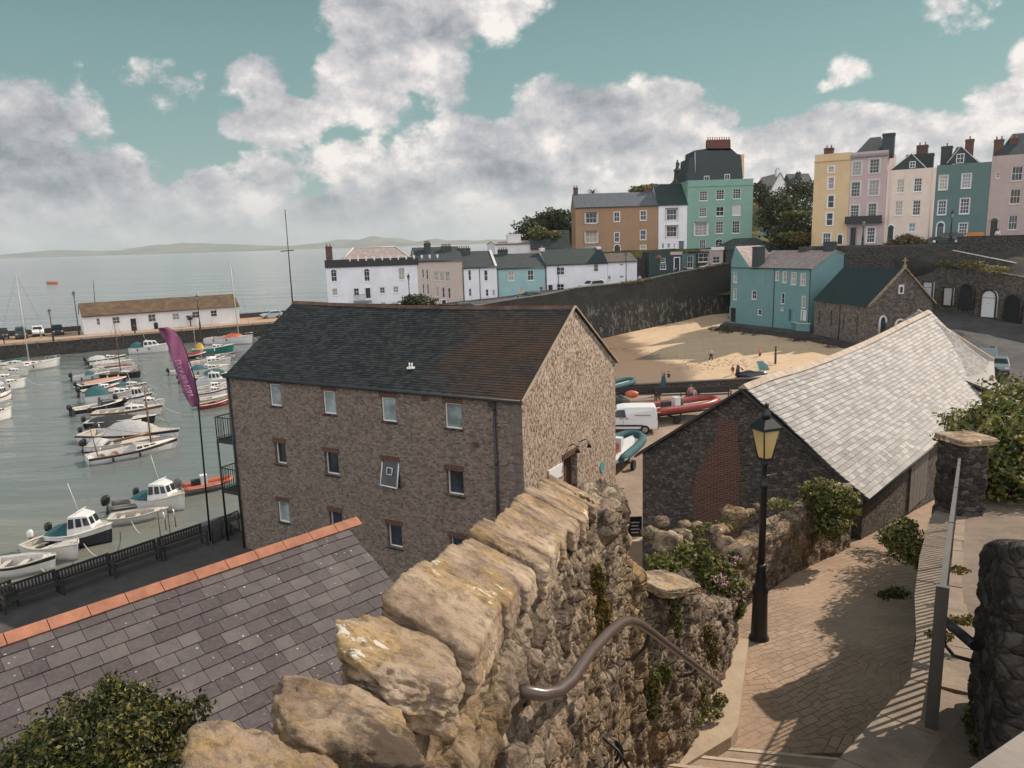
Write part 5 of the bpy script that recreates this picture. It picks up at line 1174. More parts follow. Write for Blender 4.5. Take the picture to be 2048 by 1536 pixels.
# white crenellated house
b = Bld('house', 'white house with arched windows, dark crenellated parapet and balcony by the sea', on_row(*z3(97,400)), on_row(*z3(688,400)), 4.4, ztop(*z3(390,375)), 10, w_wht)
for q in ((135,460,173,522),(347,455,383,520),(568,448,606,512)): b.win(z3, *q, arch=True)
for q in ((143,567,177,612),(280,565,315,610),(447,558,480,597),(533,552,567,593),(455,655,485,672),(520,655,572,672)): b.win(z3, *q)
b.win(z3, 355,563,387,628, name='door', gm=m_dark); b.finish()
m = MB(); m.obox(b.P(-.1,-.12,b.ze-1.15), b.e*(b.W+.2), b.n*-.45, Vector((0,0,1.15))); m.obox(b.P(-.1,-.16,b.ze-1.2), b.e*(b.W+.2), b.n*.06, Vector((0,0,.2))); m.build('parapet', plain('charcoal_parapet', (.045,.04,.042,1), .8), b.t, True)
for k in range(12):
    m = MB(); m.obox(b.P(3.6+k*1.25,-.2,b.ze-.02), b.e*.32, b.n*-.4, Vector((0,0,.3))); m.obox(b.P(3.66+k*1.25,-.22,b.ze-.3), b.e*.2, b.n*.03, Vector((0,0,.32))); m.build('merlon', m_white, b.t, True)
m = MB(); u0, u1 = 2.5, 13.5; zz = b.ze-.2; a, c, d, e = b.P(u0,1,zz), b.P(u1,1,zz), b.P(u1,8.5,zz), b.P(u0,8.5,zz); f, g = b.P(u0+2.2,4.7,zz+1.9), b.P(u1-2.2,4.7,zz+1.9)
m.quad(a,c,g,f); m.poly([c,d,g]); m.quad(d,e,f,g); m.poly([e,a,f]); m.build('roof', r_pale, b.t, True)
m = MB()
for p, q in ((a,f),(f,g),(g,c)): m.tube([p+Vector((0,0,.04)), q+Vector((0,0,.04))], .09, n=5)
m.build('ridge_tiles', m_ltrim, b.t, True)
b.chim(.7, 1, b.ze-.1, 1.0, .8, 2.1, m_brickwall, 2)
m = MB(); u0_, z0_ = b.f(*z3(278,640)); u1_, _ = b.f(*z3(392,640)); m.obox(b.P(u0_,-.0,z0_-.3), b.e*(u1_-u0_), b.n*1.3, Vector((0,0,.18))); bo = m.build('balcony', m_gtrim, b.t, True)
r = MB()
for k in range(13): uu = u0_+(u1_-u0_)*k/12*.62; r.tube([b.P(uu,-1.25,z0_-.1), b.P(uu,-1.25,z0_+.85)], .02, n=4)
r.tube([b.P(u0_,-1.25,z0_+.85), b.P(u0_+(u1_-u0_)*.62,-1.25,z0_+.85)], .03, n=4); q = r.build('balcony_railing', m_black); q.parent = bo
# beige
b = Bld('house', 'beige three-storey house between the crenellated white house and a narrow white one', on_row(*z3(690,500)), on_row(*z3(983,500)), 4.8, ztop(*z3(800,392)), 9, w_beige)
for q in ((718,445,730,500),(745,445,757,510),(795,457,823,517),(832,460,860,517),(868,460,895,520),(722,538,732,600),(750,540,762,603),(810,555,825,617),(848,560,863,625),(885,563,900,628)): b.win(z3, *q, nx=1 if q[2]-q[0] < 16 else 2, fm=m_ltrim)
b.win(z3, 845,640,870,678, name='door', gm=m_dark); b.gable(2.1, r_dark, asym=.5); b.finish()
b.chim(2.2, 3, b.ze, .9, 1.4, 2.8, w_dkgrey, 4); b.chim(5.3, 3, b.ze, 1.6, .8, 2.2, w_dkgrey, 6); b.pipe(b.W-.1)
# narrow white
b = Bld('house', 'narrow white house with dark slate roof left of the pale blue house', on_row(*z3(985,500)), on_row(*z3(1198,500)), 5.2, ztop(*z3(1090,433)), 8, w_wht)
for q in ((1013,448,1032,515),(1115,450,1138,517),(1017,567,1034,615),(1125,572,1143,615),(1168,575,1184,610)): b.win(z3, *q, nx=1)
b.gable(2.5, r_dark); b.finish(); b.pipe(2.6); b.chim(.9, 3.5, b.ze+1.2, 1.9, .9, 1.9, w_dkgrey, 5)
m = MB(); m.obox(b.P(b.W-.35,-.1,b.ze-.1), -b.n*4+Vector((0,0,2.5)), b.e*.4, Vector((0,0,.35))); m.build('verge', m_ltrim, b.t, True)
# pale blue
b = Bld('house', 'pale blue two-storey house behind the parked dark car on the harbour road', on_row(*z3(1200,500)), on_row(*z3(1511,500)), 5.6, ztop(*z3(1350,436)), 8, w_pale)
for q in ((1268,450,1308,518),(1392,447,1433,515)): b.win(z3, *q)
b.win(z3, 1342,560,1370,606, gm=plain('yellowish_blind', (.5,.42,.25,1), .6)); b.win(z3, 1470,555,1493,597, nx=2); b.gable(2.2, r_dark); b.finish(); b.pipe(b.W-.1); b.pipe(.05)  # one window has a blind in a plain yellowish tone
b.chim(2, 4, b.ze+1.2, 1.6, .8, 1.8, w_dkgrey, 4)
# long white with green-black roof
b = Bld('house', 'long white house with dark green-black roof beside the harbour road', on_row(*z3(1515,480)), on_row(*z3(1904,480)), 6.2, ztop(*z3(1700,412)), 7, w_wht)
for q in ((1578,430,1630,480),(1580,537,1628,585),(1817,410,1846,458)): b.win(z3, *q)
b.win(z3, 1525,543,1553,597, name='door', gm=m_dark); b.gable(2.4, r_green); b.finish(); b.pipe(2.0)
b.chim(.3, 3.5, b.ze+1.2, .8, .7, 1.6, w_bw, 1); b.chim(b.W-.3, 3.5, b.ze+1.4, .7, .7, 1.3, w_bw, 1)
b = Bld('house', 'low white end house with tiny square windows at the top of the harbour road row', on_row(*z3(1906,480)), on_row(*z4(636,1000)), 7.6, ztop(*z4(500,965)), 6, w_wht)
for q in ((510,978,537,993),(510,1065,540,1082)): b.win(z4, *q, sill=False)
b.win(z3, 1908,485,1926,510); b.gable(1.3, r_warm); b.finish()
# roofs and a white block behind the row
b = Bld('building', 'pale flat-topped block showing above the chimneys of the harbour row', (-2.5,150), (6.5,152), 5, ztop(*z3(1010,290), Vector((0,151,0)), Vector((1,0,0))), 8, w_bw, cat='building'); b.gable(.5, r_pale); b.finish(); b.chim(4.2, 2, b.ze+.1, 2.6, 2, 1.7, w_bw, 3); b.chim(8, 2, b.ze, 1.2, .8, 1.0, m_brickwall, 2)
b = Bld('building', 'low grey-roofed building tucked behind the narrow white house chimneys', (-9,146), (-3,147), 5, 12.2, 8, w_cream, cat='building'); b.gable(1.2, r_dark); b.finish(); b.chim(1, 2, b.ze, 1.0, .8, 1.6, w_dkgrey, 3)
# ---- harbour wall
t = thing('harbour_wall', 'long dark stained harbour wall above the beach carrying the road', 'wall', (25,126,1))
def seawall_mat():
    t = NT('dark_stained_masonry'); f = t.noise(.35, 6, .7); g = t.noise(3, 7, .75, t.map((1,1,1))); s = t.noise(1.5, 6, .75, t.map((1.2,1.2,.5)))
    c = t.mix(t.ramp(g, (.35,0), (.65,1)), (.028,.028,.027,1), (.062,.06,.056,1)); c = t.mix(t.ramp(f, (.4,0), (.65,.6)), c, (.05,.05,.035,1))
    sx = t.n('ShaderNodeSeparateXYZ'); t.l(t.tc.outputs['Object'], sx.inputs[0]); z = t.n('ShaderNodeMapRange'); t.l(sx.outputs[2], z.inputs[0]); z.inputs[1].default_value = 6.3; z.inputs[2].default_value = 4.8
    c = t.mix(t.math('MULTIPLY', t.math('MULTIPLY', t.ramp(s, (.535,0), (.58,1)), z.outputs[0]), .55), c, (.26,.25,.23,1)); t.col(c); t.set(Roughness=.95, Specular_IOR_Level=.1); t.bump(g, 1, .12); return t.mat
m = MB(); N_ = 150; vs = []
for i in range(N_+1):
    s_ = -42+(32.3+42)*i/N_; p = W0+WD*s_; zt = wtop(s_)+.06*noise.noise(Vector((s_*.9,0,0)))
    for j in range(9): q = p+WN*(-.5+.5*j/8)+WN*.1*noise.noise(Vector((s_*.5,j*.7,0))); vs.append((q.x,q.y,-2+(zt+2)*j/8))
m.add(vs, [(i*9+j, (i+1)*9+j, (i+1)*9+j+1, i*9+j+1) for i in range(N_) for j in range(8)])
for i in range(N_): a = Vector(vs[i*9+8]); b_ = Vector(vs[(i+1)*9+8]); m.quad(a, b_, b_+WN*.55, a+WN*.55); m.quad(a+WN*.55, b_+WN*.55, b_+WN*.55-Vector((0,0,1.2)), a+WN*.55-Vector((0,0,1.2)))
m.build('wall_body', seawall_mat(), t, True)
m = MB(); rnd = random.Random(3)
for i in range(100):
    s_ = -20+i*.52; p = W0+WD*s_; m.obox((p.x,p.y-.02,wtop(s_)+.05+rnd.uniform(-.02,.03)), WD*.5, WN*.5, Vector((0,0,.10+rnd.uniform(0,.05))))
m.build('coping', plain('pale_cope', (.26,.23,.2,1), .9, .4), t, True)
bl = []
for s_ in (8,9.5,11,13,25,27,29.5,31): p = W0+WD*s_; bl.append((p.x,p.y-.1,wtop(s_)+.12,.8,.3,.22))
bush('plant', 'dry yellow ground cover trailing over the harbour wall coping', 'plant', tuple(W0+WD*12+Vector((0,0,9))), bl, 1600, .09, leafmat('dry_cover', [(.09,.08,.02,1), (.2,.17,.05,1), (.28,.23,.08,1)]), 21, tw=0)
pA = W0+WD*32.3
t = thing('arched_gateway', 'dark arched opening in the harbour wall beside the turquoise house', 'gateway', (pA.x,pA.y,2)); pB = Vector((37.6,122,0)); ga = (pB-pA).normalized()
m = MB(); m.obox((pA.x,pA.y,-1), pB-pA, Vector((1,.6,0)), Vector((0,0,9.8))); m.build('wall_body', seawall_mat() if False else MATS['weathered_rubble'], t, True)
# ---- hill row: brown, white, green
D0 = 140
HA, HE = Vector((12.45,140,0)), Vector((1,0,0))
def hp(x, y=470): p = Lp(x, y, HA, HE); return (p.x, p.y)
b = Bld('house', 'wide ochre-brown house with slate roof and white bay windows on the hill', hp(*z4(187,700)), hp(*z4(790,700)), 13.3, ztop(*z4(480,562), HA, HE), 9, w_tan)
for q in ((262,606,342,682),(262,742,342,825)): b.win(z4, *q, nx=3, proud=.5)
b.win(z4, 262,850,342,900, nx=3)
for q in ((468,600,510,670),(660,590,705,660),(472,750,507,820),(660,733,702,803),(660,842,702,893)): b.win(z4, *q, surround=.08)
b.win(z4, 470,860,512,912, name='door', arch=True); b.gable(2.6, tiles('grey_blue_slate', (.12,.13,.15,1), .35,.25,.3,.5)); b.finish(); b.chim(.5, 4.5, b.ze+1.8, .8, .8, 2.0, m_brickwall, 2); b.chim(b.W-1.2, 4.5, b.ze+2.3, 1.2, .8, 1.0, m_brickwall, 2)
b = Bld('house', 'narrow white house with stacked bay windows between brown and green houses', hp(*z4(793,700)), hp(*z4(1002,700)), 13.2, ztop(*z4(900,548), HA, HE), 9, w_wht)
for q in ((853,578,928,660),(853,705,928,782)): b.win(z4, *q, nx=3, proud=.4)
for q in ((820,830,834,865),(857,830,880,862),(903,830,917,862)): b.win(z4, *q, nx=1, arch=False)
b.win(z4, 942,812,978,880, name='door', gm=w_teal); b.gable(3.9, r_green, asym=.55); b.finish()
b = Bld('house', 'tall mint green house with dark slate-hung upper gable and long brown chimney stack', hp(*z4(1003,700)), hp(*z4(1478,700)), 13.0, ztop(*z4(1240,362), HA, HE), 10, w_grn)
for q in ((1092,445,1152,518),(1215,437,1276,510),(1338,430,1397,503),(1090,568,1148,635)): b.win(z4, *q, nx=3, ny=4)
b.win(z4, 1214,560,1273,630, nx=2); b.win(z4, 1334,550,1395,625, nx=1, ny=1, gm=plain('pale_blind', (.55,.5,.52,1), .7))
b.win(z4, 1060,678,1148,772, nx=3, ny=4, surround=.15, proud=.3)
for q in ((1212,668,1268,757),(1332,665,1388,755),(1092,803,1140,865),(1335,798,1382,850)): b.win(z4, *q, nx=3, ny=4)
b.win(z4, 1209,820,1262,862, arch=True, surround=.0); b.flat(w_dkgrey); b.cornice(ztop(*z4(1240,410), HA, HE), .15, .1); b.finish()
# slate hung attic storey with its stack
zt = ztop(*z4(1240,370), HA, HE); az_ = ztop(*z4(1240,140), HA, HE)
def q4(x, y): p = Lp(*z4(x, y), HA+Vector((0,.9,0)), HE); return p
m = MB(); m.prism([tuple(q4(x, y)) for x, y in ((1003,385),(995,310),(1012,305),(1020,205),(1052,198),(1056,150),(1145,135),(1322,133),(1370,175),(1396,180),(1410,350),(1410,385))], Vector((0,7,0))); m.build('attic', w_dkgrey, b.t, True)
m = MB(); m.prism([tuple(q4(x, y)) for x, y in ((1147,150),(1150,72),(1320,68),(1322,150))], Vector((0,.9,0))); st = m.build('chimney', render_wall('red_brown_stack', (.13,.06,.045,1)), b.t, True)
mp = MB()
for k in range(10): p = q4(1160+k*17, 70); mp.lathe((p.x,p.y+.45,p.z), [(.12,0),(.14,.05),(.09,.1),(.09,.45),(.12,.5)], 0, 7)
g = mp.build('chimney_pots', m_pot); g.parent = st
m = MB(); m.prism([tuple(q4(x, y)+Vector((0,-.02,0))) for x, y in ((1398,180),(1420,175),(1418,350),(1410,350))], Vector((0,7,0))); m.build('gable_return', w_yel, b.t, True)
for q in ((1125,335,1165,372),(1275,322,1315,363)):
    p0, p1 = q4(q[0],q[3]), q4(q[2],q[1]); window(b.t, (p0.x-.0,p0.y-.16,0), (1,0,0), (0,-1,0), 0, p0.z, p1.x-p0.x, p1.z, .12, 2, 1, .09, sill=False)
m = MB(); p = q4(1060,160); q_ = q4(1062,310); m.tube([p+Vector((0,-.06,0)), q_+Vector((0,-.06,0))], .05, n=5); m.build('downpipe', m_white, b.t, True)
# kiosks and shop fronts below the green house
KA, KE = Vector((22.5,131.5,0)), Vector((1,.22,0)).normalized()
def kp(x, y=500): p = Lp(*z4(x, y), KA, KE); return (p.x,p.y)
b = Bld('kiosk', 'dark green seafront kiosk with pink sign board under the small white hill house', kp(725), kp(965), 9.3, ztop(*z4(850,890), KA, KE), 3, plain('dark_green_boards', (.03,.055,.055,1), .6, .3), cat='kiosk')
b.win(z4, 810,935,845,970); b.win(z4, 805,980,850,1018); b.win(z4, 910,935,945,1030, name='door', gm=m_dark); b.flat(m_dark); b.finish()
m = MB(); a = b.f(*z4(878,915)); c = b.f(*z4(965,888)); m.obox(b.P(a[0],-.05,a[1]), b.e*(c[0]-a[0]), b.n*.1, Vector((0,0,c[1]-a[1]))); m.build('sign_board', w_pink, b.t, True)
m = MB(); a = b.f(*z4(770,940)); c = b.f(*z4(810,915)); m.obox(b.P(a[0],-.05,a[1]), b.e*(c[0]-a[0]), b.n*.1, Vector((0,0,c[1]-a[1]))); m.build('sign_panel', plain('red_white_panel', (.35,.12,.11,1), .6, .8, 2), b.t, True)
b = Bld('kiosk', 'dark teal kiosk with pale railing on its roof left of the grey arched block', kp(968), kp(1072), 9.8, ztop(*z4(1020,905), KA, KE), 3, plain('teal_boards', (.08,.15,.15,1), .6, .3), cat='kiosk'); b.win(z4, 1005,920,1048,1010, gm=m_dark); b.flat(m_dark); b.finish()
b = Bld('building', 'dark low shop front with black openings beneath the mint green house', kp(1073), kp(1170), 10, ztop(*z4(1120,890), KA, KE), 3.5, plain('black_boards', (.025,.028,.03,1), .6, .3), cat='shop'); b.win(z4, 1085,900,1160,965, gm=m_dark); b.flat(m_dark); b.finish()
b = Bld('building', 'small grey block with arched doorway and white sign board below the mint green house', kp(1172), kp(1275), 10.2, ztop(*z4(1220,872), KA, KE), 3.5, w_pink2, cat='shop'); b.win(z4, 1190,925,1245,975, gm=m_dark); b.flat(m_dark)
b.finish(); m = MB(); a = b.f(*z4(1177,880)); c = b.f(*z4(1272,853)); m.obox(b.P(a[0],-.05,a[1]), b.e*(c[0]-a[0]), b.n*.1, Vector((0,0,c[1]-a[1]))); m.build('sign_board', m_white, b.t, True)
b = Bld('building', 'small dark building with low hipped slate roof behind the turquoise house chimney', kp(1300), kp(1690,560), 10.2, ztop(*z4(1500,868), KA, KE), 6, w_dkgrey, cat='building'); b.hip(1.9, r_dark); b.finish()
t = thing('stone_wall', 'dark mixed stone wall and hedge base behind the white end house', 'wall', (24,134,9)); m = MB(); a = kp(636, 600); c = kp(1300, 500); m.obox((a[0],a[1]+1.5,8), Vector((c[0]-a[0],c[1]-a[1]+.2,0)), Vector((0,.5,0)), Vector((0,0,4.6))); m.build('wall_body', m_rubbase, t, True)
# low building left of the brown house
b = Bld('building', 'low dark stone-roofed building at the left foot of the brown house', (4.5,150), (12.2,150), 12, ztop(*z3(1600,310), Vector((0,150,0)), HE), 7, w_beige, cat='building'); b.gable(3.4, r_dark); b.finish()
# ---- statue monument on the hill
mo = Dp(*z4(930,400), 222); zb = mo.z
t = thing('monument', 'statue on a columned pedestal crowning the grassy hill', 'monument', (mo.x,mo.y,zb-1))
m = MB(); m.lathe((mo.x,mo.y,zb-1.5), [(4.6,0),(4.6,1.6),(3.6,1.9),(3.4,3.2),(2.5,3.4),(2.4,4.3)], 0, 8, False); m.box((mo.x,mo.y,zb+3.6), (3,3,1.6)); m.build('steps', m_rubdark, t, True)
m = MB()
for k in range(6): a = k*math.pi/3; m.tube([(mo.x+1.35*math.cos(a),mo.y+1.35*math.sin(a),zb+4.2), (mo.x+1.3*math.cos(a),mo.y+1.3*math.sin(a),zb+7.6)], .28, n=6)
m.tube([(mo.x,mo.y,zb+4),(mo.x,mo.y,zb+7.6)], .8, n=8); m.lathe((mo.x,mo.y,zb+7.5), [(2.1,0),(2.1,.4),(1.5,.6),(1.3,1.2),(.8,1.5)], 0, 8, False); m.build('pedestal', m_rubdark, t, True)
m = MB(); m.lathe((mo.x,mo.y,zb+8.9), [(.75,0),(.85,.6),(.7,1.5),(.85,2.2),(.8,2.8),(.35,3.15),(.3,3.3),(.42,3.5),(.4,3.9),(.1,4.15)], 0, 10); m.tube([(mo.x+.7,mo.y,zb+11.6),(mo.x+1.0,mo.y-.3,zb+10.6),(mo.x+.6,mo.y-.5,zb+10.1)], .2, n=6); m.build('statue', m_rubbase, t, True)
for c_ in children(t): c_.matrix_parent_inverse = Matrix.Translation((0,0,0)) @ Matrix.Scale(.56, 4) @ abs_mat(t).inverted()
# houses beyond, between green and yellow
b = Bld('house', 'distant white gabled house among trees between the green and yellow houses', Dp(*z4(1625,440),190).to_tuple()[:2], Dp(*z4(1735,440),190).to_tuple()[:2], Dp(*z4(1650,480),190).z, Dp(*z4(1650,420),190).z, 9, w_bw)
s_ = b; b.top.append([b.P(0,0,b.ze), b.P(b.W,0,b.ze), b.P(b.W/2,0,b.ze+3.4)]); b.win(z4, 1655,430,1700,447); b.finish()
m = MB(); 
for sg in (0, 1):
    x = b.W*sg; m.quad(b.P(x+(.3 if sg else -.3),-.3,b.ze-.2), b.P(b.W/2,-.3,b.ze+3.5), b.P(b.W/2,14,b.ze+3.5), b.P(x+(.3 if sg else -.3),14,b.ze-.2))
m.build('roof', r_pale, b.t, True); b.chim(b.W/2-.3, 1, b.ze+2.6, 1, 1, 1.6, w_bw, 2)
b = Bld('house', 'distant grey-roofed house just left of the yellow house roofline', Dp(*z4(1775,380),200).to_tuple()[:2], Dp(*z4(1935,380),200).to_tuple()[:2], Dp(*z4(1850,450),200).z, Dp(*z4(1850,412),200).z, 9, w_dkgrey); b.gable(3.4, r_dark); b.finish(); b.chim(2.5, 3, b.ze+1.5, 1, 1, 2.2, w_dkgrey, 2)
# ---- terrace on the right
T0, T1 = Vector((44.6,112,0)), Vector((66.2,98,0)); TD = (T1-T0).normalized()
def tp(x, y): p = Lp(*z5(x, y), T0, TD); return (p.x,p.y)
def tz(x, y): return Lp(*z5(x, y), T0, TD).z
GR = 'painted terraced houses along the hill top'
b = Bld('house', 'butter yellow end house, tallest and narrowest of the hill-top terrace', tp(272,800), tp(572,800), tz(400,1045), tz(430,282), 9, w_yel, GR)
for q in ((405,390,456,440),(403,483,453,580),(400,633,453,737),(388,780,443,886)): b.win(z5, *q, nx=1, surround=.12, label=None)
b.win(z5, 358,948,425,1035, nx=3, surround=.1); b.win(z5, 484,980,522,1048, name='door', arch=True, gm=m_dark); b.flat(w_dkgrey); b.cornice(tz(430,345), .16, .15); b.finish(); b.chim(1.5, 2, b.ze-.2, 1.2, .9, 1.1, m_brickwall, 2)
b = Bld('house', 'dusty pink terraced house with grey window surrounds and dark balcony', tp(574,800), tp(878,800), tz(700,1070), tz(760,262), 9, w_pink, GR)
for q in ((607,350,682,465),(752,327,835,447),(597,520,672,645),(745,505,830,635),(590,715,662,820),(738,700,810,812)): b.win(z5, *q, nx=3, ny=4, surround=.16, fm=m_ltrim)
b.win(z5, 728,900,797,1030, nx=3, ny=4, surround=.12); b.win(z5, 592,905,635,1058, name='door', gm=m_dark, fm=m_gtrim); b.hip(2.3, r_dark, over=-.5)
zc = tz(760,300); m = MB(); b.cornice(zc-.1, .35, .35, m_gtrim); b.finish()
m = MB(); za_ = tz(700,868); m.obox(b.P(-.3,-.0,za_), b.e*(b.W+.1), b.n*.95, Vector((0,0,.22))); m.obox(b.P(-.3,-.92,za_+.22), b.e*(b.W+.1), b.n*.05, Vector((0,0,.8))); m.build('balcony', plain('dark_iron', (.03,.03,.032,1), .5), b.t, True)
b.chim(b.W-.2, 1.3, b.ze-1.0, 1.5, 1.1, 3.2, w_dkgrey, 0); b.chim(b.W+3.6, 6, b.ze-2.0, 1.4, 1.1, 2.7, m_brickwall, 2); b.chim(b.W+3.4, 6, b.ze-3.5, 3.4, 1.3, 3.0, w_dkgrey, 0)
b = Bld('house', 'pale cream terraced house with an arched white doorway and dark gabled attic', tp(880,800), tp(1288,800), tz(1000,1020), tz(1090,412), 9, w_cream, GR)
for q in ((980,497,1045,612),(1122,487,1192,602),(965,680,1030,802),(1112,672,1180,800)): b.win(z5, *q, nx=3, ny=4)
b.win(z5, 1078,865,1137,940, nx=2, gm=m_glassg); b.win(z5, 905,905,950,1020, name='door', arch=True)
def attic(b, z5q, wx, mat, rmat, skyl=True):
    pts = [Lp(*z5(x, y), b.A-b.n*.35, b.e) for x, y in z5q]
    m = MB(); m.prism([tuple(p) for p in pts], -b.n*.25); at = m.build('attic_gable', w_dkgrey, b.t, True)
    ap = max(pts, key=lambda p: p.z); l = min(pts, key=lambda p: (p-b.A).dot(b.e)); r = max(pts, key=lambda p: (p-b.A).dot(b.e)); m = MB()
    for e_ in (l, r):
        ee = e_+(e_-ap)*.06+Vector((0,0,.02)); aa = ap+Vector((0,0,.03)); m.quad(ee+b.n*.12, aa+b.n*.12, aa-b.n*7, ee-b.n*7)
    m.build('attic_roof', rmat, b.t, True)
    m = MB()
    for e_ in (l, r): m.obox(e_+b.n*.13, ap-e_, -b.n*.1, Vector((0,0,.14)))
    m.build('bargeboard', m_ltrim, b.t, True)
    p0 = Lp(*z5(wx[0], wx[3]), b.A-b.n*.35, b.e); p1 = Lp(*z5(wx[2], wx[1]), b.A-b.n*.35, b.e); window(b.t, p0+b.n*.1, b.e, b.n, 0, p0.z, (p1-p0).dot(b.e), p1.z, .1, 2, 2, .08, sill=False)
    if skyl: m = MB(); c = ap.lerp(r, .55)-b.n*3+Vector((0,0,.08)); d = (r-ap).normalized(); m.obox(c, d*1.0, -b.n*.8, Vector((0,0,.06))); m.build('skylight', m_chrome, b.t, True)
attic(b, ((940,415),(1105,285),(1235,400),(1235,415)), (1085,345,1140,405), None, r_warm); b.flat(w_dkgrey); b.finish(); b.pipe(.5, w_cream); b.pipe(b.W-.4, w_cream)
b = Bld('house', 'deep teal terraced house with white-framed windows behind the street lamp', tp(1290,800), tp(1738,800), tz(1400,980), tz(1530,366), 9, w_teal, GR)
for q in ((1335,465,1408,585),(1525,450,1603,572),(1325,675,1395,795),(1510,657,1590,787),(1498,865,1572,972)): b.win(z5, *q, nx=3, ny=4, surround=.06)
b.win(z5, 1318,885,1370,985, name='door', arch=True, gm=plain('grey_door', (.12,.12,.12,1), .5))
attic(b, ((1400,368),(1485,228),(1520,225),(1680,352),(1680,368)), (1477,280,1550,365), None, r_warm); b.flat(w_dkgrey); b.finish(); b.chim(.9, 1.5, b.ze-.2, 1.3, .9, 2.6, w_dkgrey, 1); b.chim(3.4, 3, b.ze-.3, 1.0, .8, 3.5, m_brickwall, 1); b.chim(b.W+.6, 2.5, b.ze-.2, 1.1, .9, 3.0, m_brickwall, 2)
b = Bld('house', 'greyed pink terraced house running off the right edge of the terrace', tp(1740,800), tp(2180,800), tz(1850,970), tz(1900,296), 9, w_pink2, GR)
for q in ((1943,388,2038,510),(1930,580,2020,705),(1915,800,1995,922)): b.win(z5, *q, nx=3, ny=2, fm=m_ltrim)
b.win(z5, 1818,445,1840,487, nx=1); b.win(z5, 1766,850,1822,970, name='door', arch=True, gm=m_dark, fm=w_pink2); b.hip(3.0, r_dark, over=-.4); b.finish(); b.chim(2.2, 3, b.ze-.1, 1.0, .9, 2.3, m_brickwall, 2)
# ---- turquoise L shaped house by the beach
P0, P1 = Zp(1460,645,2.8), Zp(1618,662,2.8); P0.z = P1.z = 0; BE = (P1-P0).normalized(); Bn = Vector((BE.y,-BE.x,0)); BW = (P1-P0).length
pr = Lp(1736,560,P1,-Bn); bd = (pr-P1).dot(-Bn); 
uT = 4.0; ztT = Lp(*z4(1405,1010),P0,BE).z
b = Bld('house', 'turquoise house with pale patched slate roof at the edge of the beach', P0+BE*.0, P1, 2.8, Lp(*z4(1800,1015),P0,BE).z, bd, w_blue)
for q in ((1345,1040,1367,1115),(1342,1162,1365,1240),(1478,1175,1510,1237),(1520,1313,1547,1352),(1650,1035,1672,1100),(1703,1037,1730,1115),(1765,1043,1800,1130),(1833,1048,1868,1137),(1692,1192,1715,1270),(1842,1215,1868,1300),(1690,1300,1708,1320)): b.win(z4, *q, nx=1 if q[2]-q[0] < 30 else 2, surround=.04, gm=plain('pale_curtain', (.45,.38,.33,1), .6, .5, 4) if q[1] < 1150 else None)
b.win(z4, 1748,1312,1768,1395, name='door', gm=plain('blue_door', (.06,.14,.18,1), .5), fm=w_blue); b.win(z4, 1843,1325,1868,1395, name='door', gm=m_white); b.win(z4, 1314,1300,1360,1403, name='door', gm=m_black, fm=w_blue)
ridge_p = Lp(1672,502,P1,-Bn); hr = ridge_p.z-b.ze; asym = max(.25, min(.75, (ridge_p-P1).dot(-Bn)/bd))
b.gable(hr, r_pale, asym=asym, over=.15, u0=uT-.3); b.finish()
m = MB(); ap = Lp(*z4(1357,850),P0,BE); za2 = Lp(*z4(1325,955),P0,BE).z
uA = (ap-P0).dot(BE); q = [b.P(0,-.02,b.ze-1), b.P(uT,-.02,b.ze-1), b.P(uT,-.02,za2-1.2), b.P(uA,-.02,ap.z), b.P(0,-.02,za2-.2)]
m.prism([tuple(p) for p in q], -Bn*.5); m.build('tower_gable', w_blue, b.t, True)
m = MB(); m.quad(b.P(uA,0,ap.z), b.P(uT+.1,0,za2-1.3), b.P(uT+.1,bd*.5,za2-1.3), b.P(uA,bd*.5,ap.z)); m.quad(b.P(-.1,0,za2-.2), b.P(uA,0,ap.z), b.P(uA,bd*.5,ap.z), b.P(-.1,bd*.5,za2-.2)); m.quad(b.P(0,0,b.ze-1), b.P(0,0,za2-.2), b.P(0,bd*.5,za2-.2), b.P(0,bd*.5,b.ze-1)); m.build('tower_roof', r_pale, b.t, True)
p = Lp(*z4(1505,1000),P0,BE); u = (p-P0).dot(BE); zt_ = Lp(*z4(1505,860),P0-Bn*1.2,BE).z; m = MB(); m.obox(b.P(u-.65,-.12,b.ze-.15), BE*1.3, -Bn*1.2, Vector((0,0,zt_-b.ze+.15))); m.obox(b.P(u-.72,-.18,zt_), BE*1.44, -Bn*1.32, Vector((0,0,.15))); m.build('chimney', w_dkgrey, b.t, True)
p = Lp(1680,490,P1-Bn*bd*asym,BE); b.chim(b.W-1.0, bd*asym, ridge_p.z-.3, 1.5, .9, 1.5, w_dkgrey, 0); b.pipe((Lp(*z4(1640,1200),P0,BE)-P0).dot(BE)); b.pipe(b.W-.1)
# its low turquoise yard wall
t = thing('garden_wall', 'low turquoise yard wall in front of the turquoise house', 'wall', (38,104,2.8)); pts = [Zp(*z4(x, y), 2.8) for x, y in ((1430,1408),(1700,1435),(1800,1468),(1900,1475),(1912,1425))]; m = MB()
for a, c in zip(pts, pts[1:]): d = (c-a).normalized(); m.obox(a, c-a, Vector((-d.y,d.x,0))*.25, Vector((0,0,1.0)))
m.build('wall_body', w_blue, t, True); m = MB()
for a, c in zip(pts, pts[1:]): d = (c-a).normalized(); m.obox(a+Vector((0,0,1.002))-Vector((-d.y,d.x,0))*.04, c-a, Vector((-d.y,d.x,0))*.33, Vector((0,0,.08)))
m.build('coping', m_ltrim, t, True)
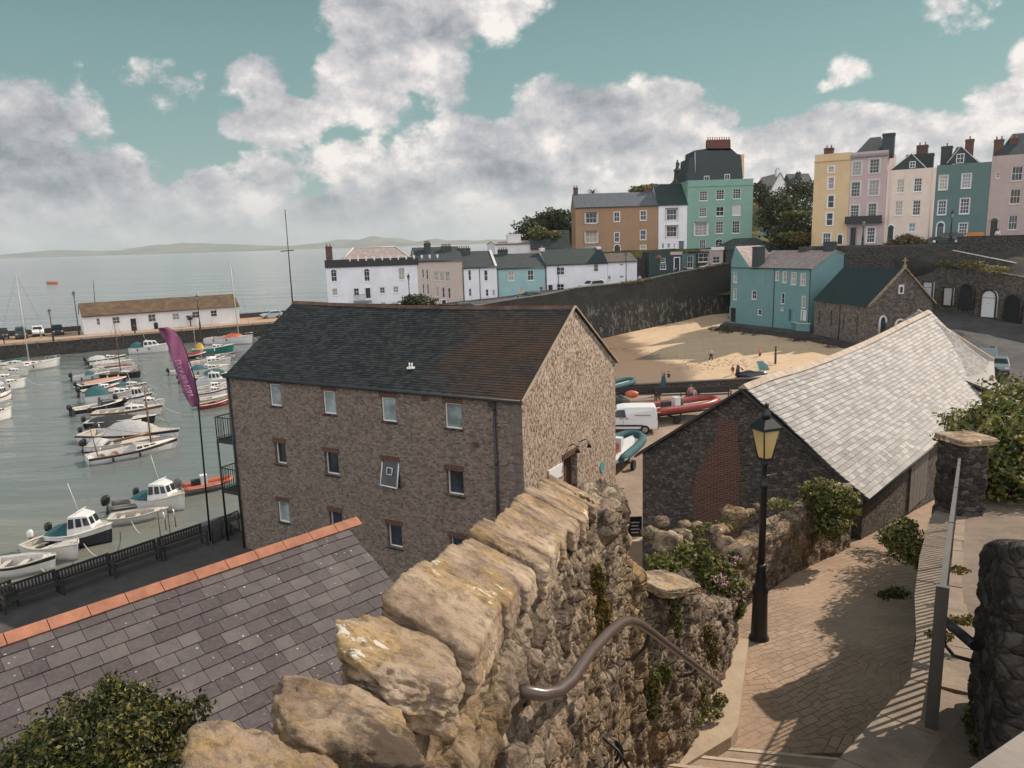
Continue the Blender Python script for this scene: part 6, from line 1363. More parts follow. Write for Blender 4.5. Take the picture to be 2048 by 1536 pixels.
# ---- chapel
C0, C1 = Zp(1627,668,2.8), Zp(1737,690,2.8); C0.z = C1.z = 0; CE = (C1-C0).normalized(); Cn = Vector((CE.y,-CE.x,0)); ze_c = Lp(1737,612,C0,CE).z
pg = Lp(1866,600,C1,-Cn); cw = (pg-C1).dot(-Cn); apz = Lp(1803,537,C1,-Cn).z
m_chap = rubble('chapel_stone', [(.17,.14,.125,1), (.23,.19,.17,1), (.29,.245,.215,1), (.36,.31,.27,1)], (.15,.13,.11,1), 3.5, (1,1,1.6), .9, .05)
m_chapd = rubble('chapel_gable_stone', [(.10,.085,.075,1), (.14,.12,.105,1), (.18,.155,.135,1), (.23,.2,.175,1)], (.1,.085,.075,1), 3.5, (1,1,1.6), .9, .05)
ch = thing('chapel', 'small grey stone chapel with dark roof, lancet windows and a cross on its gable', 'chapel', (C1.x,C1.y,2.8))
CW = (C1-C0).length; m = MB(); lan = []
def cf(x, y, P=C0, e=CE): p = Lp(*zB(x, y), P, e); return (p-P).dot(e), p.z
for x0, y0, x1, y1 in ((748,510,762,590),(822,510,836,605),(903,525,916,625),(985,545,1000,645)): a = cf(x0, y1); c = cf(x1, y0); lan.append((a[0], a[1], c[0], c[1]))
holes(m, C0, CE, CW, 1.5, ze_c, lan, Cn, .2); far = -Cn*cw
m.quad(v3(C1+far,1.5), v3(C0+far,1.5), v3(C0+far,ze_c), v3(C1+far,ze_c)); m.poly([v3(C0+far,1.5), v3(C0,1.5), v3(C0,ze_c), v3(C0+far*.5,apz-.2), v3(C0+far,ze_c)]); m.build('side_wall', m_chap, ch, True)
for a in lan:
    g = MB(); g.quad(*[v3(C0+CE*u-Cn*.15, v) for u, v in ((a[0],a[1]),(a[2],a[1]),(a[2],a[3]),(a[0],a[3]))]); g.build('lancet_window', m_glass, ch, True)
gE2 = -Cn; gn = CE
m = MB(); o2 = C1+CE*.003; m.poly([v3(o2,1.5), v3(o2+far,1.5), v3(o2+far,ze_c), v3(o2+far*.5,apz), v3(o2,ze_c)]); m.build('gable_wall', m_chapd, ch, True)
def cg(x, y): p = Lp(*zB(x, y), C1, -Cn); return (p-C1).dot(-Cn), p.z
def arch_op(cx, y0, y1, wpx, mt, name, fr=True):
    a = cg(cx-wpx/2, y1); c = cg(cx+wpx/2, y1); top = cg(cx, y0)[1]; w = (c[0]-a[0]); u = (a[0]+c[0])/2; sp = max(a[1]+.1, top-w*.9)
    pr_ = [(u-w/2,a[1]),(u+w/2,a[1]),(u+w/2,sp)]+[(u+w/2*math.cos(t_)**.8, sp+(top-sp)*math.sin(t_)) for t_ in (.4,.8,1.15)]+[(u,top)]+[(u-w/2*math.cos(t_)**.8, sp+(top-sp)*math.sin(t_)) for t_ in (1.15,.8,.4)]+[(u-w/2,sp)]
    m = MB(); m.poly([v3(o2+gE2*p+gn*.015, q) for p, q in pr_]); o = m.build(name, mt, ch, True)
    if fr: m = MB(); m.tube([v3(o2+gE2*p+gn*.04, q) for p, q in pr_[2:]+pr_[:1]], .13, n=5); f = m.build('stone_surround', m_ltrim); f.parent = o
arch_op(1150, 545, 655, 42, m_glass, 'arched_window'); arch_op(1255, 565, 700, 62, m_dark, 'arched_door')
a = cg(1252,405); c = cg(1290,345); m = MB(); m.obox(v3(o2+gE2*a[0]+gn*.002,a[1]), gE2*(c[0]-a[0]), gn*.05, Vector((0,0,c[1]-a[1]))); m.build('stone_surround', m_ltrim, ch, True)
m = MB(); m.obox(v3(o2+gE2*(a[0]+.18)+gn*.054,a[1]+.15), gE2*(c[0]-a[0]-.36), gn*.01, Vector((0,0,c[1]-a[1]-.4))); m.build('louvre', m_rubbase, ch, True)
m = MB(); q = [v3(C0+Cn*.25-CE*.2, ze_c-.1), v3(C1+Cn*.25-CE*.0, ze_c-.1), v3(C1+far*.5, apz-.12), v3(C0+far*.5-CE*.2, apz-.12)]; m.quad(*q); q2 = [v3(C0+far-Cn*.25-CE*.2, ze_c-.1), v3(C1+far-Cn*.25, ze_c-.1), v3(C1+far*.5, apz-.12), v3(C0+far*.5-CE*.2, apz-.12)]; m.quad(*q2); m.build('roof', r_green, ch, True)
m = MB()
for e_ in (v3(C1+Cn*.3, ze_c-.1), v3(C1+far-Cn*.3, ze_c-.1)): m.obox(e_-CE*.15, v3(C1+far*.5,apz+.02)-e_, CE*.4, Vector((0,0,.18)))
m.build('gable_coping', m_cope, ch, True)
cx = v3(C1+far*.5+CE*.05, apz+.1); m = MB(); m.box(tuple(cx+Vector((0,0,.15))), (.3,.3,.35)); m.obox(cx+Vector((0,0,.3))-gE2*.06-gn*.05, gE2*.12, gn*.1, Vector((0,0,.85))); m.obox(cx+Vector((0,0,.75))-gE2*.3-gn*.045, gE2*.6, gn*.09, Vector((0,0,.13))); m.build('cross', m_cope, ch, True)
m = MB(); u, _ = cf(882,600); m.tube([v3(C0+CE*u+Cn*.06,ze_c), v3(C0+CE*u+Cn*.06,2.8)], .05, n=6); m.build('downpipe', m_black, ch, True)
# ---- arched retaining wall with garage doors on the climbing road
A0, A1 = Vector((51.8,104,0)), Vector((60.5,82,0)); AE = (A1-A0).normalized(); An = Vector((AE.y,-AE.x,0)); aw = thing('arched_wall', 'long dark stone retaining wall with white garage doors set in its arches', 'wall', (56,93,5))
m = MB(); n = 60; ext = (A1-A0).length+14; vs = []
def a_top(u): 
    return [Lp(*z5(x, y), A0, AE) for x, y in ((1140,1310),)][0].z if False else None
tops = [((p-A0).dot(AE), p.z) for p in (Lp(*z5(x, y), A0, AE) for x, y in ((1120,1310),(1380,1212),(1560,1240),(1750,1262),(2048,1320)))]
def atop(u):
    if u <= tops[0][0]: return tops[0][1]
    for (a, za3), (c, zc3) in zip(tops, tops[1:]):
        if a <= u <= c: return za3+(zc3-za3)*(u-a)/(c-a)
    return tops[-1][1]
for i in range(n+1):
    u = -3+(ext+3)*i/n; p = A0+AE*u; z = atop(u)+.2*noise.noise(Vector((u*.8,0,0)))
    for j in range(13): q = p+An*(.35-.35*j/12)+An*.12*noise.noise(Vector((u*.7,j*.6,3))); vs.append((q.x,q.y,1+(z-1)*j/12))
m.add(vs, [(i*13+j, (i+1)*13+j, (i+1)*13+j+1, i*13+j+1) for i in range(n) for j in range(12)])
for i in range(n): a = Vector(vs[i*13+12]); c = Vector(vs[(i+1)*13+12]); m.quad(a, c, c-An*.6, a-An*.6)
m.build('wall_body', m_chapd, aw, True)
def adoor(x0, y0, x1, y1, arch, mt, label=None):
    p = [Lp(*z5(x, y), A0+An*.42, AE) for x, y in ((x0,y1),(x1,y1),(x1,y0),(x0,y0))]; u0 = (p[0]-A0).dot(AE); u1 = (p[1]-A0).dot(AE); z0 = (p[0].z+p[1].z)/2-.2; z1_ = (p[2].z+p[3].z)/2; w = u1-u0
    m = MB(); pr_ = [(u0,z0),(u1,z0)]
    if arch: pr_ += [(u0+w/2+w/2*math.cos(a), z1_-w/2+w/2*math.sin(a)) for a in [math.pi*k/12 for k in range(13)]]
    else: pr_ += [(u1,z1_),(u0,z1_)]
    P = lambda u, z, d: (A0+AE*u+An*(.42+d)).to_tuple()[:2]+(z,)
    m.prism([P(u, z, .12) for u, z in pr_], An*-.3); o = m.build('garage_door', mt, aw, True)
    if label: o['label'] = label
    m = MB(); m.tube([P(u, z, .16) for u, z in pr_[1:]+pr_[:1]], .11, n=5); f = m.build('door_surround', m_rubdark); f.parent = o
    if mt is m_white: m = MB(); m.obox(P(u0, z1_-w*.52, .14), AE*w, An*.02, Vector((0,0,.08))); m.ball(P((u0+u1)/2, (z0+z1_)/2, .14), .06, n=5); f = m.build('door_rail', m_gtrim); f.parent = o
adoor(1200,1358,1282,1490,False,m_white); adoor(1372,1405,1450,1540,False,m_ltrim); adoor(1500,1378,1622,1575,True,m_dark,'open dark arch'); adoor(1685,1425,1812,1640,True,m_white,'tall arched white garage door'); adoor(1870,1465,2020,1690,True,m_black,'open dark arch')
bl = [Dp(*z5(x, y), D).to_tuple()+(1.6,1.2,.5) for x, y, D in ((1600,1210,91),(1450,1205,95),(1800,1255,88))]
bush('plant', 'dry ochre plants spilling over the top of the arched wall', 'plant', bl[0][:3], bl, 2400, .11, MATS['dry_cover'], 22, tw=3, twr=.03)
# bank between arched wall and street: ramp, walls
m = MB()
up_l = [Lp(*z5(x, y), T0-Vector((TD.y,-TD.x,0))*-3.2, TD) for x, y in ((560,1090),(760,1062),(900,1035),(1180,1030),(1480,985),(2048,975),(2300,975))]
lo_l = []
for i, p in enumerate(up_l):
    u = (p-A0).dot(AE); 
Tn = Vector((TD.y,-TD.x,0))
for i in range(40):
    u0 = -1+22*i/39*1.25
    for jj in range(1): pass
def bank(u, k):   # u along the terrace street 0..1, k 0 bottom .. 1 top
    t_ = T0+TD*(3.4+u*26)+Tn*4.2; a_ = A0+AE*(-3+u*38); zt = 13.3; zb_ = atop(-3+u*38)-.3
    p = a_.lerp(t_, k); z = zb_+(zt-zb_)*(k**1.3)
    return (p.x+.0, p.y, z+.5*noise.noise(Vector((p.x*.3,p.y*.3,5))))
vs = [bank(i/40, j/12) for j in range(13) for i in range(41)]
m.add(vs, [(j*41+i, j*41+i+1, (j+1)*41+i+1, (j+1)*41+i) for j in range(12) for i in range(40)], 0, True); struct('bank', m, plain('dark_scrub_bank', (.05,.046,.038,1), 1, .5, 1.2, bump=1, bscale=4))
m = MB(); a = T0-TD*1+Tn*.02; m.prism([tuple(v3(a,0))[:2]+(13.4,), tuple(v3(a+TD*40,0))[:2]+(13.4,), tuple(v3(a+TD*40+Tn*4.4,0))[:2]+(13.4,), tuple(v3(a+Tn*4.4,0))[:2]+(13.4,)], .62); struct('terrace_street', m, m_road)
t = thing('retaining_wall', 'dark retaining wall holding up the terrace street', 'wall', tuple(T0+TD*12+Tn*4.4+Vector((0,0,10))))
m = MB(); s0 = Lp(*z5(1490,990), T0+Tn*4.5, TD); m.obox(v3(s0,9.5), TD*26, Tn*.4, Vector((0,0,Lp(*z5(1700,980),T0+Tn*4.5,TD).z-9.5))); m.obox(v3(T0+TD*1.2+Tn*4.45,9.5), s0-v3(T0+TD*1.2+Tn*4.5,s0.z)-TD*.05, Tn*.4, Vector((0,0,Lp(*z5(900,1060),T0+Tn*4.5,TD).z-9.6))); m.build('wall_body', m_rubbase, t, True)
m = MB(); m.obox(v3(s0,Lp(*z5(1700,980),T0+Tn*4.5,TD).z+.003)-Tn*.05, TD*26, Tn*.5, Vector((0,0,.12))); m.build('coping', m_dark, t, True)
t = thing('ramp_wall', 'thin pale-topped parapet slanting down below the terrace retaining wall', 'wall', Lp(*z5(1450,1095), T0+Tn*8, TD)); m = MB(); a, c = Lp(*z5(1450,1092), T0+Tn*9, TD), Lp(*z5(2060,1215), T0+Tn*9, TD); m.obox(a-Vector((0,0,2)), c-a, Tn*.35, Vector((0,0,1.95))); m.build('wall_body', m_rubbase, t, True)
m = MB(); m.obox(a-Vector((0,0,.045)), c-a, Tn*.4, Vector((0,0,.1))); m.build('coping', m_ltrim, t, True)
# pier shed, harbour pier
# ================= pier =================
def V2(p): return (p[0], p[1])
pa, pb = Zp(*z1(-260,625), 2.5), Zp(*z1(1560,475), 2.5); pe = (pb-pa).normalized(); pn = Vector((pe.y,-pe.x,0)); pb2 = pb+pe*26
t = thing('pier', 'long stone harbour pier with tan deck and dark weedy face', 'pier', tuple(pa))
m = MB(); m.obox(v3(pa,-3), pb2-pa, -pn*13, Vector((0,0,5.5))); m.build('pier_body', MATS['dark_stained_masonry'] if 'dark_stained_masonry' in MATS else m_rubbase, t, True)
m = MB(); m.obox(v3(pa,2.503), pb2-pa, -pn*13, Vector((0,0,.03))); m.build('deck', plain('tan_deck', (.36,.25,.17,1), .9, .2), t, True)
m = MB(); m.obox(v3(pa,2.2)+pn*.05, pb2-pa, -pn*.6, Vector((0,0,.38))); m.build('coping', plain('tan_cope', (.42,.3,.21,1), .9, .2), t, True)
m = MB(); m.obox(v3(pa,2.54)-pn*12.6, (pb2-pa), -pn*.4, Vector((0,0,.9))); m.build('sea_parapet', m_rubbase, t, True)
m = MB()
for k in range(26): q = pa+pe*(4+k*3.1)+pn*.12; m.tube([v3(q,-.5), v3(q,2.4)], .09, n=5)
m.build('fender_pile', m_rubbase, t, True)
sA, sB = Zp(*z1(540,543), 2.53), Zp(*z1(1537,463), 2.53)
b = Bld('shed', 'long low white pier shed with brown mossy roof', V2(sA), V2(sB), 2.53, (Lp(*z1(515,425), sA, (sB-sA).normalized()).z+Lp(*z1(1533,362), sA, (sB-sA).normalized()).z)/2, 7, w_bw, cat='shed')
for q in ((618,437,640,480),(718,428,768,472),(948,410,998,460),(1102,404,1150,446),(1230,393,1276,436),(1348,385,1390,427)): b.win(z1, *q, nx=2, ny=2)
b.win(z1, 838,438,874,522, name='door', gm=m_black); b.gable(2.0, r_brown, over=.35); b.finish()
m = MB(); m.obox(b.P(16.5,-.01,4.2), b.e*1.6, b.n*.05, Vector((0,0,.3))); m.build('sign', m_dark, b.t, True)
def pier_lamp(px_, py_, H, label): p = Zp(px_, py_, 2.5); return copy_tree(lamp0, tuple(p), .3, label) if False else make_lamp('street_lamp', label, tuple(p), H, yellow=False, group='lamp posts on the pier')
pier_lamp(*z1(343,585), 5.2, 'black pier lamp post standing left of the shed among the parked cars'); pier_lamp(*z1(507,545), 7.5, 'taller black pier lamp post against the left end of the shed'); pier_lamp(*z1(1282,504), 6.0, 'black pier lamp post in front of the right half of the shed')
def pole(label, px_, py_, z, topy, topx, r=.06, cross=None):
    p = Zp(px_, py_, z); q = Dp(topx, topy, p.y); t = thing('mast_pole', label, 'pole', tuple(p)); m = MB(); m.tube([p, q], [r, r*.5], n=6)
    if cross: c = p.lerp(q, cross); m.tube([c-Vector((1.2,0,0)), c+Vector((.8,0,.1))], r*.6, n=5)
    m.build('pole', m_dark, t, True)
pole('thin tall dark mast behind the warehouse roof ridge', 592, 690, 1, 419, 570, .13, .7)
pole('thin dark pole rising behind the pier shed roof', *z1(614,400), 2.5, 560, 186, .1)
m = MB(); p = Zp(*z1(1000,505), 2.55); m.lathe(tuple(p), [(.35,0),(.4,.9),(.3,1.1),(.1,1.2)], 0, 8); tag(m.build('litter_bin', m_black), 'black litter bin against the middle of the white shed', 'bin')
m = MB(); p = Zp(*z1(1222,490), 2.55); m.lathe(tuple(p), [(.1,0),(.1,1.2),(.5,1.3),(.45,1.9),(.1,2.0)], 0, 8); tag(m.build('litter_bin', m_black), 'dark bin on a stalk near the right-hand shed windows', 'bin')
# ================= vehicles =================
def make_car(label, loc, rz, col, kind='hatch', cat='car', L=4.2, W=1.75, group=None, name='parked_car', s=1.0):
    t = thing(name, label, cat, tuple(loc), rz, group); body = plain('car_paint_'+'_'.join('%d' % (c*100) for c in col[:3]), col, .22, .05, spec=.7)
    if kind == 'van':
        pr = [(0,.35),(.02,.9),(.35,1.08),(1.0,1.22),(1.75,1.78),(2.2,1.88),(4.3,1.9),(4.42,1.75),(4.5,.9),(4.48,.35)]; gl = [(1.12,1.2),(1.72,1.68),(2.25,1.72),(2.35,1.2)]
    elif kind == 'suv':
        pr = [(0,.4),(.0,.85),(.15,1.0),(1.1,1.1),(1.7,1.62),(2.2,1.72),(3.9,1.7),(4.3,1.1),(4.35,.4)]; gl = [(1.3,1.12),(1.78,1.58),(3.75,1.6),(4.1,1.14)]
    elif kind == 'pickup':
        pr = [(0,.4),(0,.9),(1.2,1.05),(1.8,1.65),(3.0,1.68),(3.3,1.1),(4.7,1.1),(4.7,.45)]; gl = [(1.4,1.08),(1.88,1.56),(2.9,1.58),(3.05,1.1)]
    else:
        pr = [(0,.35),(.0,.7),(.2,.86),(1.05,.95),(1.75,1.38),(2.3,1.46),(3.3,1.42),(3.95,1.0),(4.1,.85),(4.12,.35)]; gl = [(1.2,.97),(1.8,1.35),(3.2,1.36),(3.75,1.0)]
    k = L/pr[-1][0]; pr = [(x*k, z) for x, z in pr]; gl = [(x*k, z) for x, z in gl]; belt = gl[0][1]
    def yw(z): return W/2*(1 if z <= belt else 1-.16*(z-belt)/.5)
    n = len(pr); m = MB(); A = [(x, -yw(z), z) for x, z in pr]; B_ = [(x, yw(z), z) for x, z in pr]
    ins = .97
    m.add(A+B_, [tuple(range(n)), tuple(range(n, 2*n))[::-1]]+[((i+1)%n, i, i+n, (i+1)%n+n) for i in range(n)]); bo = m.build('body', body, t)
    bv = bo.modifiers.new('bevel', 'BEVEL'); bv.width = .06; bv.segments = 2; bv.limit_method = 'ANGLE'; bv.angle_limit = .5
    m = MB()
    for sg in (-1, 1):
        q = [(x, sg*(yw(z)+.012), z) for x, z in gl]; mid = [(gl[0][0]+gl[-1][0])/2]; m.poly(q if sg < 0 else q[::-1])
    m.build('side_window', m_glass, t)
    for a, b2, nm in ((pr[3], pr[4], 'windscreen'), (pr[-4], pr[-3], 'rear_window')):
        if kind == 'van' and nm == 'rear_window': continue
        if kind == 'pickup' and nm == 'rear_window': a, b2 = pr[4], pr[5]
        dx, dz = b2[0]-a[0], b2[1]-a[1]; nx_, nz_ = (-dz, dx); l = math.hypot(nx_, nz_); nx_, nz_ = nx_/l*.014, nz_/l*.014
        if nm == 'rear_window': pass
        P = lambda f, sg: (a[0]+dx*f+nx_, sg*(yw(a[1]+dz*f)-.12), a[1]+dz*f+nz_)
        m = MB(); m.poly([P(.1,-1),P(.1,1),P(.92,1),P(.92,-1)]); m.build(nm, m_glass, t)
    for x in (.8*k, (L/k-.85)*k):
        for sg in (-1, 1):
            m = MB(); c = (x, sg*(W/2-.08), .32); m.tube([(x, sg*(W/2-.2), .32), (x, sg*(W/2+.015), .32)], .32, n=18, smooth=False); w = m.build('tyre', m_rubber, t)
            m = MB(); m.tube([(x, sg*(W/2+.016), .32), (x, sg*(W/2+.03), .32)], .19, n=12, smooth=False); r = m.build('rim', m_chrome); r.parent = w
    for sg in (-1, 1):
        m = MB(); m.box((.0, sg*(W/2-.25), .72 if kind != 'van' else .85), (.06,.32,.14)); m.build('headlight', m_ltrim, t)
        m = MB(); m.box((L, sg*(W/2-.14), .85 if kind != 'van' else 1.0), (.05,.14,.3)); m.build('tail_light', plain('red_lens', (.3,.02,.02,1), .3), t)
        m = MB(); m.box((1.35*k, sg*(W/2+.1), belt+.05), (.12,.18,.12)); m.build('mirror', body if kind != 'van' else m_black, t)
    m = MB(); m.box((-.02,0,.42), (.1,W*.9,.2)); m.box((L+.01,0,.42), (.1,W*.9,.2)); m.build('bumper', m_dark, t)
    if kind == 'van':
        m = MB(); m.box((2.5,-W/2-.01,.62), (2.0,.04,.11)); m.box((2.5,W/2+.01,.62), (2.0,.04,.11)); m.build('side_strip', m_black, t)
        m = MB(); m.box((L+.005,0,1.1), (.015,.02,1.3)); m.box((2.15,-W/2-.006,1.05), (.015,.014,1.1)); m.box((3.5,-W/2+.03,1.35), (1.1,.02,.03)); m.build('door_seams', m_dark, t)
        m = MB(); m.box((2.4,-W/2-.02,1.12), (.2,.03,.035)); m.box((2.0,-W/2-.02,1.12), (.2,.03,.035)); m.build('door_handle', m_black, t)
    if s != 1: t.scale = (s, s, s)
    return t
def car_at(label, a, b, z, col, kind='hatch', W=1.75, Lmax=4.6, **k):  # a = front wheel px, b = rear px
    p, q = Zp(*a, z), Zp(*b, z); d = q-p; rz = math.atan2(d.y, d.x); return make_car(label, tuple(p), rz, col, kind, L=min(Lmax, max(3.8, d.length)), W=W, **k)
# van in the yard: nose left (hidden by the warehouse), tail right
p = Zp(1316,862,2.6); q = Zp(1208,862,2.6); d = (p-q).normalized()
make_car('white panel van with black side strip parked beside the red inflatable boat', tuple(p-d*4.6), math.atan2(d.y, d.x), (.72,.72,.72,1), 'van', 'van', 4.5, 1.85, name='parked_van')
car_at('pale blue-grey pickup parked at the kerb behind another car on the lower road', (1974,735), (1969,690), 2.82, (.16,.2,.21,1), 'pickup')
car_at('grey-green hatchback nearest the barn on the lower road', (1996,752), (1990,728), 2.82, (.14,.18,.18,1), 'hatch', Lmax=4.0)
def pier_car(label, x, y, col, kind): p = Zp(*z1(x, y), 2.55); make_car(label, tuple(p), math.atan2(-pn.y, -pn.x), col, kind, L=4.2, group='cars parked along the pier')
pier_car('black estate car parked farthest left on the pier', 20, 572, (.02,.02,.022,1), 'suv'); pier_car('dark green van-like car parked on the pier behind the left yacht mast', 140, 572, (.03,.045,.04,1), 'van')
pier_car('white car parked on the pier between dark vehicles', 248, 555, (.7,.7,.7,1), 'suv'); pier_car('black hatchback parked on the pier right of the lamp post', 375, 548, (.015,.015,.017,1), 'suv')
p = Zp(*z1(1672,440), 2.55); make_car('pale blue car parked at the right end of the pier beside the warehouse roof', tuple(p), math.atan2(pe.y,pe.x), (.4,.48,.55,1), 'hatch')
def wall_car(label, s_, col, kind='hatch'): q = W0+WD*s_+WN*2.2; make_car(label, (q.x-WD.x*2,q.y-WD.y*2,wtop(s_)-.82), math.atan2(WD.y, WD.x), col, kind)
sA_ = lambda x, y: (Lp(*z3(x, y), W0+WN*2.2, WD)-W0).dot(WD)
wall_car('silver hatchback with dark windows on the harbour road before the long white house', sA_(1800,540), (.45,.47,.48,1), 'suv'); wall_car('dark saloon on the harbour road before the pale blue house', sA_(1400,605), (.05,.055,.06,1))
wall_car('white car on the harbour road by the kiosks', (Lp(*z4(1145,990), W0+WN*2.2, WD)-W0).dot(WD), (.6,.6,.6,1)); wall_car('dark car at the low end of the harbour road before the narrow white house', sA_(960,665), (.06,.08,.085,1))
p = Dp(*z4(1548,755), 150); make_car('white car coming down the hill beside the mint green house', (p.x,p.y,p.z-.9), -1.5, (.65,.65,.65,1), 'suv')
p = Lp(*z5(1240,1030), T0+Tn*2.2, TD); make_car('black convertible parked on the terrace street before the teal house', (p.x,p.y,14.03), math.atan2(TD.y,TD.x), (.03,.035,.035,1), 'hatch', W=1.7)
p = None; (lambda *a, **k: 0)('dark car half hidden on the ramp below the terrace', 0)
m = MB(); p = Lp(*z5(1565,978), T0+Tn*3.9, TD); d = TD*1.9; m.obox(p, d, Tn*.5, Vector((0,0,.5))); 
for k in range(3): m.obox(p+TD*(.1+k*.6)+Tn*.5, TD*.45, Tn*.02, Vector((0,0,.4)))
tag(m.build('planter', plain('orange_planter', (.55,.2,.04,1), .6)), 'bright orange trough on the terrace wall before the teal house', 'planter')
q = Lp(*z5(1432,985), T0+Tn*3.6, TD); make_lamp('street_lamp', 'black lamp post with pale lantern before the teal terraced house', (q.x,q.y,14.02), 4.2, yellow=False)
q = Lp(*z5(690,1085), T0+Tn*3.6, TD); make_lamp('street_lamp', 'black lamp post before the dusty pink terraced house', (q.x,q.y,14.02), 3.6, yellow=False)
for k, x in enumerate((1975,)): p = W0+WD*sA_(1975,545)+WN*.3; make_lamp('street_lamp', 'slim lamp post standing on the harbour wall before the low white end house', (p.x,p.y,wtop(sA_(1975,545))-.8), 5.6, yellow=False)
p = W0+WD*sA_(688,600)+WN*5; make_lamp('street_lamp', 'lamp post between the crenellated white house and the beige house', (p.x,p.y,wtop(sA_(688,600))-.8), 6.4, yellow=False)
# ================= boats =================
m_hullw = plain('white_gelcoat', (.66,.65,.63,1), .25, .08, spec=.6); m_deck = plain('cream_deck', (.5,.46,.4,1), .5, .15); m_navy = plain('navy_hull', (.015,.02,.035,1), .25, .1, spec=.6)
m_blackh = plain('black_hull', (.018,.019,.02,1), .3, .2); m_redp = plain('red_boat_paint', (.23,.035,.03,1), .4, .25); m_tealc = plain('teal_canvas', (.03,.1,.11,1), .8, .35, 4, bump=.4); m_greenh = plain('sea_green_hull', (.04,.22,.19,1), .35)
m_wood = plain('varnished_wood', (.20,.08,.035,1), .35, .35, 5); m_alu = plain('pale_spar', (.5,.47,.44,1), .4, .1); m_orange = plain('orange_rubber', (.5,.12,.06,1), .5, .2); m_greyr = plain('grey_rubber', (.14,.13,.13,1), .6, .2)
m_cover = plain('grey_canvas', (.42,.41,.4,1), .85, .25, 4, bump=.5); m_pinkc = plain('faded_pink_canvas', (.42,.25,.19,1), .85, .25, 4, bump=.4); m_blackc = plain('black_canvas', (.03,.032,.033,1), .8, .3, 4, bump=.4); m_yel = plain('lime_yellow_hull', (.5,.52,.3,1), .4); m_inner = plain('cockpit_sole', (.13,.11,.09,1), .7, .3)
def make_boat(name, label, S, Bp, beam=None, hull=None, bottom=None, fb=.55, kind='open', motor=None, mast=None, cover=None, rail=False, stripe=None, cat='boat', group='boats moored in the harbour', deckm=None, cabin=None, mast2=None, z=0, rot=None, L=None, deck_open=(.06,.52)):
    P, Q = Zp(*S, z), Zp(*Bp, z); d = Q-P; L = L or min(9.5, max(3.2, d.length)); rz = math.atan2(d.y, d.x) if rot is None else rot
    t = thing(name, label, cat, tuple(P), rz, group); fb *= 1.14; Bm = (beam or min(2.6, .5+L*.25))*1.12; hull = hull or m_hullw; deckm = deckm or m_deck; N = 14; R_ = []
    def hb(u): return Bm/2*(.80+.20*math.sin(math.pi*min(1,u*1.1)))*(1-max(0,(u-.42)/.58)**2.3*.985)
    def zs(u): return fb*(.92+.42*u**2.2)
    vs = []
    for i in range(N+1):
        u = i/N; x = L*u; tp_ = .09*L*max(0, u-.6)**1.5*2; h = hb(u); z_ = zs(u)
        for y, zz, k in ((h,z_,1),(h*(.97-.12*u**2),z_*.72,.75),(h*(.9-.35*u**2),.18,.3),(h*(.78-.4*u**2),-.06,0),(0,-.25*(1-u**3),0)): vs.append((x+tp_*k, y, zz))
        for y, zz, k in ((h*(.78-.4*u**2),-.06,0),(h*(.9-.35*u**2),.18,.3),(h*(.97-.12*u**2),z_*.72,.75),(h,z_,1)): vs.append((x+tp_*k, -y, zz))
    m = MB(); fs = []; ms = []
    for i in range(N):
        for j in range(8): m.f.append([i*9+j, (i+1)*9+j, (i+1)*9+j+1, i*9+j+1]); m.m.append((1 if j in (2,3,4,5) else (2 if j in (0,7) else 0))); m.sm.append(True)
    m.f.append(list(range(9))[::-1]); m.m.append(0); m.sm.append(False); m.f.append([0,8,17,9][:0] or [N*9+j for j in range(9)]); m.m.append(0); m.sm.append(False); m.v = vs
    m.build('hull', [hull, bottom or hull, stripe or hull], t)
    tpx = lambda u: L*u+.09*L*max(0,u-.6)**1.5*2
    m = MB(); m.tube([(tpx(i/N), hb(i/N)+.01, zs(i/N)+.01) for i in range(N+1)], .04, n=6); m.tube([(tpx(i/N), -hb(i/N)-.01, zs(i/N)+.01) for i in range(N+1)], .04, n=6); m.build('gunwale', m_wood if kind == 'gaff' else (m_hullw if hull is not m_hullw else m_deck), t)
    # deck with a sunken cockpit
    o0, o1 = deck_open; m = MB(); side = .16
    def P3(u, s, zo=0): return (tpx(u), s*hb(u), zs(u)+zo)
    us = sorted({0, o0, o1, *[i/N for i in range(N+1)]})
    for a, b in zip(us, us[1:]):
        if o0 <= (a+b)/2 <= o1:
            for sg in (1, -1):
                ia, ib = sg*(1-side/max(.3,hb(a))), sg*(1-side/max(.3,hb(b))); m.quad(P3(a,sg), P3(b,sg), P3(b,ib), P3(a,ia), 0); fl = lambda u, s: (tpx(u), s*hb(u), .12)
                m.quad(P3(a,ia), P3(b,ib), fl(b,ib*.92), fl(a,ia*.92), 0)
            m.quad(fl(a,.78), fl(b,.78), fl(b,-.78), fl(a,-.78), 1)
        else:
            cz = .05+.08*(1 if a >= o1 else 0); m.quad(P3(a,1), P3(b,1), P3(b,0,cz), P3(a,0,cz), 0); m.quad(P3(a,0,cz), P3(b,0,cz), P3(b,-1), P3(a,-1), 0)
    for u in (o0, o1): m.quad(P3(u,.8), P3(u,-.8), (tpx(u),-.8*hb(u),.12), (tpx(u),.8*hb(u),.12), 0)
    m.build('deck', [deckm, m_inner], t)
    if kind in ('open','gaff','cuddy'):
        for u in (o0+.12, (o0+o1)/2+.04): m = MB(); m.box((tpx(u),0,zs(u)-.2), (.25, hb(u)*1.7, .05)); m.build('thwart', m_wood if kind == 'gaff' else m_deck, t)
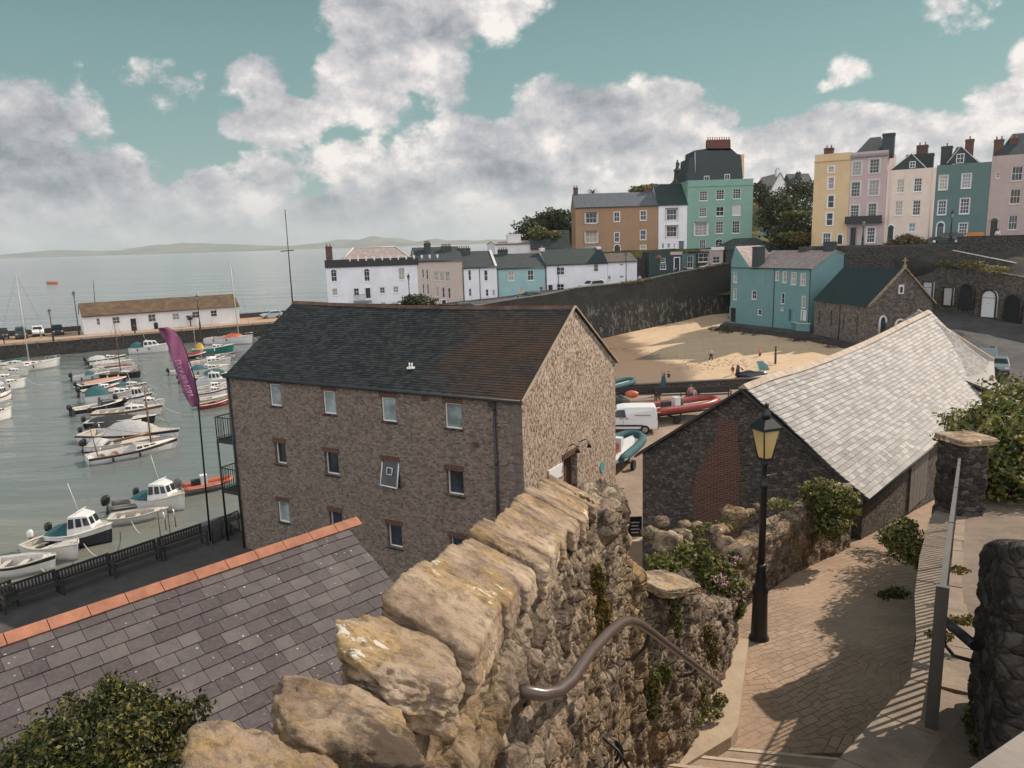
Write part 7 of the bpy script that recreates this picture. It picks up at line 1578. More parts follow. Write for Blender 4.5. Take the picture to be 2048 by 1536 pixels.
    if kind in ('pilot','yacht','cuddy','gaff'):
        c0, c1, ch_, cm = {'pilot':(.4,.78,1.0,m_hullw), 'yacht':(.42,.78,.38,m_hullw), 'cuddy':(.5,.82,.45,m_hullw), 'gaff':(.52,.8,.3,m_deck)}[kind]; cm = cabin or cm
        x0, x1 = tpx(c0), tpx(c1); w0, w1 = hb(c0)*.82, hb(c1)*.72; zb0, zb1 = zs(c0), zs(c1)+.03; zt0, zt1 = zs(c0)+ch_, zs(c0)+ch_*(.92 if kind == 'pilot' else .7); sx = (x1-x0)*.24; k = .80
        A = [(x0,-w0,zb0-.1),(x1,-w1,zb1-.1),(x1,w1,zb1-.1),(x0,w0,zb0-.1)]; Bt = [(x0+.08,-w0*k,zt0),(x1-sx,-w1*k,zt1),(x1-sx,w1*k,zt1),(x0+.08,w0*k,zt0)]
        m = MB(); m.add(A+Bt, [(0,3,2,1),(4,5,6,7),(0,1,5,4),(1,2,6,5),(2,3,7,6),(3,0,4,7)]); cb = m.build('cabin', cm, t); bv = cb.modifiers.new('bevel','BEVEL'); bv.width = .05; bv.segments = 2
        def lerp3(a, b, f): return tuple(a[i]+(b[i]-a[i])*f for i in range(3))
        def face(q, u0, u1, v0, v1, off):
            a, b, c, d_ = [Vector(x) for x in q]; n_ = (b-a).cross(d_-a).normalized()*off; g = lambda u, v: (a.lerp(b,u)).lerp(d_.lerp(c,u),v)+n_; return [g(u0,v0),g(u1,v0),g(u1,v1),g(u0,v1)]
        for q, cols in (((A[0],A[1],Bt[1],Bt[0]),3),((A[2],A[3],Bt[3],Bt[2]),3),((A[1],A[2],Bt[2],Bt[1]),2)):
            for i in range(cols):
                g = MB(); g.poly(face(q, (i+.14)/cols, (i+.88)/cols, .38 if kind != 'yacht' else .45, .86, .02)); g = g.build('cabin_window', m_glass); g.parent = cb
        if kind == 'pilot':
            m = MB(); m.tube([(x0+.3,0,zt0),(x0-.1,0,zt0+1.7)], .014, n=5); m.tube([(x0+.4,-w0*.6,zt0+.12),(x0+.4,w0*.6,zt0+.12)], .02, n=5); m.build('aerial', m_white, t)
    if L > 4:
        for sg in (-1, 1):
            m = MB(); 
            for u in (.25, .55): m.lathe((L*u, sg*(hb(u)+.1), zs(u)-.5), [(.02,0),(.085,.05),(.085,.35),(.02,.42)], 0, 7)
            m.build('fenders', (m_white, m_blackh, m_navy)[int(abs(P.x)*7) % 3], t)
    if cover:
        cm_, u0, u1, hh = cover; m = MB(); vs = []; n = 8
        for i in range(n+1):
            u = u0+(u1-u0)*i/n; pk = hh*(math.sin(math.pi*(.12+.8*i/n))**.7)+.02*math.sin(i*2.1)
            for j in range(9): s_ = -1+j/4; vs.append((tpx(u), s_*(hb(u)+.03), zs(u)+.03+pk*(1-abs(s_)**1.8)+.02*math.sin(i*3+j)))
        m.add(vs, [(i*9+j, i*9+j+1, (i+1)*9+j+1, (i+1)*9+j) for i in range(n) for j in range(8)], 0, True)
        m.poly([vs[j] for j in range(9)]); m.poly([vs[n*9+j] for j in range(9)][::-1]); m.build('cover', cm_, t)
    for k in range(motor or 0):
        y = (k-.5*((motor or 1)-1))*.55; m = MB(); m.tube([(-.18,y,zs(0)+.05),(-.34,y,-.35)], .07, n=7); m.box((-.05,y,zs(0)-.02), (.3,.25,.12)); o = m.build('outboard_motor', m_black, t)
        m = MB(); rock(m, (-.27,y,zs(0)+.24), (.2,.13,.25,.25), 0, 1, 0, 8, .05, 3.5); g = m.build('cowling', m_greyr if hull is m_orange else (m_blackh if label.find('pale motor') < 0 else m_hullw)); g.parent = o
    for mm in (mast, mast2):
        if not mm: continue
        u, H, mt, r, *rest = mm; m = MB(); rk = rest[0] if rest else 0; top = (tpx(u)+rk*H, 0, H); m.tube([(tpx(u),0,zs(u)-.1), top], [r, r*.55], n=7); m.build('mast', mt, t)
        m = MB(); m.tube([top, (tpx(.99),0,zs(1)+.05)], .014, n=4, cap=False)
        if mm is mast: m.tube([top, (0.05,0,zs(0)+.1)], .012, n=4, cap=False); m.tube([top, (tpx(u),hb(u),zs(u))], .01, n=4, cap=False); m.tube([top, (tpx(u),-hb(u),zs(u))], .01, n=4, cap=False)
        m.build('rigging', m_dark, t)
        if mm is mast and kind in ('yacht','gaff'): m = MB(); m.tube([(tpx(u)-.05,0,zs(u)+.95), (tpx(u)-L*.42,0,zs(0)+.85)], .11, n=8); m.build('boom', m_tealc if kind == 'yacht' else m_wood, t)
    if rail:
        m = MB(); pts = [(tpx(u), s_*hb(u)*.95, zs(u)+.5) for u, s_ in ((.82,1),(.93,1),(1.0,0),(.93,-1),(.82,-1))]; m.tube(pts, .02, n=5)
        for p_ in pts: m.tube([p_, (p_[0],p_[1],p_[2]-.5)], .016, n=4)
        m.build('pulpit', m_chrome, t)
    if L > 3.5 and int(abs(P.y*13)) % 3:
        m = MB(); a = Vector((tpx(1), 0, zs(1)*.8)); b_ = Vector((tpx(1)+2.2, (P.x % 1-.5)*1.2, -.1)); m.tube([a.lerp(b_, f)-Vector((0,0,.25*math.sin(math.pi*f))) for f in (0,.25,.5,.75,1)], .018, n=4); m.build('mooring_line', m_ltrim, t)
    return t
def make_rib(label, S, Bp, tube, L=None, z=0, motor=1, seat=None, group='boats moored in the harbour', trailer=False, name='inflatable_boat', rot=None, consol=True):
    P, Q = Zp(*S, z), Zp(*Bp, z); d = Q-P; L = L or min(7, max(3.2, d.length)); t = thing(name, label, 'boat', tuple(P), math.atan2(d.y, d.x) if rot is None else rot, group); W = L*.34; lift = .75 if trailer else .18
    pts = []
    for i in range(23):
        a = i/22; 
        if a < .32: x = L*.0+L*.66*a/.32; y = W/2
        elif a > .68: x = L*.66*(1-a)/.32; y = -W/2
        else: th = (a-.32)/.36*math.pi; x = L*.66+L*.32*math.sin(th); y = W/2*math.cos(th)
        pts.append((x, y, lift+.28+.28*max(0,(x/L-.4))**1.5))
    m = MB(); m.tube(pts, [.17]+[.25*L/5.5]*21+[.17], n=12); m.build('inflatable_tube', tube, t)
    m = MB(); m.tube([(x*1.01, y*1.22, z_+.0) for x, y, z_ in pts], .035, n=5); m.build('rubbing_strake', m_ltrim, t)
    m = MB(); m.add([(0,W*.42,lift+.12),(L*.7,W*.4,lift+.15),(L*.93,0,lift+.4),(L*.7,-W*.4,lift+.15),(0,-W*.42,lift+.12),(0,0,lift-.28),(L*.72,0,lift-.25)], [(0,1,2,3,4),(0,5,6,1),(1,6,2),(4,3,6,5),(3,2,6),(0,4,5)]); m.build('hull', m_hullw, t)
    if consol:
        m = MB(); m.box((L*.42,0,lift+.55), (.45,.5,.8)); m.build('console', m_hullw, t); m = MB(); m.box((L*.28,0,lift+.45), (.7,.4,.5)); m.build('seat', seat or m_blackc, t)
    if motor:
        m = MB(); m.tube([(-.15,0,lift+.35),(-.3,0,lift-.5)], .08, n=7); o = m.build('outboard_motor', m_black, t); m = MB(); rock(m, (-.25,0,lift+.7), (.26,.18,.32,.25), 0, 1, 0, 8, .05, 3.5); g = m.build('cowling', m_greyr if tube is m_orange else m_blackh); g.parent = o
    if trailer:
        m = MB(); m.box((L*.45,0,.42), (L*.9,.1,.1)); m.box((L*.3,0,.42), (.1,W*1.0,.1)); m.tube([(L*.9,0,.42),(L*1.12,0,.45)], .05); tr = m.build('trailer', m_dark, t)
        for sg in (-1,1): m = MB(); m.tube([(L*.3,sg*W*.55,.3),(L*.3,sg*(W*.55+.18),.3)], .3, n=14, smooth=False); g = m.build('wheel', m_rubber); g.parent = tr
    return t
B1 = lambda nm, lab, S, Bp, **k: make_boat(nm, lab, z1(*S), z1(*Bp), **k)
B1('yacht', 'white yacht with tall bare mast and teal sail cover at the far left', (-40,800), (375,745), kind='yacht', mast=(.55,13.5,m_alu,.09,-.0), rail=True, fb=.8, beam=2.6)
B1('motor_boat', 'small white cabin boat with rails tucked beneath the left yacht', (-40,815), (180,805), kind='cuddy', rail=True, fb=.6)
B1('motor_boat', 'white sports boat with raked windscreen at the left edge, bow pointing right', (-90,915), (165,880), kind='cuddy', fb=.75, cover=(m_cover,.1,.45,.5))
B1('motor_boat', 'white boat with railings cut off by the left edge, lowest of the left group', (-150,1120), (28,1085), kind='cuddy', fb=.75, rail=True)
B1('motor_boat', 'small white boat farthest up the middle group with grey cover', (580,755), (835,735), fb=.5, cover=(m_cover,.1,.6,.4), motor=1)
B1('sailing_boat', 'black-hulled boat with single wooden mast in the middle group', (660,820), (895,815), kind='gaff', hull=m_blackh, mast=(.5,7.6,m_wood,.07), deckm=m_wood)
B1('motor_boat', 'white outboard boat with teal hood and black engine behind the covered long boat', (470,835), (700,815), motor=2, cover=(m_tealc,.35,.6,.5), fb=.5)
B1('motor_boat', 'boat with red tarpaulin on its foredeck beside the wooden mast', (640,760), (870,765), cover=(m_redp,.55,.9,.2), fb=.4)
B1('motor_boat', 'long low dark boat under a faded pink cover', (500,890), (800,845), hull=m_navy, cover=(m_pinkc,.1,.93,.35), motor=1, fb=.42, beam=1.9)
B1('motor_boat', 'white cabin boat with big teal cockpit canopy at the head of the near row', (545,985), (915,945), kind='cuddy', cover=(m_tealc,.02,.42,1.0), fb=.8, rail=True)
B1('motor_boat', 'black-hulled speedboat with wraparound windscreen and twin black outboards', (470,1060), (810,1005), kind='cuddy', hull=m_blackh, bottom=m_hullw, motor=2, fb=.6, cabin=m_blackh)
B1('motor_boat', 'white day cruiser with brown stripe and small cabin windows', (600,1085), (1030,1055), kind='cuddy', stripe=m_wood, motor=1, fb=.7, mast=(.6,3.6,m_alu,.03))
B1('motor_boat', 'black open boat with long black cockpit cover', (560,1130), (985,1105), hull=m_blackh, cover=(m_blackc,.08,.7,.4), motor=1, fb=.5)
B1('motor_boat', 'white launch with pointed pale grey canvas tent amidships', (540,1215), (1130,1215), cover=(m_cover,.3,.75,1.0), motor=1, fb=.65, stripe=m_navy)
B1('inflatable_boat', 'cream open boat with bundled grey cover behind the two-masted sailing boat', (560,1290), (1010,1255), hull=m_hullw, bottom=m_blackh, cover=(m_cover,.05,.28,.5), motor=2, fb=.55)
B1('sailing_boat', 'white two-masted wooden sailing boat with brown masts, nearest of its row', (560,1370), (1120,1270), kind='gaff', mast=(.72,5.6,m_wood,.075), mast2=(.12,2.9,m_wood,.045,-.1), stripe=m_navy, fb=.55, deckm=m_hullw, beam=2.2)
B1('yacht', 'white motor cruiser lying against the pier face behind the flag', (830,665), (1075,650), kind='pilot', cover=(m_tealc,.05,.38,.9), fb=.9)
B1('yacht', 'white yacht with tall mast and orange dinghy on deck beside the pier', (1330,600), (1610,600), kind='yacht', mast=(.72,14.5,m_alu,.1,-.02), cover=(m_orange,.45,.75,.7), rail=True, fb=1.0)
B1('fishing_boat', 'green-hulled fishing boat with yellow gear on deck', (1230,670), (1490,650), hull=m_greenh, kind='cuddy', cover=(plain('yellow_gear', (.5,.3,.04,1), .6),.1,.3,.9), mast=(.1,4.5,m_alu,.05), fb=.8)
B1('motor_boat', 'red-decked boat peeping out right of the flag', (1150,705), (1315,685), cover=(m_redp,.3,.95,.4), hull=m_blackh, fb=.5)
B1('motor_boat', 'grey covered boat between the red-decked boat and the warehouse eave', (1260,715), (1425,700), cover=(m_blackc,.1,.7,.5), hull=m_greyr, fb=.5)
B1('motor_boat', 'white cruiser with cabin close to the warehouse corner', (1180,765), (1470,740), kind='cuddy', fb=.75, rail=True)
B1('motor_boat', 'white boat with teal hood in the crowded right group', (1190,805), (1460,775), kind='cuddy', cover=(m_tealc,.15,.45,.6), fb=.6, mast=(.4,4,m_alu,.03))
B1('motor_boat', 'navy-hulled boat with blue-green peaked cover and black outboard right of the flag', (1160,850), (1455,825), hull=m_navy, cover=(m_tealc,.5,.92,.7), motor=2, fb=.55)
B1('motor_boat', 'white boat with dark side fenders below the blue-green covered boat', (1230,925), (1460,895), hull=m_hullw, bottom=m_blackh, kind='cuddy', fb=.6)
B1('dinghy', 'lime-yellow open dinghy behind the balcony', (1250,985), (1410,965), hull=m_yel, fb=.4)
B1('dinghy', 'red slatted dinghy beside the balcony railing', (1270,1020), (1420,995), hull=m_redp, deckm=m_redp, fb=.4)
B1('motor_boat', 'small white boat under the pier face left of the flag', (1090,800), (1215,785), motor=1, fb=.45)
B2 = lambda nm, lab, S, Bp, **k: make_boat(nm, lab, z2(*S), z2(*Bp), **k)
B2('dinghy', 'white rowing dinghy with dark rim and varnished inside at the lower left edge', (-60,790), (200,775), hull=m_hullw, stripe=m_blackh, fb=.55, deckm=m_ltrim, motor=1, beam=1.6, deck_open=(.08,.85))
B2('dinghy', 'white open boat with pale motor and wide empty cockpit near the benches', (225,640), (500,705), fb=.62, motor=1, beam=1.9, deck_open=(.08,.7))
B2('fishing_boat', 'navy-hulled boat with white wheelhouse, teal cockpit cover and black outboard', (355,600), (715,590), kind='pilot', hull=m_navy, stripe=m_hullw, cover=(m_tealc,.0,.4,.3), motor=1, fb=.75, beam=2.1)
B2('fishing_boat', 'all-white boat with wheelhouse and dark green cover next to the orange inflatable', (905,365), (1180,385), kind='pilot', cover=(m_tealc,.0,.4,.35), motor=1, fb=.75, stripe=m_hullw, beam=2.0)
B2('dinghy', 'small cream dinghy between the two wheelhouse boats', (700,470), (835,455), fb=.4, deck_open=(.1,.8))
make_rib('grey inflatable tender with two black motors between the wheelhouse boats', z2(715,405), z2(930,375), m_greyr, seat=m_redp, consol=False)
make_rib('orange inflatable workboat with grey engine hood beside the warehouse corner', z2(1175,285), z2(1370,250), m_orange, seat=m_blackc)
rndb = random.Random(23)
EX = [((560,735),(800,712),'tail'),((600,790),(850,790),'second'),((520,940),(760,905),'x'),((700,905),(935,890),'x'),((760,985),(960,965),'x'),((820,1010),(1050,1005),'x'),((640,1180),(900,1150),'x'),((1220,745),(1440,715),'x'),((1200,790),(1420,770),'x'),((1260,870),(1470,860),'x'),((1240,950),(1450,925),'x'),((1330,705),(1500,690),'x'),((-60,760),(200,745),'x'),((-120,850),(120,840),'x'),((-80,990),(40,960),'x')]
LAB = ['white cuddy boat farthest up the middle group','white runabout tucked against the black-hulled sailing boat','white boat with grey tonneau below the pink-covered boat','white cruiser bow showing past the teal canopy','white day boat between the canopied boat and the day cruiser','white sports boat with its bow furthest right of the middle row','pale launch behind the tented launch','white cabin boat behind the green fishing boat','grey-covered boat in the middle of the right group','white boat squeezed beside the navy-hulled boat','pale boat in front of the lime dinghy','small white boat off the yacht with the orange dinghy','white boat beside the far left yacht','white cuddy boat behind the raked sports boat','white bow above the lowest left boat']
for k, (a, b_, _) in enumerate(EX):
    kd = ('cuddy','open','cuddy','cuddy','pilot')[k % 5]; cv = None if k % 3 else ((m_cover, m_tealc, m_blackc, m_cover)[(k//3) % 4], .05, .5, .55)
    B1('motor_boat', LAB[k], a, b_, kind=kd, motor=1 if k % 2 else 2, cover=cv, fb=.5+.15*rndb.random(), stripe=(m_navy, None, m_redp, m_wood)[k % 4], rail=k % 3 == 1, mast=(.5, 2.6, m_alu, .025) if k % 4 == 1 else None)
# mooring buoy out at sea
p = Zp(*z1(335,215), 0); m = MB(); m.tube([p+Vector((-3.2,0,.4)), p+Vector((-2.6,0,.6)), p+Vector((2.2,0,.6)), p+Vector((3.4,0,.5))], [.5,.85,.8,.3], n=10); m.tube([p+Vector((3.2,0,.4)), p+Vector((3.6,0,1.4))], .12); tag(m.build('buoy', plain('orange_float', (.55,.16,.06,1), .5)), 'orange mooring buoy floating alone out in the bay', 'buoy')
# boats and trailers in the yard
make_rib('red inflatable rescue boat on a road trailer behind the white van', zA(560,880), zA(905,835), m_redp, 6.2, 2.6, motor=0, group='boats on trailers in the yard', trailer=True, name='inflatable_boat')
make_rib('teal and white inflatable boat on a trailer half hidden by the warehouse', zA(215,1330), zA(470,1115), m_tealc, 5.6, 2.6, motor=0, group='boats on trailers in the yard', trailer=True, seat=m_redp)
make_rib('dark teal covered inflatable at the far end of the yard beside the warehouse', zA(130,690), zA(350,640), m_tealc, 4.8, 2.6, motor=0, group='boats on trailers in the yard', trailer=True, consol=False)
p = Zp(*zA(310,790), 2.6); m = MB(); m.ball((p.x,p.y,p.z+.8), .75, n=8, sq=(1.5,.8,.75)); m.tube([p+Vector((.5,0,1.3)), p+Vector((-.2,0,.0))], .3); tag(m.build('outboard_motor', m_blackc), 'black-shrouded outboard engine standing left of the red inflatable', 'engine')
p = Zp(*zA(690,645), 2.6); t = thing('sail_wing', 'small teal folded sail standing behind the red inflatable', 'sail', tuple(p)); m = MB(); m.tube([p, p+Vector((.1,0,2.1))], .03); m.build('pole', m_dark, t, True)
m = MB(); m.add([p+Vector((-.35,0,.4)), p+Vector((.3,0,.45)), p+Vector((.45,.05,1.2)), p+Vector((.3,0,2.1)), p+Vector((.0,-.05,1.3))], [(0,1,2,3,4)]); o = m.build('cloth', m_tealc, t, True); o.modifiers.new('t','SOLIDIFY').thickness = .02
# kayak
p = Zp(*zA(500,735), 2.6); q = Zp(*zA(385,735), 2.6); m = MB(); d = (p-q); m.tube([q+Vector((0,0,1.1)), q+d*.15+Vector((0,0,1.0)), q+d*.5+Vector((0,0,.98)), q+d*.85+Vector((0,0,1.0)), q+d+Vector((0,0,1.1))], [.03,.25,.34,.25,.03], n=8); tag(m.build('kayak', m_orange), 'orange kayak hull lying left of the red inflatable', 'kayak')
# ================= street furniture, yard =================
def make_bench(label, loc, rz, group, mt, L=2.0, solid=False):
    t = thing('bench', label, 'bench', tuple(loc), rz, group)
    m = MB()
    for k in range(4): m.box((0,-.08+k*.11,.44), (L,.085,.035))
    m.build('seat', mt, t); m = MB(); m.box((0,.36,.93), (L,.05,.09)); m.box((0,.34,.55), (L,.05,.07))
    if solid: m.box((0,.35,.74), (L,.03,.3))
    else:
        for k in range(16): m.box((-L/2+.12+k*(L-.24)/15,.35,.74), (.055,.03,.34))
    m.build('backrest', mt, t)
    for x in (-L/2+.04, L/2-.04):
        m = MB(); m.box((x,-.12,.32), (.07,.07,.64)); m.box((x,.36,.48), (.07,.07,.96)); m.box((x,.1,.66), (.08,.56,.05)); m.build('leg_frame', mt, t)
    return t
m_bench = plain('dark_bench_wood', (.035,.03,.028,1), .75, .3)
qd = Vector((6.0,7.8,0)).normalized(); rzq = math.atan2(qd.y, qd.x)
for k, (x, y, lab) in enumerate(((215,985,'second slatted bench from the left on the quay'),(572,868,'third slatted bench from the left on the quay'),(885,765,'fourth slatted bench, half way along the quay'),(1190,655,'last slatted bench, left of the flag pole'),(-80,1060,'first slatted bench cut by the left edge of the photo'))):
    make_bench('dark '+lab, tuple(Zp(*z2(x, y), 2.6)), rzq, 'slatted benches along the quay', m_bench, 2.1)
m = MB(); QE = [(-40.0,5.0)]+[(-22.9,25.5),(-20.9,28.4),(-14.9,36.2),(-13.6,37.6),(-12.7,39.6),(-8,43.5)]
for a, b in zip(QE, QE[1:]):
    a, b = Vector((a[0],a[1],2.61)), Vector((b[0],b[1],2.61)); d = (b-a).normalized(); m.obox(a, b-a, Vector((d.y,-d.x,0))*.55, Vector((0,0,.22)))
struct('quay_kerb', m, plain('quay_cope', (.16,.15,.145,1), .85, .3, 2))
qr = thing('railing', 'low black railing on the quay between the last bench and the warehouse', 'railing', tuple(Zp(*z2(1370,560),2.6))); a, b = Zp(*z2(1365,600),2.6), Zp(*z2(1535,520),2.6)
m = MB(); m.tube([a+Vector((0,0,1.05)), b+Vector((0,0,1.05))], .03, n=6); m.build('top_rail', m_black, qr, True); m = MB(); m.tube([a+Vector((0,0,.15)), b+Vector((0,0,.15))], .02, n=6); m.build('bottom_rail', m_black, qr, True)
for k in range(22): m = MB(); p = a.lerp(b, k/21); m.tube([p, p+Vector((0,0,1.05))], .03 if k % 7 == 0 else .014, n=5); m.build('baluster', m_black, qr, True)
t = thing('quay_ladder', 'pale curved ladder hoops at the quay edge by the mooring ropes', 'ladder', tuple(Zp(*z2(1035,520),2.6))); m = MB()
for dx in (0, .5): p = Zp(*z2(1030,500),2.6)+qd*dx; pn_ = Vector((-qd.y,qd.x,0)); m.tube([p-pn_*.5, p-pn_*.5+Vector((0,0,.8)), p-pn_*.2+Vector((0,0,1.0)), p+pn_*.15+Vector((0,0,.8)), p+pn_*.15+Vector((0,0,-2.4))], .03, n=6)
m.build('hoops', m_chrome, t, True)
for i, (a, b, lab) in enumerate((((535,600),(690,640),'mooring rope from the open white boat to the quay'),((225,700),(330,742),'mooring rope from the rowing dinghy'),((840,455),(940,500),'mooring rope from the cream dinghy'))):
    p, q = Zp(*z2(*a), .5), Zp(*z2(*b), 2.6 if i != 1 else 1.0); m = MB(); m.tube([p.lerp(q, f)-Vector((0,0,.5*math.sin(math.pi*f))) for f in [k/8 for k in range(9)]], .022, n=5); tag(m.build('mooring_rope', m_ltrim), 'pale '+lab, 'rope')
# yard benches with solid dark backs, facing the beach
for x, y, lab in ((497,690,'left of the teal sail'),(832,690,'right of the teal sail, behind the red inflatable'),(1100,690,'nearest the barn gable')):
    p = Zp(*zA(x, y), 2.6); make_bench('dark solid-backed bench '+lab, tuple(p), .06+math.pi*0, 'dark benches facing the beach', m_bench, 3.2, True).scale = (1.15,1.15,1.15)
t = thing('sea_wall', 'low stone wall edging the yard above the beach', 'wall', (18,64,2.6)); a, b = Vector((8.5,64.2,1.0)), Vector((27,66.4,1.0)); m = MB(); m.obox(a, b-a, Vector((0,.45,0)), Vector((0,0,2.3))); m.build('wall_body', m_rubdark, t, True)
m = MB(); m.obox(a+Vector((0,-.05,2.3)), b-a, Vector((0,.55,0)), Vector((0,0,.12))); m.build('coping', m_bench, t, True)
p = Zp(*zA(1665,430), 1.0); t = thing('beach_post', 'tall thin weathered post standing in the beach', 'post', tuple(p)); m = MB(); q = Zp(*zA(1662,230), 1); m.tube([p-Vector((0,0,.5)), p+Vector((0,0,Lp(*zA(1662,225),p,(1,0)).z-p.z))], [.14,.1], n=7); m.build('post', m_bark, t, True)
rs = random.Random(41); m = MB()
for k in range(420):
    f = rs.random(); x = 13+16*f+rs.gauss(0,1.0); y = 108-30*f+rs.gauss(0,1.6)+4*math.sin(f*9); c = Vector((x, y, bz(x, y)+.012)); a = rs.uniform(0,6.3); u = Vector((math.cos(a),math.sin(a),0))*rs.uniform(.05,.22); v = Vector((-u.y,u.x,0))*.45; m.poly([c-u, c-v, c+u, c+v+Vector((0,0,.02))])
tag(m.build('seaweed', plain('dark_seaweed', (.04,.032,.02,1), .8)), 'scattered dark seaweed along the tide line on the sand', 'seaweed', kind='stuff')
# beach sail/windbreak
p = Zp(*zA(1590,460), 1.15); t = thing('windsurf_sail', 'blue-green sail with white patch lying upright on the beach near the barn ridge', 'sail', tuple(p)); pts = [(1505,350),(1560,352),(1600,385),(1627,445),(1545,470),(1520,400)]
m = MB(); m.poly([Dp(*zA(x, y), p.y) for x, y in pts][::-1]); o = m.build('cloth', plain('teal_sailcloth', (.1,.25,.27,1), .6, .2), t, True); o.modifiers.new('t','SOLIDIFY').thickness = .05
m = MB(); m.poly([Dp(*zA(x, y), p.y-.08) for x, y in ((1535,435),(1560,425),(1575,460),(1545,468))][::-1]); m.build('patch', m_white, t, True)
m = MB(); m.tube([Dp(*zA(1500,345), p.y), Dp(*zA(1548,478), p.y)], .05); m.build('mast', m_ltrim, t, True)
p = Zp(*zA(1470,488), 1.15); m = MB(); rock(m, (p.x,p.y,p.z+.3), (1.7,.6,.35), 0, 3, 0, 8, .4, 2); m.tube([p+Vector((-1.6,0,.2)), p+Vector((-1.5,0,1.3)), p+Vector((-1.0,0,.8))], [.25,.2,.1], n=6); tag(m.build('beach_bags', m_navy), 'dark blue heap of bags on the sand left of the sail', 'bags')
# pub board, hand rail and steps in the gap between warehouse and barn
p = Zp(1270,1074,4.2); t = thing('pavement_sign', 'black chalkboard pavement sign at the corner of the barn gable', 'sign', (p.x,p.y,4.0)); m = MB(); m.obox(p-Vector((.28,0,.0)), Vector((.56,0,0)), Vector((0,.06,.0)), Vector((0,0,.85))); m.build('board', m_black, t, True)
m = MB(); 
for k in range(4): m.box((p.x,p.y-.02,p.z+.62-k*.14), (.34-.05*(k%2),.012,.03))
m.build('chalk_writing', m_ltrim, t, True)
m = MB(); 
for k in range(8): a = Zp(1262-6*k*.3, 1085-4*k, 4.2-.2*k); m.prism([(a.x-2.2,a.y+.1,2.5),(a.x+.6,a.y+.1,2.5),(a.x+.6,a.y+.5,2.5),(a.x-2.2,a.y+.5,2.5)], 1.7-.2*k)
struct('yard_steps', m, m_conc)
t = thing('railing', 'black stair railing in the gap between the garden wall and the barn', 'railing', tuple(Zp(1257,1060,4.2))); a, b = Lp(1232,1003,(3.6,20),(1,0)), Lp(1258,1030,(3.6,20),(1,0)); m = MB(); m.tube([a, b, b-Vector((0,0,.9))], .02, n=6); m.build('rail', m_black, t, True)
for k in range(9): m = MB(); p = a.lerp(b, k/8); m.tube([p, p-Vector((0,0,.9))], .009, n=4); m.build('baluster', m_black, t, True)
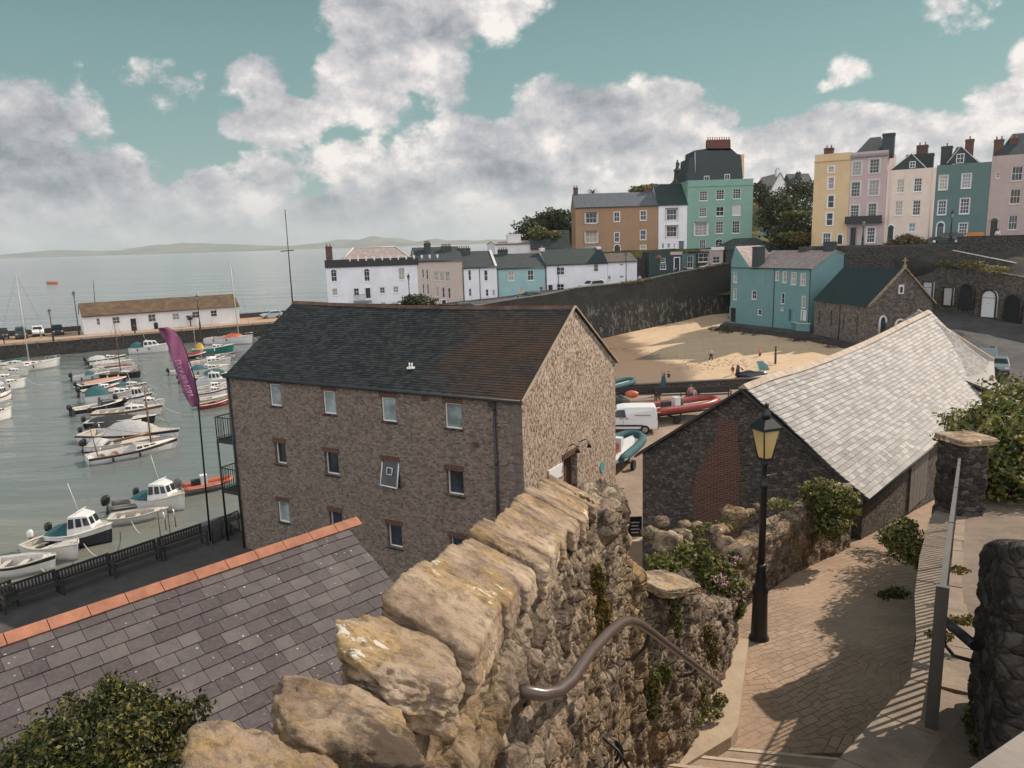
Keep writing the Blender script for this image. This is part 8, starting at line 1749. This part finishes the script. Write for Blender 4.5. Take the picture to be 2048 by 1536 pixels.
# ================= people =================
def skin_obj(name, verts, edges, rad, mat, parent):
    me = bpy.data.meshes.new(name); me.from_pydata(verts, edges, []); o = bpy.data.objects.new(name, me); COL.objects.link(o); o.parent = parent; me.materials.append(mat)
    sk = o.modifiers.new('skin', 'SKIN'); 
    if not me.skin_vertices: me.attributes.new('s', 'FLOAT', 'POINT')
    if me.skin_vertices:
        for v, r in zip(me.skin_vertices[0].data, rad): v.radius = (r, r) if not hasattr(r, '__len__') else r
        me.skin_vertices[0].data[0].use_root = True
    sb = o.modifiers.new('sub', 'SUBSURF'); sb.levels = 1; sb.render_levels = 1
    sk.use_smooth_shade = True
    return o
def person(label, loc, rz, top, legs, h=1.72, skin=(.42,.24,.16,1), hair=(.05,.03,.02,1), pose='stand', long_top=False, bare=False, group=None):
    t = thing('person', label, 'person', tuple(loc), rz, group); s = h/1.75
    ms = plain('skin_%d' % (skin[0]*100), skin, .5, .05)
    if pose == 'run': lk = (.22,.5,.12,.1); lk2 = (-.12,.46,-.42,.22)
    elif pose == 'walk': lk = (.12,.5,.18,.09); lk2 = (-.06,.48,-.22,.1)
    else: lk = (.01,.5,-.01,.09); lk2 = (.02,.5,.03,.09)
    z0 = .0
    if pose == 'sit': hipz = .3; J = [(0,0,hipz),(0,0,hipz+.28),(0,0,hipz+.52),(.02,0,hipz+.62),(.03,0,hipz+.76)]; L_ = [[(0,sg*.1,hipz),(.42,sg*.12,hipz+.22),(.55,sg*.12,.06),(.68,sg*.13,.04)] for sg in (1,-1)]; Ar = [[(0,sg*.2,hipz+.5),(.1,sg*.25,hipz+.25),(.32,sg*.14,hipz+.2),(.4,sg*.1,hipz+.22)] for sg in (1,-1)]
    else:
        J = [(0,0,.92),(0,0,1.15),(.0,0,1.4),(.01,0,1.5),(.02,0,1.62)]
        L_ = [[(0,.1,.9),(lk[0],.11,lk[1]),(lk[2],.12,lk[3]),(lk[2]+.14,.13,lk[3]-.04)], [(0,-.1,.9),(lk2[0],-.11,lk2[1]),(lk2[2],-.12,lk2[3]),(lk2[2]+.14,-.13,lk2[3]-.04)]]
        sw = .12 if pose in ('run','walk') else .02; Ar = [[(0,.2,1.38),(-sw,.27,1.12),(sw*.6+.04,.28,.88),(sw+.06,.28,.8)], [(0,-.2,1.38),(sw,-.27,1.12),(sw*1.5+.06,-.28,.9),(sw*2+.08,-.28,.82)]]
    sc = lambda P: [(x*s, y*s, z*s) for x, y, z in P]
    V = J+L_[0]+L_[1]+Ar[0]+Ar[1]; E = [(0,1),(1,2),(2,3),(3,4)]
    E += [(0,5),(5,6),(6,7),(7,8),(0,9),(9,10),(10,11),(11,12),(2,13),(13,14),(14,15),(15,16),(2,17),(17,18),(18,19),(19,20)]
    R_ = [.13,.12,.13,.055,.10]+[.085,.06,.045,.035]*2+[.055,.042,.033,.028]*2
    skin_obj('body', sc(V), E, [r*s for r in R_], ms, t)
    jv = [J[0] if not long_top else (J[0][0],0,J[0][2]-.16), J[1], J[2], (J[2][0],0,J[2][2]+.07)]+Ar[0][:3]+Ar[1][:3]; je = [(0,1),(1,2),(2,3),(2,4),(4,5),(5,6),(2,7),(7,8),(8,9)]
    skin_obj('jacket', sc(jv), je, [r*s for r in (.165,.15,.155,.08,.075,.06,.05,.075,.06,.05)], plain('cloth_%s' % '_'.join('%d' % (c*100) for c in top[:3]), top, .85, .2), t)
    if not bare:
        lv = [J[0]]+L_[0][:3]+L_[1][:3]; skin_obj('trousers', sc(lv), [(0,1),(1,2),(2,3),(0,4),(4,5),(5,6)], [r*s for r in (.145,.1,.075,.06,.1,.075,.06)], plain('cloth_%s' % '_'.join('%d' % (c*100) for c in legs[:3]), legs, .85, .2), t)
    else:
        lv = [J[0]]+[L_[0][0], tuple((a+b)/2 for a, b in zip(L_[0][0], L_[0][1]))]+[L_[1][0], tuple((a+b)/2 for a, b in zip(L_[1][0], L_[1][1]))]; skin_obj('shorts', sc(lv), [(0,1),(1,2),(0,3),(3,4)], [r*s for r in (.145,.1,.09,.1,.09)], plain('cloth_%s' % '_'.join('%d' % (c*100) for c in legs[:3]), legs, .85, .2), t)
    c = J[4]; m = MB(); m.ball(((c[0]-.012)*s, 0, (c[2]+.035)*s), .115*s, n=8, sq=(1,.9,.95)); m.build('hair', plain('hair_%d' % (hair[0]*100), hair, .8), t)
    m = MB(); m.box(((c[0]+.1)*s,0,(c[2]-.01)*s), (.03*s,.025*s,.04*s)); m.build('nose', ms, t)
    return t
person('person in grey coat and dark leggings standing alone on the sunlit sand', Zp(*zA(1118,358),1.0), 2.2, (.36,.33,.31,1), (.03,.03,.035,1), 1.75, pose='walk', hair=(.4,.3,.2,1), long_top=True)
person('person in orange top standing on the shaded sand near the beach post', Zp(*zA(1534,348),1.2), 2.4, (.55,.16,.07,1), (.06,.06,.09,1), 1.6, hair=(.35,.22,.1,1))
person('child in dark red running across the sand', Zp(*zA(1303,480),1.0), 3.3, (.22,.03,.04,1), (.2,.1,.1,1), 1.25, pose='run', bare=True)
person('small child in dark swimwear sitting on the wet sand', Zp(*zA(756,500),.7), 1.0, (.03,.04,.07,1), (.03,.03,.05,1), 1.2, pose='sit', bare=True)
person('person in pink top on the yard beside the right-hand bench', Zp(*zA(945,715),2.6), 1.2, (.4,.2,.22,1), (.06,.07,.1,1), 1.6, hair=(.1,.06,.04,1))
person('smaller person in pink beside the one at the right-hand bench', Zp(*zA(972,716),2.6), 1.4, (.5,.28,.27,1), (.2,.1,.12,1), 1.35, hair=(.1,.06,.04,1))
person('person in dark teal waterproofs standing at the bow of the red inflatable', Zp(*zA(862,822),2.6), 2.8, (.03,.09,.1,1), (.03,.07,.08,1), 1.78)
bp_ = v3(WP0+gE*1.1+bn*.9, 7.52); person('person in grey T-shirt leaning on the upper balcony', bp_, math.atan2(WE.y,WE.x), (.16,.18,.18,1), (.02,.02,.025,1), 1.75)
p = Zp(*z1(265,572), 2.55); person('person in pale clothes walking on the pier beside the white car', p, .6, (.5,.45,.33,1), (.3,.27,.2,1), 1.7, pose='walk')
p = Zp(*z1(28,605), 2.55); person('person in black at the far left end of the visible pier', p, .6, (.03,.03,.035,1), (.02,.02,.02,1), 1.75)
p = Zp(*z1(866,538), 2.55); person('person in dark coat outside the shed door', p, 3.9, (.03,.03,.035,1), (.02,.02,.025,1), 1.7)
p = Lp(*z5(1825,970), T0+Tn*1.5, TD); person('person in white top outside the greyed pink terraced house', (p.x,p.y,14.03), 4.2, (.7,.7,.7,1), (.2,.2,.22,1), 1.7)
for k, (x, top, lab) in enumerate(((920,(.04,.05,.06,1),'person in dark jacket before the dark green kiosk'),(985,(.06,.06,.07,1),'person in grey-black jacket before the teal kiosk'),(655,(.45,.42,.4,1),'person in pale top leaning on the harbour wall beyond the white end house'))):
    s_ = (Lp(*z4(x, 1020), W0+WN*1.5, WD)-W0).dot(WD); q = W0+WD*s_+WN*1.5; person(lab, (q.x,q.y,wtop(s_)-.82), 4.5, top, (.03,.03,.04,1), 1.7)
# ================= trees, palms, hillside planting =================
def Bd(x, y, D, r, ry=None, rz=None): return B(x, y, D, r, ry, rz)
def hill_tree(label, spots, D, n, size, mat, seed, group=None):
    bl = [B(x, y, D+dd, r, r, rz) for x, y, dd, r, rz in spots]; c = spots[0]; base = Dp(c[0], c[1], D); zb = min(b_[2] for b_ in bl)-3.0
    return tree(label, (base.x, base.y, zb), max(3, base.z-zb+1), bl, n, size, mat, seed, group)
hill_tree('dark tree mass on the headland left of the brown house, lowest of the clump', ((1060,470,0,4.0,3.4),(1085,455,2,3.4,2.6),(1045,495,-1,2.6,2.4)), 160, 5200, .30, m_foliage_dark, 31, 'trees on the headland')
hill_tree('taller dark tree nearest the brown house wall', ((1130,445,0,3.8,2.4),(1105,440,2,3.4,2.4),(1145,460,-2,2.4,3),(1120,432,1,2.4,1.2)), 160, 5200, .30, m_foliage_dark, 32, 'trees on the headland')
hill_tree('yellow-green tree catching light in front of the headland clump', ((1075,465,0,1.8,1.3),(1105,470,1,2.4,.9)), 152, 1800, .24, m_foliage_lime, 33, 'trees on the headland')
hill_tree('dark tree between the distant white house and the yellow house', ((1590,405,0,4,3.5),(1605,380,2,3.2,2.0),(1570,420,-2,3.6,3)), 150, 5200, .28, m_foliage_dark, 34, 'trees behind the terrace')
hill_tree('dark rounded tree on the slope right of the mint green house', ((1560,420,0,3.4,3.2),(1545,440,2,2.6,3),(1600,445,0,4.2,3.6),(1580,470,-4,3.6,2.8)), 140, 6400, .27, m_foliage_dark, 35, 'trees behind the terrace')
hill_tree('small dark tree just right of the green house gable', ((1518,385,0,2.2,2.2),(1530,400,1,2,2)), 172, 1800, .28, m_foliage_dark, 36, 'trees behind the terrace')
hill_tree('broad dark shrubby tree with yellow-green top beside the yellow house', ((1590,455,0,3.2,2.6),(1580,480,-1,3.0,2.4),(1605,475,-2,2.6,3)), 122, 5000, .22, m_foliage_dark, 37, 'trees behind the terrace')
bl = [B(1588,428,121,2.2,1.2,.5), B(1590,470,117,2.5,1,.5)]
bush('shrub', 'sunlit yellow-green shrub capping the dark tree beside the yellow house', 'shrub', Dp(1588,435,121), bl, 1400, .2, m_foliage_lime, 38, tw=0)
bl = [B(1597,478,112,1.5,1,.8), B(1600,472,112,1.0,1,.6)]
bush('shrub', 'rusty dome-shaped shrub at the foot of the yellow house', 'shrub', Dp(1597,490,112), bl, 1500, .13, MATS['rusty_leaves'], 39, tw=3, twr=.03)
bl = [B(*z5(1060,1010),104,1.6,1,.8), B(*z5(1100,1050),103,2.4,1.2,1.2), B(*z5(960,1060),104,1.5,1,.9), B(*z5(1190,1075),102,1.4,1,.8)]
bush('shrub', 'big straw-and-green shrub tumbling over the wall below the cream house', 'shrub', Dp(*z5(1050,1120),104), bl, 5200, .13, leafmat('straw_leaves', [(.04,.035,.012,1), (.1,.08,.03,1), (.2,.15,.06,1), (.3,.22,.1,1)]), 40, tw=6, twr=.05)
bl = [B(*z3(700,655),113,2.6,1.5,1.2), B(*z3(650,650),113,1.6,1.5,1.0)]
bush('shrub', 'dark evergreen shrub against the foot of the beige house', 'shrub', Dp(*z3(700,680),113), bl, 2400, .17, m_foliage_dark, 41, tw=3, twr=.04)
bl = [B(*z4(700,425),200,4,3,.7), B(*z4(760,415),205,3,3,.7), B(*z4(660,440),200,3,3,.5)]
bush('shrub', 'sunlit grassy scrub on the skyline behind the brown house roof', 'shrub', Dp(*z4(700,440),200), bl, 2600, .3, m_foliage_lime, 42, tw=0)
def palm(label, x, y, D, H, seed):
    b0 = Dp(x, y, D); t = thing('palm', label, 'palm', (b0.x,b0.y,b0.z-H)); m = MB(); m.tube([b0-Vector((0,0,H+2)), b0], [.25,.2], n=7); m.build('trunk', m_bark, t, True); rnd = random.Random(seed); m = MB()
    for k in range(26):
        a = rnd.uniform(0, 6.28); L = rnd.uniform(1.2,1.9); up_ = rnd.uniform(.2,1.3); pts = [b0+Vector((math.cos(a)*L*f, math.sin(a)*L*f, up_*math.sin(f*2.6)*.9-.4*f*f)) for f in (0,.25,.5,.75,1)]; w = Vector((-math.sin(a), math.cos(a), 0))*.12
        m.add([p+w*(1-i/4.4) for i, p in enumerate(pts)]+[p-w*(1-i/4.4) for i, p in enumerate(pts)], [(i, i+1, i+6, i+5) for i in range(4)])
    m.build('fronds', m_foliage, t, True)
palm('spiky palm showing above the brown house roof beside its left chimney', *z4(312,465), 152, 3, 5)
# low planted bank between beach and the turquoise house
t = thing('stone_wall', 'dark weedy rubble slope separating the beach from the lane before the turquoise house', 'wall', (36,98,1))
m = MB(); pts = [(31.6,113.2),(38.0,98),(41.0,86.6),(40,78),(36.2,66.4)]; vs = []
SEG = 90
for i in range(SEG+1):
    f = i/SEG*(len(pts)-1); k = min(int(f), len(pts)-2); q = Vector((*pts[k],0)).lerp(Vector((*pts[k+1],0)), f-k); out = Vector((-.92,-.38,0))
    for j in range(7): r = j/6; n_ = noise.noise(Vector((q.x*.6,q.y*.6,r*2))); p = q+out*(2.3*r+.35*n_-.2); vs.append((p.x,p.y,2.9-(2.9-.6)*r+.25*n_))
m.add(vs, [(i*7+j, i*7+j+1, (i+1)*7+j+1, (i+1)*7+j) for i in range(SEG) for j in range(6)]); m.build('slope', plain('weedy_rubble', (.05,.042,.035,1), 1, .6, 2, bump=1, bscale=5), t, True)
bl = []
rnd = random.Random(17)
for i in range(26): f = rnd.random()*3; k = int(f); q = Vector((*pts[k],0)).lerp(Vector((*pts[k+1],0)), f-k); bl.append((q.x-rnd.uniform(.1,1.6),q.y-.4,2.75-rnd.uniform(.1,1.0),.9,.9,.35))
bush('plant', 'brown-green ground cover on the slope above the beach', 'plant', (36,98,1.6), bl, 5200, .1, leafmat('brown_cover', [(.02,.022,.01,1), (.045,.04,.018,1), (.09,.07,.03,1)]), 43, tw=0)
